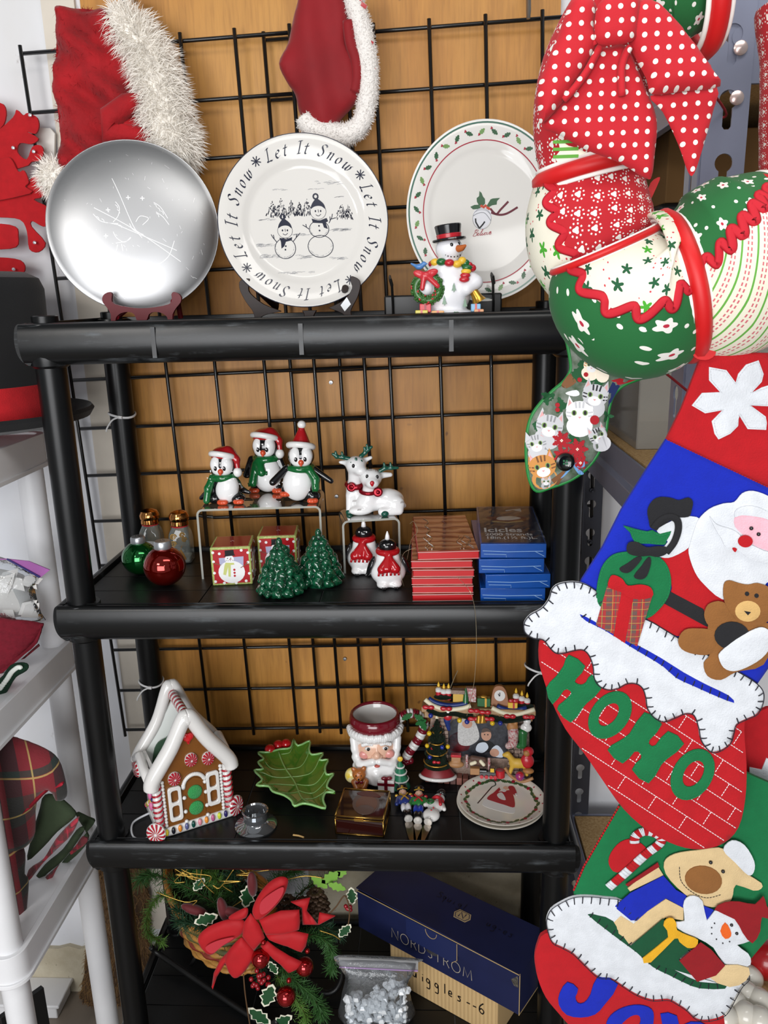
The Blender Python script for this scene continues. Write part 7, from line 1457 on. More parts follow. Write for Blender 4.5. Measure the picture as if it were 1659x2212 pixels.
cloth('dish_towel', 'burgundy waffle weave towel folded on the middle white shelf', [('folded_cloth', spline(c2([(-200, 950), (100, 940), (250, 950), (345, 968), (375, 985), (310, 1110), (200, 1230), (60, 1360), (-200, 1480)]), 3)), ('under_fold', spline(c2([(375, 985), (330, 1130), (230, 1220), (100, 1330), (20, 1390), (0, 1370), (180, 1230), (310, 1110)]), 2))], 0.06, [M_burg], h=8)
t = cloth('crochet_trim', 'dark green crocheted cloth with white edging under the burgundy towel', [('crochet_cloth', spline(c2([(-200, 1480), (0, 1440), (90, 1330), (180, 1305), (240, 1320), (235, 1370), (140, 1430), (60, 1560), (0, 1610), (-200, 1620)]), 3))], -0.02, [mat('crochet_green', '#0e3320', .95, bump=1, bs=180, dist=.006)])
b = MB(); P0 = np.array(t.location)
for x, y in spline(c2([(0, 1530), (60, 1450), (100, 1390), (150, 1350), (170, 1350)]), 5, False): b.sph(AY(x, y, -.035)-P0, (.005, .004, .004), 8)
part('white_edging', b, mat('yarn_white', '#dfe3dc', .9), t)
cloth('ribbon_trim', 'thin tartan ribbon with glitter edge beside the burgundy towel', [('ribbon', c2([(180, 1280), (330, 1145), (342, 1165), (215, 1270)]))], 0.09, [M_pl2], th=3, h=2)
t = cloth('zip_bag', 'pink zipped plastic bag of white napkins on the middle white shelf', [('white_contents', spline(c2([(-200, 520), (60, 520), (200, 560), (260, 640), (310, 760), (300, 860), (200, 905), (-200, 905)]), 3))], 0.13, [mat('paper_white', '#e3e0da', .8, var=.08, vs=30)], h=40, w=70, cat='bag'); P0 = np.array(t.location)
part('film', MB().sheet(spline(c2([(-200, 420), (60, 425), (330, 580), (300, 690), (350, 880), (350, 960), (-200, 960)]), 3), lambda u, v, d: pxf(P0, .10)(u, v, d), 3, h=44, w=70, step=10), M_bagf, t, smooth=60)
part('zip_band', MB().sheet(c2([(-200, 425), (60, 420), (250, 440), (430, 515), (350, 580), (80, 425), (-200, 440)]), lambda u, v, d: pxf(P0, .075)(u, v, d), 3), mat('zip_pink', '#b06ab0', .3), t); part('zip_line', MB().tube([pxf(P0, .07)(x, y, 0) for x, y in c2([(60, 425), (340, 580)])], .0018, 6), mat('zip_navy', '#2f2a72', .3), t)
for k in range(7): pass
rr = random.Random(4); q = MB()
for i in range(12): x, y = c2([(rr.uniform(-40, 240), rr.uniform(540, 860))])[0]; q.sheet([(x, y), (x+rr.uniform(20, 36), y+rr.uniform(-10, 8)), (x+rr.uniform(18, 30), y+rr.uniform(18, 34)), (x-rr.uniform(2, 12), y+rr.uniform(14, 28))], lambda u, v, d: pxf(P0, .105+rr.uniform(-.012, .0))(u, v, d), 2)
part('folded_paper', q, mat('paper_white2', '#ece9e4', .8), t, smooth=0)
# zip ties on the posts
M_tie = mat('white_nylon', '#e8e8e8', .4)
for lab, x, y, z, yaw in [('white cable tie around the rear left post of the upper bay', IX, D_-IY, None, (262, 898)), ('white cable tie around the rear left post behind the gingerbread house', IX, D_-IY, None, (325, 1482)), ('white cable tie around the rear right post behind the felt stocking', W_-IX, D_-IY, None, (1150, 1450))]:
    zz_ = AY(yaw[0], yaw[1], D_-IY-.025)[2]; t = thing('cable_tie', lab, 'cable tie', (x, y, zz_), (4, 6, 0), 1.0, 'white cable ties on the shelf posts')
    part('strap', MB().tube([(.0265*math.cos(a), .0265*math.sin(a), .002*math.sin(a*2)) for a in np.arange(24)*2*PI/24], .0018, 6, closed=True, flat=1.4), M_tie, t, smooth=180); part('lock', MB().box((.006, -.028, 0), (.004, .0025, .003)), M_tie, t, bev=.0006)
    part('tail', MB().tube(spline([(.004, -.029, 0), (-.008, -.034, -.006), (-.018, -.036, -.022), (-.02, -.036, -.03)], 4, False), .0018, 6), M_tie, t, smooth=180)

# ================================================================== fabrics
def fabric(name, kind, uv=False, k=1.0, base=None):
    """printed cotton: pattern coordinates in pixels of cloth; k scales the print"""
    m, t = newmat(name); t.b.inputs['Roughness'].default_value = 0.85; t.b.inputs['Sheen Weight'].default_value = 0.05
    if uv: p = t.scaled(t.coord('UV'), 1.0/k)
    else: s = t.sep(t.scaled(t.coord(), 2200.0/k)); p = t.cmb(s[0], s[2])
    def cells(p, sp, rnd, off=(0, 0, 0)):
        v = t.new('ShaderNodeTexVoronoi'); v.voronoi_dimensions = '2D'; q = t.vm('ADD', t.scaled(p, 1.0/sp), off); t.put(v.inputs['Vector'], q); v.inputs['Scale'].default_value = 1.0; v.inputs['Randomness'].default_value = rnd
        rel = t.vm('SUBTRACT', q, v.outputs['Position']); s = t.sep(rel); r = t.m('SQRT', t.m('ADD', t.m('MULTIPLY', s[0], s[0]), t.m('MULTIPLY', s[1], s[1]))); a = t.m('ARCTAN2', s[1], s[0]); return r, a, v.outputs['Color'], s
    lt = lambda a, b: t.m('LESS_THAN', a, b); gt = lambda a, b: t.m('GREATER_THAN', a, b); W_c = hexc('#e2dfd8')
    def petal(r, a, n, R0, amp, ph=0.0): return lt(r, t.m('MULTIPLY', R0, t.m('ADD', 1.0-amp, t.m('MULTIPLY', t.m('COSINE', t.m('ADD', t.m('MULTIPLY', a, float(n)), ph)), amp))))
    if kind == 'dots':
        r, a, _, _ = cells(p, 20.0, 0.12); c = t.mix(lt(r, .205), hexc(base or '#b5101f'), W_c)
    elif kind == 'mini':
        r, a, _, _ = cells(p, 15.0, 0.25); c = t.mix(lt(r, .17), hexc('#b5101f'), W_c)
    elif kind == 'flowers':
        r, a, col, _ = cells(p, 70.0, 0.55); fl = petal(r, a, 5, .215, .18); c = t.mix(fl, hexc('#14602c'), W_c); c = t.mix(lt(r, .05), c, hexc('#b02038'))
        r2, _, _, _ = cells(p, 44.0, 0.8, (3.3, 1.7, 0)); c = t.mix(t.m('MULTIPLY', lt(r2, .10), gt(r, .3)), c, W_c)
    elif kind == 'hearts':
        r, a, col, s = cells(p, 34.0, 0.3); c = t.mix(petal(r, a, 3, .21, .18, 1.5), hexc('#b0121f'), W_c)
        ring = t.m('MULTIPLY', t.m('MULTIPLY', gt(r, .30), lt(r, .40)), gt(t.m('COSINE', t.m('MULTIPLY', a, 9.0)), .35)); c = t.mix(ring, c, W_c)
    elif kind == 'holly':
        r, a, col, _ = cells(p, 44.0, 0.75); lf = petal(r, a, 5, .26, .30); g = t.mix(gt(t.sep(col)[0], .6), hexc('#11502e'), hexc('#3f9a25')); c = t.mix(lf, hexc('#dcd8c6'), g)
        r2, _, _, _ = cells(p, 15.0, 0.9, (7.1, 2.2, 0)); r3, _, c3_, _ = cells(p, 52.0, 0.8, (1.1, 5.2, 0)); c = t.mix(t.m('MULTIPLY', t.m('MULTIPLY', lt(r2, .12), lt(r3, .33)), gt(r, .32)), c, hexc('#c03a48'))
    elif kind == 'stripes':
        s = t.sep(p); x = t.m('ADD', t.m('MULTIPLY', s[0], .62), t.m('MULTIPLY', s[1], .42)); y = t.m('ADD', t.m('MULTIPLY', s[0], -.42), t.m('MULTIPLY', s[1], .62)); f_ = t.m('FRACT', t.m('DIVIDE', x, 24.0)); c = t.mix(t.m('MULTIPLY', gt(f_, .44), lt(f_, .56)), hexc('#dcd7c3'), hexc('#5c9e3c'))
        fy = t.m('FRACT', t.m('DIVIDE', y, 8.0))
        for o_ in (.1, .88): c = t.mix(t.m('MULTIPLY', t.m('MULTIPLY', gt(f_, o_-.045), lt(f_, o_+.045)), lt(fy, .6)), c, hexc('#c2606a'))
    t.color(c); t.bump(t.noise(t.coord(), 900.0, 1.0), .15, .0008)
    return m
WY = -0.545
WP = AY(1330, 620, WY); UW = UNIT(WP)
wr = thing('fabric_wreath', 'stuffed patchwork fabric wreath with green, cream and red Christmas prints', 'wreath', WP)
FB_ = {k: fabric('cotton_'+k, k, True) for k in ('flowers', 'hearts', 'holly', 'stripes', 'mini')}
M_band = mat('bright_red_ribbon', '#c40f12', .5, sheen=.05); M_pipe = mat('white_piping', '#ece8e2', .7); M_rr = mat('red_ric_rac', '#b91526', .8)
def segment(pts, rads, fab1, fab2, ph0, ph1, zig=True, dy=0.0):
    """a stuffed length of wreath: pixel centre line + pixel radii; two prints meet along a line that runs from ph0 to ph1"""
    C_ = spline(np.array(pts, float), 10, False); n = len(C_); t_ = np.linspace(0, 1, n); rr = np.interp(t_, np.linspace(0, 1, len(rads)), rads)*(0.80+0.20*np.sin(PI*np.clip(t_, 0, 1))**.6)
    X = np.array([AY(x, y, WY+dy) for x, y in C_]); T = np.gradient(X, axis=0); T /= np.linalg.norm(T, axis=1, keepdims=True); N1 = np.cross(T, [0, 1.0, 0]); N1 /= np.linalg.norm(N1, axis=1, keepdims=True); N2 = np.array([0, -1.0, 0])
    rm = rr*UW; m = 28; ell_ = np.concatenate([[0], np.cumsum(np.linalg.norm(np.diff(C_, axis=0), axis=1))])
    def pt(i, ph, o=0.0): return X[i]+(rm[i]+o)*(math.cos(ph)*N1[i]+math.sin(ph)*N2*.92)-WP
    sp = ph0+(ph1-ph0)*t_
    for s, (fab, nm) in enumerate(((fab1, 'print_panel'), (fab2, 'print_panel'))):
        v, uv = [], []
        for i in range(n):
            for j in range(m+1): ph = sp[i]+(PI*j/m if s == 0 else -PI*j/m); wr_ = 0.0012*math.sin(9*ph+5*t_[i])*math.sin(PI*t_[i])**.3*0+.0; v.append(pt(i, ph, wr_)); uv.append((ell_[i], ph*rr.mean()))
        f = [(i*(m+1)+j, i*(m+1)+j+1, (i+1)*(m+1)+j+1, (i+1)*(m+1)+j) if s == 0 else (i*(m+1)+j, (i+1)*(m+1)+j, (i+1)*(m+1)+j+1, i*(m+1)+j+1) for i in range(n-1) for j in range(m)]
        b = MB().add(v, f); o = part(nm, b, FB_[fab], wr, smooth=180); u = o.data.uv_layers.new(name='uv'); li = np.zeros(len(o.data.loops), int); o.data.loops.foreach_get('vertex_index', li); u.data.foreach_set('uv', np.array(uv)[li].ravel())
    if zig:
        z = []; q = 7*n
        tt = np.linspace(0, n-1.001, q); 
        for k_, x in enumerate(tt):
            i = int(x); f_ = x-i; A1 = pt(i, sp[i]+.085*math.sin(ell_[i]*.17+f_*(ell_[min(i+1, n-1)]-ell_[i])*.17), .0006); A2 = pt(min(i+1, n-1), sp[min(i+1, n-1)]+.085*math.sin((ell_[i]+f_*(ell_[min(i+1, n-1)]-ell_[i]))*.17), .0006)
            A1 = pt(i, sp[i]+.085*math.sin((ell_[i]+f_*(ell_[min(i+1, n-1)]-ell_[i]))*.17), .0006); z.append(A1*(1-f_)+A2*f_)
        part('ric_rac', MB().tube(z, .0040, 6, flat=.3, up=(0, -1, 0)), M_rr, wr, smooth=180)
    for e in (0, n-1): pass
    return pt, n
def band(c, r, ang, w=.011, dy=0.0):
    """red ribbon tied between two stuffed lengths; ang is the picture direction of the wreath there"""
    X = AY(c[0], c[1], WY+dy)-WP; T = np.array([math.cos(R(ang)), 0, -math.sin(R(ang))]); N1 = np.cross(T, [0, 1.0, 0]); k = 40
    for nm, off_, rad, m in (('tie_ribbon', 0, w, M_band), ('piping', w*1.15, w*.28, M_pipe), ('piping', -w*1.15, w*.28, M_pipe)): part(nm, MB().tube([X+T*off_+r*UW*(math.cos(a)*N1+.95*math.sin(a)*np.array([0, -1.0, 0])) for a in np.arange(k)*2*PI/k], rad, 8, closed=True), m, wr, smooth=180)
segment([(1345, 10), (1290, 150), (1272, 270), (1275, 380)], [112, 118, 120, 118], 'hearts', 'hearts', 1.2, 1.2, False, .03)
segment([(1280, 360), (1272, 450), (1278, 530), (1312, 612)], [122, 138, 142, 130], 'holly', 'hearts', 2.6, 1.85, True, .035)
segment([(1308, 538), (1334, 602), (1392, 642), (1470, 625)], [128, 165, 182, 165], 'flowers', 'holly', 2.45, 1.3)
segment([(1460, 625), (1540, 600), (1640, 545), (1720, 480)], [165, 186, 186, 160], 'stripes', 'flowers', 1.4, .75)
segment([(1730, 480), (1780, 380), (1800, 250), (1790, 100), (1740, -40)], [120, 135, 140, 135, 120], 'holly', 'hearts', 1.6, 1.6)
segment([(1350, 0), (1400, -40), (1470, -60), (1530, -70)], [110, 120, 125, 120], 'flowers', 'stripes', 1.0, 1.6)
band((1276, 366), 112, 78, .007, .03); band((1306, 540), 116, 68, .003); band((1464, 622), 150, -15, .0075); band((1722, 482), 132, -55, .010); band((1512, -40), 124, -10, .008)
part('ribbon_end', MB().sheet(spline([(1395, 430), (1405, 395), (1425, 383), (1415, 410), (1400, 440)], 3), lambda u, v, d: AY(u, v, WY+.05)-WP-np.array([0, d*UW, 0]), 3), M_band, wr); part('hanging_loop', MB().sheet(spline([(1490, 738), (1520, 742), (1545, 760), (1530, 776), (1505, 775), (1492, 760)], 3), lambda u, v, d: AY(u, v, WY-.03)-WP-np.array([0, d*UW, 0]), 5, h=6, w=12), M_band, wr)
q = MB()
for L, mi in [([(1205, 300), (1228, 315), (1240, 318), (1268, 330), (1235, 342), (1205, 352), (1198, 340), (1210, 325)], 0)]: q.sheet(np.array(L, float), lambda u, v, d: AY(u, v, WY-.0535)-WP-np.array([0, d*UW, 0]), 1, mi=0)
for y in (306, 322, 338): q.box(AY(1222, y, WY-.0545)-WP, (.010, .0004, .0012), mi=1)
part('tree_patch', q, [mat('cream_cotton', '#e9e4cf', .85), mat('print_green', '#5c9e3c', .8)], wr)

# ------------------------------------------------------------------ polka dot bow
cb4 = crop(1100, 0, .337); BY = -0.615; P0 = AY(1320, 180, BY); M_dot = fabric('dotted_cotton', 'dots', False)
bw = thing('polka_dot_bow', 'large red polka dot bow tied on the fabric wreath', 'bow', P0)
for nm, L, dd, h in [('tail', [(545, 320), (640, 305), (750, 300), (870, 560), (945, 770), (930, 1000), (912, 1130), (870, 1142), (700, 1040), (500, 965), (330, 870), (205, 805), (330, 670), (480, 430)], 0, 20), ('tail', [(900, 620), (1100, 590), (1325, 565), (1300, 720), (1250, 900), (1182, 1110), (1142, 1105), (1080, 930), (980, 720)], 4, 10),
                      ('loop', [(395, 10), (500, 10), (545, 70), (525, 200), (545, 320), (330, 665), (200, 808), (178, 730), (170, 600), (215, 450), (300, 250)], 22, 26), ('loop', [(790, 40), (900, 25), (1000, 100), (1150, 280), (1270, 450), (1328, 570), (1100, 600), (900, 622), (860, 520), (750, 300), (740, 180)], 22, 28), ('knot', [(545, 70), (640, 5), (720, -10), (800, 40), (785, 200), (755, 305), (545, 322), (522, 200)], 44, 16)]:
    Q_ = np.array(cb4(L)); part(nm, MB().sheet(spline(Q_, 3), lambda u, v, d: pxf(P0, BY)(u, v, d+dd), 2, h=h, w=34, step=10, back=-h*.8), M_dot, bw, smooth=50)
for q in [[(560, 330), (480, 480), (400, 590), (330, 665)], [(700, 640), (695, 480), (720, 380), (750, 330)], [(650, 60), (680, 150), (740, 210)], [(480, 180), (500, 240), (530, 320)]]: part('pleat', MB().tube([pxf(P0, BY)(x, y, 34) for x, y in spline(cb4(q), 4, False)], .0028, 8), M_dot, bw, smooth=180)

# ------------------------------------------------------------------ kitten print ornament
c5 = crop(1100, 520, .337); KY = -0.45; P0 = AY(1240, 930, KY); kf = pxf(P0, KY)
ko = thing('kitten_ornament', 'padded stocking shaped ornament printed with kittens and poinsettias under the wreath', 'ornament', P0)
outl = spline(c5([(355, 560), (372, 660), (390, 760), (392, 830), (350, 900), (280, 960), (200, 1040), (140, 1130), (112, 1250), (110, 1400), (130, 1530), (175, 1600), (260, 1578), (380, 1535), (480, 1468), (560, 1370), (610, 1240), (632, 1090), (660, 995), (720, 930), (810, 890), (905, 855), (905, 820), (760, 760), (560, 620)]), 4)
part('padded_body', MB().sheet(outl, kf, 5, h=14, w=30, step=8, back=8), mat('kitten_cloth_ground', '#3c5238', .8, var=.5, vs=60, col2='#7f857c'), ko, smooth=60); part('green_piping', MB().tube([kf(x, y, 4) for x, y in outl], .0022, 6, closed=True), mat('piping_green', '#1a7a35', .5), ko, smooth=180)
def bul(u, v): d_ = float(edist(outl, np.array([[u, v]]))[0]); return 5+14*math.sqrt(max(0, 1-(1-min(d_/30, 1))**2))
clip_ = lambda L: L
def kd(b, L, mi, th): b.sheet(L, lambda u, v, d: kf(u, v, bul(u, v)+d), th, mi=mi)
KM = [mat('kit_'+c[1:], c, .8) for c in ('#c3c3c6', '#8f9092', '#e6e6e6', '#c88a48', '#2a2a2c', '#d9a0a0', '#7fa05a', '#a51722', '#17502b', '#6f9fd0', '#1c2a5a', '#e8c878', '#efe3cf', '#7a5030')]
b = MB()
for x, y, s in [(330, 1050, 70), (430, 860, 80), (470, 790, 60), (240, 1000, 60), (180, 1180, 50), (400, 1250, 60), (620, 1120, 40), (560, 900, 60), (290, 1400, 50), (500, 880, 60)]:
    c = c5([(x, y)])[0]
    for k in range(3): kd(b, holly_leaf(c+np.array([6*math.cos(k*2.1), 6*math.sin(k*2.1)]), k*2.1+x*.01, s*.42, s*.12), 8, .6+.1*k)
kd(b, c5([(650, 900), (700, 925), (640, 1050), (580, 1110), (560, 1060), (620, 960)]), 10, .8); kd(b, c5([(640, 890), (720, 870), (860, 850), (880, 860), (760, 905), (690, 920)]), 7, .7); kd(b, spline(c5([(330, 920), (380, 850), (400, 870), (420, 900), (360, 940)]), 3), 13, .8); kd(b, spline(c5([(350, 970), (420, 950), (440, 980), (400, 990)]), 3), 2, .9)
part('leaf_print', b, KM, ko)
def kitten(cx, cy, s, base, dark, tilt=0.0):
    b = MB(); c = c5([(cx, cy)])[0]; s = s*.337; ct, st = math.cos(tilt), math.sin(tilt)
    T_ = lambda L: np.array([(c[0]+s*(x*ct-y*st), c[1]+s*(x*st+y*ct)) for x, y in L])
    for sg in (-1, 1): kd(b, T_([(sg*.35, -.55), (sg*.75, -1.25), (sg*1.0, -.25)]), base, 1.0); kd(b, T_([(sg*.5, -.6), (sg*.74, -1.0), (sg*.86, -.4)]), 5, 1.2)
    kd(b, T_(ell(0, .95, .95, .8)), base, .9); kd(b, T_(ell(0, 0, 1.0, .86)), base, 1.3); kd(b, T_(ell(0, .42, .5, .36)), 2, 1.5)
    for x0 in (-.3, 0, .3): ribbon(b, T_([(x0, -.8), (x0*.8, -.35)]), s*.13, lambda u, v, d: kf(u, v, bul(u, v)+d), 1.6, dark)
    for sg in (-1, 1):
        for y0 in (.0, .25): ribbon(b, T_([(sg*.95, y0-.05), (sg*.62, y0)]), s*.1, lambda u, v, d: kf(u, v, bul(u, v)+d), 1.6, dark)
        kd(b, T_(ell(sg*.4, .0, .19, .2)), 6, 1.7); kd(b, T_(ell(sg*.4, .0, .11, .16)), 4, 1.9)
    kd(b, T_([(-.12, .28), (.12, .28), (0, .42)]), 5, 1.9); part('kitten_print', b, KM, ko)
for a in [(540, 985, 84, 0, 4, .2), (165, 1290, 66, 0, 1, -.2), (440, 1095, 88, 2, 0, 0), (250, 1180, 86, 0, 1, .2), (560, 1240, 62, 0, 4, -.4), (205, 1435, 86, 3, 13, -.2), (520, 795, 56, 12, 3, .3), (228, 1530, 32, 0, 3, 0)]: kitten(*a)
b = MB()
for x, y, s in [(325, 1270, 62), (425, 1325, 70), (330, 1365, 58), (445, 1412, 50)]:
    c = c5([(x, y)])[0]
    for k in range(7): a = k*2*PI/7; kd(b, holly_leaf(c+s*.337*.5*np.array([math.cos(a), math.sin(a)]), a, s*.36, s*.1), 7, 2.2+.05*k)
    for k in range(4): kd(b, ell(c[0]+2*math.cos(k*1.6), c[1]+2*math.sin(k*1.6), 1.4, n=8), 12, 3.0)
    part('poinsettia_print', b, KM, ko); b = MB()
for x, y in [(300, 1045), (300, 1075), (480, 852), (440, 885)]: kd(b, ell(*c5([(x, y)])[0], 5, n=10), 7, 2.4)
kd(b, ell(*c5([(535, 1140)])[0], 10, n=14), 7, 2.6); kd(b, ell(*c5([(585, 862)])[0], 14, n=14), 12, 2.0)
for L in [[(330, 1440), (380, 1390), (400, 1430)], [(400, 1430), (460, 1390), (470, 1440)], [(400, 1430), (350, 1490), (320, 1510), (370, 1450)], [(400, 1430), (470, 1480), (440, 1490)]]: kd(b, spline(c5(L), 4), 9, 2.4)
kd(b, c5([(260, 1520), (340, 1460), (350, 1480), (280, 1545)]), 13, 2.0); kd(b, c5([(290, 1550), (330, 1480), (345, 1490), (310, 1560)]), 13, 2.1)
part('bow_and_berry_print', b, KM, ko, kind='stuff'); c = c5([(345, 1402)])[0]; o = part('button', MB().lathe([(0, .004), (.0055, .004), (.007, .005), (.0095, .004), (.0095, 0), (0, 0)], 24, M=Matrix.Translation(kf(c[0], c[1], 22)) @ Matrix.Rotation(PI/2, 4, 'X')), mat('black_button', '#0e1210', .2, coat=.5), ko)
part('button_holes', MB().sph(kf(c[0]-3, c[1]-3, 31), .0013, 6).sph(kf(c[0]+3, c[1]-3, 31), .0013, 6).sph(kf(c[0]-3, c[1]+3, 31), .0013, 6).sph(kf(c[0]+3, c[1]+3, 31), .0013, 6), mat('thread_green', '#2f6a4a', .7), o)
part('hang_ribbon', MB().box(kf(1290, 690, 0)+np.array([.01, .03, .0]), (.003, .001, .02)), M_pipe, ko)

# ------------------------------------------------------------------ felt stockings
def felt(name, col): return mat('felt_'+name, col, .95, var=.10, vs=70, bump=.55, bs=650, dist=.0012, sheen=.03)
FR, FB, FW, FG, FK, FBR, FT, FP, FBE, FY, FO = (felt(*a) for a in (('red', '#b00d18'), ('blue', '#0a23a8'), ('white', '#d3d6db'), ('green', '#0a6b3c'), ('black', '#1d1d20'), ('brown', '#8a5a2c'), ('tan', '#cfa86a'), ('pink', '#eab3c0'), ('beige', '#d4b98a'), ('yellow', '#dda51e'), ('orange', '#e0601a')))
FDR = felt('dark_red', '#8a0d16'); FDG = felt('dark_green', '#0a4a2c')
M_thk = mat('stitch_dark', '#1c1c26', .8); M_thw = mat('stitch_white', '#e9dfe0', .8); M_thg = mat('stitch_green', '#1f8a55', .8)
class Felt:
    def __init__(s, root, P0, Y): s.r, s.P0, s.Y = root, P0, Y; s.f = pxf(P0, Y)
    def add(s, name, L, m, d0, th=1.6, h=1.6, sm=3, holes=(), parent=None, thread=None):
        q = spline(L, sm) if sm else np.array(L, float)
        o = part(name, MB().sheet(q, lambda u, v, d: s.f(u, v, d+d0), th, holes=holes, h=h, w=5, step=14), m, parent or s.r, smooth=60)
        if thread: s.run('edge_stitching', [tuple(c_) for c_ in inset(q, 3.0)]+[tuple(inset(q, 3.0)[0])], d0+th+h, thread, o, .42)
        return o
    def run(s, name, path, d, m, parent=None, w=.5):   # running stitch: short dashes
        P = np.array(path, float); L = np.concatenate([[0], np.cumsum(np.linalg.norm(np.diff(P, axis=0), axis=1))]); b = MB(); x = 0
        while x+4.5 < L[-1]:
            a, c_ = [np.array([np.interp(y, L, P[:, k]) for k in (0, 1)]) for y in (x, x+4.5)]; b.tube([s.f(a[0], a[1], d), s.f(c_[0], c_[1], d)], w*.00055, 4); x += 6.5
        if b.n: part(name, b, m, parent or s.r, kind='stuff')
    def blanket(s, L, d, m, ln=13, sp=19, closed=True, flip=1):
        q = spline(L, 6, closed); 
        if closed: q = np.vstack([q, q[:1]])
        LL = np.concatenate([[0], np.cumsum(np.linalg.norm(np.diff(q, axis=0), axis=1))]); b = MB(); ar = 0.5*np.sum(q[:-1, 0]*q[1:, 1]-q[1:, 0]*q[:-1, 1]); x = 6
        if closed: b.tube([s.f(u, v, d-1.5) for u, v in q], .0005, 4)
        while x < LL[-1]-4:
            a, c_ = [np.array([np.interp(y, LL, q[:, k]) for k in (0, 1)]) for y in (x-2, x+2)]; t = (c_-a)/np.linalg.norm(c_-a); nn = np.array([-t[1], t[0]])*(1 if ar > 0 else -1)*flip; m0 = (a+c_)/2; e = m0+nn*ln+t*random.uniform(-3, 3)
            b.tube([s.f(m0[0], m0[1], d-1), s.f(*(m0*.4+e*.6), d+.8), s.f(e[0], e[1], d+.3)], .00058, 4); x += sp
        part('blanket_stitch', b, m, s.r, kind='stuff')
def inset(q, w):
    q = np.array(q); t = np.roll(q, -1, 0)-np.roll(q, 1, 0); t /= np.maximum(np.linalg.norm(t, axis=1, keepdims=True), 1e-9); ar = np.sum(q[:, 0]*np.roll(q[:, 1], -1)-np.roll(q[:, 0], -1)*q[:, 1]); nn = np.column_stack([-t[:, 1], t[:, 0]])*(1 if ar > 0 else -1); return q+nn*w
c7_ = crop(1100, 1020, .337); c8_ = crop(1100, 1600, .337)
def brick_stitch(F, toe, d, o8, n=9):
    A = np.array([math.cos(R(33)), math.sin(R(33))]); B = np.array([-A[1], A[0]]); c = np.array(o8); toe = inset(spline(toe, 3), 4)
    for k in range(-n, n+1):
        pts = [c+B*36*k+A*x for x in np.arange(-360, 361, 6)]; ins = inside(toe, np.array(pts)); run = [p for p, i_ in zip(pts, ins) if i_]
        if len(run) > 6: F.run('brick_stitching', run, d, M_thw, None, .8)
        for j in range(-6, 7):
            p0 = c+B*36*k+A*(78*j+39*(k % 2)); pts = [p0+B*y for y in np.arange(0, 37, 6)]
            if all(inside(toe, np.array(pts))): F.run('brick_stitching', pts, d, M_thw, None, .8)
# ---- HOHO stocking
SY = -0.565; P0 = AY(1420, 1300, SY); hs = thing('christmas_stocking', 'felt stocking lettered HOHO with Santa, toy sack and teddy bear', 'stocking', P0); F = Felt(hs, P0, SY)
red_top = [(1512, 768), (1560, 760), (1660, 762), (1745, 790), (1755, 900), (1760, 1090), (1653, 1049), (1437, 947), (1470, 880)]
blue = [(1437, 947), (1545, 998), (1653, 1049), (1760, 1095), (1758, 1180), (1720, 1300), (1659, 1435), (1632, 1473), (1500, 1440), (1350, 1360), (1240, 1290), (1255, 1250), (1300, 1180), (1340, 1100), (1390, 1020)]
toe = [(1170, 1370), (1163, 1420), (1172, 1460), (1190, 1510), (1220, 1570), (1260, 1622), (1300, 1680), (1345, 1742), (1400, 1790), (1460, 1820), (1510, 1828), (1560, 1815), (1592, 1780), (1606, 1720), (1609, 1650), (1604, 1570), (1612, 1510), (1630, 1470), (1500, 1400), (1350, 1330), (1220, 1330)]
F.add('red_top', red_top, FR, 0, 10, 4, 0); F.add('blue_body', blue, FB, 0, 10, 4, 0); F.add('red_toe', toe, FR, 0, 10, 4, 3); F.run('seam_stitching', [(1437, 947), (1545, 998), (1653, 1049)], 15, FR, None, .8)
brick_stitch(F, toe, 15, (1400, 1660))
fl = c5([(1335, 965), (1265, 890), (1265, 805), (1375, 825), (1435, 905), (1450, 850), (1500, 790), (1580, 763), (1612, 850), (1600, 900), (1535, 970), (1600, 935), (1680, 910), (1730, 950), (1760, 985), (1700, 1040), (1640, 1055), (1530, 1050), (1625, 1120), (1632, 1160), (1628, 1205), (1510, 1200), (1455, 1110), (1450, 1180), (1400, 1230), (1325, 1266), (1300, 1230), (1282, 1150), (1350, 1080), (1240, 1100), (1155, 1050), (1220, 970)])
o = F.add('snowflake', fl, FW, 14, 2, 2, 0); F.run('edge_stitching', [tuple(c_) for c_ in inset(fl, 4)], 18, FW, o, .5)
cuff = c7_([(85, 970), (95, 930), (130, 890), (200, 850), (245, 790), (265, 730), (310, 695), (400, 682), (480, 700), (550, 745), (640, 830), (870, 925), (960, 975), (1075, 1045), (1240, 1140), (1430, 1245), (1540, 1310), (1600, 1370), (1606, 1440), (1570, 1520), (1500, 1555), (1435, 1590), (1417, 1650), (1395, 1710), (1330, 1757), (1270, 1760), (1212, 1690), (1195, 1610), (1165, 1530), (1110, 1520), (1050, 1545), (980, 1570), (920, 1550), (872, 1490), (860, 1420), (840, 1360), (800, 1330), (740, 1330), (680, 1360), (620, 1368), (560, 1340), (532, 1290), (525, 1220), (500, 1150), (460, 1115), (400, 1120), (340, 1135), (290, 1135), (250, 1100), (210, 1052), (150, 1042), (100, 1012)])
F.add('snow_cuff', cuff, FW, 14, 3, 5, 3); F.blanket(cuff, 22, M_thk)
slit = c7_([(440, 885), (535, 932), (700, 1035), (800, 1078), (950, 1160), (1100, 1255), (1250, 1335), (1380, 1398), (1417, 1446), (1300, 1402), (1150, 1335), (1050, 1288), (970, 1218), (870, 1155), (760, 1090), (600, 988), (480, 928)])
F.add('pocket_slit', slit, FB, 22, 1, .5, 2); F.blanket(c7_([(440, 890), (480, 930), (600, 990), (760, 1092), (870, 1157), (970, 1220), (1050, 1290), (1150, 1337), (1300, 1404), (1415, 1448)]), 23.5, M_thk, 12, 20, False, 1)
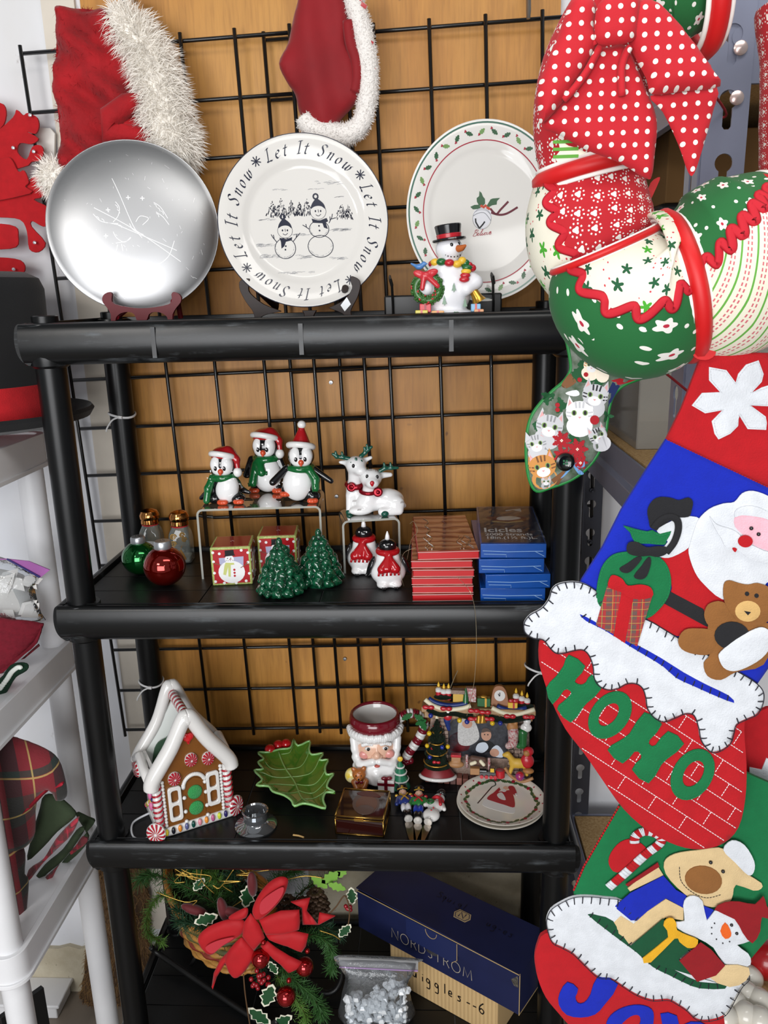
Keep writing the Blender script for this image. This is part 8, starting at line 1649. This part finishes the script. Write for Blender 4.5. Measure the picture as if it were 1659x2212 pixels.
A7 = lambda nm, L, m, d0, sm=3, th=1.6, h=1.4, thread=None, parent=None: F.add(nm, c7_(L), m, d0, th, h, sm, thread=thread, parent=parent)
sant = A7('santa_coat', [(960, 530), (1140, 455), (1200, 650), (1340, 780), (1400, 900), (1300, 1000), (1060, 1030), (870, 918), (1010, 800), (1020, 650)], FR, 15.5, 2)
A7('coat_sleeve', [(1430, 1245), (1600, 1180), (1659, 1090), (1700, 980), (1659, 940), (1500, 1100)], FR, 15, 2)
A7('belt', [(1015, 745), (1225, 855), (1260, 970), (1240, 965), (975, 820)], FK, 18, 0)
A7('white_arm', [(930, 360), (1020, 300), (1110, 268), (1205, 285), (1170, 370), (1140, 460), (1030, 525), (960, 528), (925, 500), (1000, 430)], FW, 17.5, 3)
A7('mitten', [(880, 300), (870, 230), (900, 170), (950, 145), (1020, 150), (1070, 165), (1130, 148), (1158, 175), (1150, 230), (1130, 270), (1050, 278), (990, 310), (930, 345), (890, 340)], FK, 19, 3)
A7('sack_top', [(715, 325), (790, 345), (870, 362), (900, 352), (950, 378), (1020, 360), (990, 420), (975, 447), (880, 440), (790, 432), (760, 370)], FG, 20, 2, thread=M_thg)
A7('sack', [(735, 490), (650, 510), (590, 570), (560, 650), (545, 760), (555, 830), (620, 880), (760, 920), (870, 912), (940, 860), (1000, 780), (1020, 690), (1005, 600), (965, 540), (900, 500), (820, 488)], FG, 20, 3, thread=M_thg)
q = spline(c7_([(905, 345), (950, 290), (1010, 268), (1055, 290), (1062, 350), (1035, 430), (985, 495)]), 6, False); b = MB(); b.tube([F.f(u, v, 24) for u, v in q], 7.5*UNIT(P0), 8, flat=.4, up=(0, -1, 0)); part('sack_cord', b, FK, hs, smooth=180)
for L in ([(735, 480), (745, 432), (800, 425), (860, 458), (930, 452), (990, 460), (985, 500), (930, 520), (880, 512), (820, 516), (760, 505)], [(800, 520), (740, 560), (690, 592), (710, 618), (760, 612), (830, 532)], [(850, 545), (880, 520), (888, 560), (862, 640), (820, 662), (780, 642), (830, 575)]): A7('sack_bow', L, FK, 24, 3, 2, 3)
M_tart = plaid('tartan_cotton', '#9c2426', '#4d4a44', '#8a3030', '#d0c64a', 12.0)
A7('plaid_gift', [(612, 700), (897, 762), (800, 1085), (540, 950)], M_tart, 24.5, 0); A7('gift_ribbon', [(700, 740), (780, 752), (722, 1062), (650, 1015)], FR, 26.5, 0); A7('gift_bow', [(630, 640), (660, 632), (705, 655), (740, 697), (820, 690), (885, 710), (890, 770), (770, 780), (690, 735), (615, 705)], FR, 28, 3, 2, 3)
A7('beard', [(1130, 500), (1140, 440), (1160, 370), (1190, 290), (1260, 220), (1350, 185), (1420, 175), (1470, 120), (1540, 105), (1640, 140), (1760, 220), (1830, 350), (1850, 480), (1800, 600), (1700, 650), (1620, 690), (1590, 760), (1480, 795), (1340, 790), (1230, 700), (1170, 620)], FW, 20, 3, 2, 3)
A7('face', [(1415, 275), (1450, 255), (1560, 262), (1650, 300), (1720, 400), (1660, 480), (1600, 472), (1530, 440), (1470, 380), (1420, 330)], FP, 25, 2); A7('hair_roll', [(1415, 265), (1430, 215), (1520, 195), (1620, 230), (1700, 300), (1690, 330), (1620, 280), (1540, 262), (1460, 255)], FW, 26, 3, 2, 2)
A7('moustache', [(1255, 260), (1300, 312), (1400, 345), (1450, 385), (1445, 432), (1520, 442), (1600, 478), (1680, 500), (1690, 560), (1570, 550), (1500, 525), (1440, 478), (1360, 455), (1330, 400), (1298, 350)], FW, 27, 3, 2, 2)
o = F.add('nose', c7_(ell(1477, 415, 46, 38)), FR, 31, 2, 4, 1); F.add('mouth', c7_([(1395, 460), (1410, 455), (1425, 465), (1412, 485)]), FR, 31, 1, 1, 2)
for x, y in ((1517, 335), (1563, 372)): part('bead_eye', MB().sph(F.f(*c7_([(x, y)])[0], 30), .0019, 10), M_pb, hs, smooth=180)
A7('teddy_body', [(1250, 950), (1420, 900), (1600, 930), (1680, 990), (1600, 1200), (1430, 1245), (1330, 1297), (1245, 1272), (1222, 1190), (1262, 1130)], FBR, 24, 3); A7('teddy_leg', [(1060, 1040), (1100, 980), (1180, 970), (1280, 985), (1300, 1060), (1260, 1132), (1160, 1132), (1080, 1100)], FBR, 25.5, 3); A7('teddy_arm', [(1230, 850), (1262, 810), (1340, 802), (1430, 880), (1310, 965), (1252, 952), (1225, 900)], FBR, 25.5, 3)
A7('teddy_head', [(1345, 692), (1380, 665), (1440, 682), (1500, 692), (1560, 682), (1640, 712), (1690, 760), (1700, 860), (1600, 935), (1500, 945), (1420, 905), (1350, 800)], FBR, 27, 3, 2, 3); F.add('teddy_muzzle', c7_(ell(1492, 855, 80, 66)), FT, 31, 1.5, 2, 1); F.add('teddy_nose', c7_([(1465, 850), (1510, 858), (1490, 878)]), FK, 34, 1, 1, 1)
for x, y in ((1487, 745), (1547, 757)): F.add('teddy_eye', c7_(ell(x, y, 14, 14, n=12)), FK, 32, 1, .5, 0)
F.add('black_mitten', c7_(ell(1395, 1012, 110, 88)), FK, 29, 2, 2, 1); A7('white_fur_cuff', [(1310, 1150), (1322, 1110), (1420, 1030), (1540, 965), (1600, 960), (1642, 1000), (1640, 1070), (1580, 1150), (1480, 1210), (1400, 1232), (1340, 1210)], FW, 31, 3, 2, 3)
lt_h1 = [(375, 1150), (478, 1222), (422, 1300), (415, 1325), (450, 1340), (482, 1325), (520, 1275), (580, 1365), (490, 1455), (460, 1490), (385, 1580), (300, 1495), (335, 1450), (388, 1400), (375, 1375), (342, 1375), (270, 1465), (230, 1360), (290, 1290), (340, 1220)]
lt_h2 = [(855, 1515), (965, 1590), (887, 1690), (890, 1722), (925, 1725), (1005, 1635), (1105, 1715), (1000, 1810), (960, 1850), (880, 1966), (775, 1880), (832, 1810), (825, 1775), (790, 1765), (715, 1840), (620, 1755), (690, 1700), (760, 1650)]
for L in (lt_h1, lt_h2): F.add('letter_h', c7_(L), FG, 15, 2, 2, 2, thread=M_thg)
F.add('letter_o', c7_(ell(635, 1532, 118, 168, 38, 28)), FG, 15, 2, 2, 1, holes=[c7_(ell(627, 1530, 50, 85, 38, 18))], thread=M_thg); F.add('letter_o', c7_(ell(1160, 1910, 125, 175, 32, 28)), FG, 15, 2, 2, 1, holes=[c7_(ell(1165, 1905, 58, 92, 32, 18))], thread=M_thg)
# ---- JOY stocking
SY = -0.525; P0 = AY(1420, 2000, SY); js = thing('christmas_stocking', 'felt stocking lettered JOY with reindeer and snowman, hanging lowest', 'stocking', P0); F = Felt(js, P0, SY)
A8 = lambda nm, L, m, d0, sm=3, th=1.6, h=1.4, thread=None: F.add(nm, c8_(L), m, d0, th, h, sm, thread=thread)
A8('green_body', [(700, 410), (900, 200), (1300, 100), (1760, 300), (1760, 1000), (1659, 1230), (1500, 1420), (1300, 1500), (900, 1350), (600, 1150), (410, 980), (410, 950), (480, 790), (600, 580)], FG, 0, 0, 10, 4); F.run('edge_stitching', c8_([(700, 405), (600, 575), (475, 790), (405, 955)]), 8, FR, None, 2.4)
toe2 = [(225, 1215), (180, 1280), (160, 1380), (180, 1500), (230, 1620), (310, 1720), (400, 1816), (560, 1930), (800, 2040), (1050, 2090), (1250, 2060), (1360, 1950), (1365, 1740), (1300, 1650), (1000, 1500), (700, 1400), (400, 1200)]
A8('red_toe', toe2, FR, 0, 3, 10, 4)
cuff2 = c8_([(230, 1110), (258, 1040), (330, 992), (400, 962), (480, 955), (600, 965), (720, 990), (900, 1150), (1200, 1330), (1480, 1400), (1505, 1430), (1515, 1480), (1470, 1530), (1430, 1600), (1380, 1690), (1330, 1727), (1250, 1745), (1180, 1735), (1120, 1680), (1060, 1640), (1000, 1612), (900, 1615), (800, 1580), (720, 1530), (640, 1480), (560, 1470), (480, 1400), (400, 1322), (330, 1282), (270, 1250), (240, 1180)])
F.add('snow_cuff', cuff2, FW, 14, 3, 6, 3); F.blanket(cuff2, 23, M_thk)
A8('pocket_slit', [(490, 1062), (560, 1070), (650, 1105), (750, 1250), (880, 1330), (1050, 1420), (1200, 1490), (1340, 1500), (1357, 1530), (1200, 1528), (1100, 1492), (1000, 1442), (900, 1392), (800, 1302), (700, 1228), (600, 1152)], FDG, 23, 2); F.blanket(c8_([(490, 1068), (600, 1155), (700, 1230), (800, 1305), (900, 1395), (1000, 1445), (1100, 1495), (1200, 1530), (1350, 1532)]), 25, M_thk, 12, 20, False, 1)
A8('red_mitten', [(640, 690), (700, 620), (780, 600), (860, 650), (872, 700), (800, 752), (680, 812), (628, 760)], FR, 15)
b_ = MB(); cane = spline(c8_([(625, 900), (740, 800), (860, 690), (940, 630), (960, 590), (920, 555), (850, 545), (795, 575), (790, 620)]), 8, False); n = len(cane)
for i in range(n-1): b_.tube([F.f(*cane[i], 20), F.f(*cane[i+1], 20)], 10.5*UNIT(P0), 8, mi=(i//3) % 2, flat=.3, up=(0, -1, 0))
part('candy_cane', b_, [FW, FR], js, smooth=180, label='red and white striped candy cane')
A8('reindeer_arm', [(745, 905), (930, 755), (972, 822), (760, 925)], FBE, 18, 0); A8('arm_cuff', [(730, 878), (935, 738), (945, 765), (745, 890)], FDR, 20, 0)
A8('blue_sleeve', [(655, 1020), (760, 930), (970, 820), (1050, 910), (1115, 945), (1095, 1022), (985, 962), (870, 1042), (780, 1122)], FB, 21, 0); A8('reindeer_body', [(612, 1155), (700, 1070), (780, 1122), (870, 1042), (985, 965), (1095, 1022), (1095, 1100), (980, 1082), (870, 1172), (757, 1257)], FBE, 22, 0)
A8('reindeer_head', [(985, 810), (975, 740), (1010, 700), (1080, 675), (1200, 660), (1320, 645), (1400, 680), (1450, 760), (1500, 812), (1592, 870), (1590, 905), (1540, 917), (1430, 880), (1412, 940), (1380, 1002), (1280, 1022), (1180, 992), (1060, 900)], FBE, 19, 2, 2, 3); F.add('reindeer_nose', c8_(ell(1220, 840, 118, 88, 10)), FBR, 24, 2, 3, 1)
for x, y in ((1265, 728), (1343, 785)): part('bead_eye', MB().sph(F.f(*c8_([(x, y)])[0], 26), .0021, 10), M_pb, js, smooth=180)
F.run('smile_stitching', spline(c8_([(1068, 760), (1080, 850), (1150, 920), (1240, 955), (1330, 935)]), 5, False), 25, M_thk, None, .7)
A8('white_cap', [(1345, 650), (1400, 590), (1480, 620), (1540, 720), (1537, 790), (1500, 808), (1420, 730)], FW, 24, 3, 2, 3); A8('blue_collar', [(1210, 1000), (1285, 1030), (1235, 1105), (1198, 1060)], FB, 24, 0)
A8('snowman', [(1045, 1100), (1098, 1095), (1090, 1000), (1110, 950), (1160, 935), (1212, 970), (1240, 1092), (1290, 1030), (1390, 1050), (1450, 1120), (1512, 1220), (1430, 1245), (1500, 1300), (1518, 1350), (1490, 1382), (1350, 1362), (1280, 1262), (1180, 1202), (1060, 1150)], FW, 26, 2, 2, 3)
A8('snowman_hat', [(1285, 1015), (1350, 970), (1440, 965), (1540, 982), (1592, 930), (1612, 990), (1662, 1082), (1582, 1062), (1572, 1150), (1522, 1227), (1460, 1160), (1410, 1075)], FDR, 30, 2); A8('carrot_nose', [(1320, 1150), (1350, 1095), (1382, 1140), (1386, 1180), (1350, 1197)], FO, 31, 2)
for x, y, r in ((1390, 1110, .0019), (1423, 1163, .0019), (1283, 1100, .0009), (1265, 1127, .0009), (1265, 1165, .0009), (1295, 1200, .0009), (1335, 1225, .0009), (1378, 1215, .0009)): part('bead', MB().sph(F.f(*c8_([(x, y)])[0], 32), r, 8), M_pb, js, smooth=180)
A8('green_gift', [(755, 1252), (960, 1080), (1180, 1220), (1060, 1332), (1165, 1442), (1300, 1480), (880, 1352)], FDG, 28, 0); A8('yellow_ribbon', [(830, 1315), (990, 1185), (960, 1110), (980, 1070), (1020, 1065), (1042, 1100), (1047, 1140), (1120, 1175), (1178, 1200), (1160, 1245), (1110, 1250), (1060, 1212), (1030, 1192), (880, 1342)], FY, 32, 2, 2, 2)
A8('red_mitten', [(1060, 1330), (1195, 1215), (1262, 1262), (1347, 1360), (1290, 1422), (1172, 1462)], FDR, 33, 0); A8('tan_sleeve', [(1250, 1440), (1347, 1365), (1500, 1382), (1482, 1462), (1380, 1502)], FBE, 30, 2)
A8('letter_j', [(560, 1470), (685, 1522), (600, 1650), (540, 1712), (450, 1732), (360, 1715), (310, 1650), (315, 1580), (365, 1508), (432, 1550), (415, 1600), (430, 1640), (470, 1640), (510, 1590)], FB, 15, 2, 2, 2)
F.add('letter_o', spline(c8_([(610, 1790), (640, 1720), (720, 1670), (820, 1653), (900, 1680), (912, 1750), (880, 1850), (750, 1902), (640, 1880)]), 3), FB, 15, 2, 2, 0, holes=[spline(c8_([(700, 1790), (765, 1725), (820, 1720), (822, 1780), (740, 1842)]), 3)]); A8('letter_y', [(955, 1710), (1060, 1722), (1075, 1790), (1150, 1760), (1245, 1780), (1110, 1880), (1040, 2000), (950, 1990), (990, 1870)], FB, 15, 2, 2, 2)
# ---- third stocking behind
SY = -0.485; P0 = AY(1660, 1700, SY); ts = thing('christmas_stocking', 'felt stocking mostly hidden behind the HOHO stocking at the right edge', 'stocking', P0); F = Felt(ts, P0, SY)
F.add('red_top', [(1590, 1580), (1620, 1540), (1700, 1520), (1820, 1560), (1820, 1740), (1700, 1730), (1608, 1720)], FR, 0, 9, 3, 2); F.add('blue_body', [(1608, 1718), (1700, 1725), (1820, 1740), (1810, 1950), (1640, 1960), (1560, 1880), (1590, 1800)], FB, 0, 9, 3, 0)
F.add('snowflake', [(1614, 1650), (1640, 1655), (1650, 1630), (1675, 1640), (1670, 1670), (1700, 1660), (1700, 1690), (1672, 1692), (1680, 1730), (1625, 1728), (1640, 1700), (1614, 1690)], FW, 12, 2, 2, 0); F.add('teddy_head', [(1600, 1810), (1625, 1782), (1655, 1780), (1700, 1800), (1720, 1860), (1690, 1890), (1640, 1880)], FBR, 13, 2, 3, 3); F.add('teddy_ear', [(1580, 1790), (1592, 1752), (1615, 1748), (1618, 1775), (1600, 1800)], FBR, 13, 2, 2, 3)

# ------------------------------------------------------------------ on the steel rack
M_binp = thin_clear('bin_plastic', '#e9e6df', .8, .12, .22)
t = thing('clear_bin', 'translucent plastic bin on the particle board shelf', 'bin', (1.0, .05, ZB+.0015)); b = MB()
for c, h in [((.16, .0, .09), (.16, .0015, .09)), ((.16, .27, .09), (.16, .0015, .09)), ((0, .135, .09), (.0015, .135, .09)), ((.32, .135, .09), (.0015, .135, .09)), ((.16, .135, .002), (.16, .135, .0015))]: b.box(c, h)
part('tub', b, M_binp, t); part('rim', MB().tube([(0, 0, .18), (.32, 0, .18), (.32, .27, .18), (0, .27, .18)], .004, 8, closed=True), M_binp, t)
o = part('black_tote', MB().box((0, 0, .1), (.22, .13, .1)), mat('black_tote_plastic', '#101012', .5), None, bev=.006); o.location = (1.235, .185, ZB+.187); tag(o, 'plain black tote stacked above the clear bin', 'tote')
t = thing('cardboard_box', 'plain brown cardboard box on top of the black tote', 'box', (1.235, .185, ZB+.388)); part('carton', MB().box((0, 0, .052), (.21, .125, .052)), mat('dark_kraft', '#6a4c26', .8), t, bev=.002); part('tape_strip', MB().box((0, 0, .1045), (.02, .1255, .0006)), mat('parcel_tape', '#9a7a48', .3), t)
P = AZ(1655, 2075, .58+.032); o = part('ball_ornament', MB().sph((0, 0, 0), .034, 28), mat('satin_red_ball', '#9a0d14', .3, coat=.3), None, smooth=180); o.location = P; o.location[2] = .58+.0345; tag(o, 'large satin red ball ornament at the lower right edge', 'ornament')
rr = random.Random(1); n_ = 0
for x, y in [(1595, 2085), (1620, 2110), (1588, 2118), (1560, 2140), (1612, 2145), (1640, 2160), (1585, 2165), (1565, 2195), (1610, 2190), (1640, 2200)]:
    P = AZ(x, y, .58+.022); o = part('bead_ornament', MB().lathe([(0, -.020)]+[(.022*math.cos(a), .020*math.sin(a)) for a in np.linspace(-1.4, 1.4, 9)]+[(0, .020)], 20), mat('pearl_white', '#d9d4c8', .25, coat=.4), None, smooth=180); o.location = (P[0], P[1], .58+.0205); tag(o, 'round pearly white bead ornament in the heap beside the red ball', 'ornament', 'pearly beads in a heap')
# ------------------------------------------------------------------ cords that hang the goods on the rack upright
M_cord = mat('hanging_cord', '#8c1a20', .8)
for rt, a, z1 in ((wr, (1400, 60, -.50), 1.93), (hs, (1640, 790, -.56), 1.66), (js, (1500, 1660, -.52), 1.42), (ts, (1720, 1530, -.48), 1.45), (ko, (1300, 720, -.45), 1.62)):
    L0 = np.array(rt.location); A = AY(*a); B = np.array([XL+.012, -.3525, z1]); part('hanging_cord', MB().tube(spline([A-L0, (A*.55+B*.45)-L0+np.array([0, 0, .006]), B-L0, B-L0+np.array([0, .012, -.006])], 5, False), .0014, 6), M_cord, rt, smooth=180)
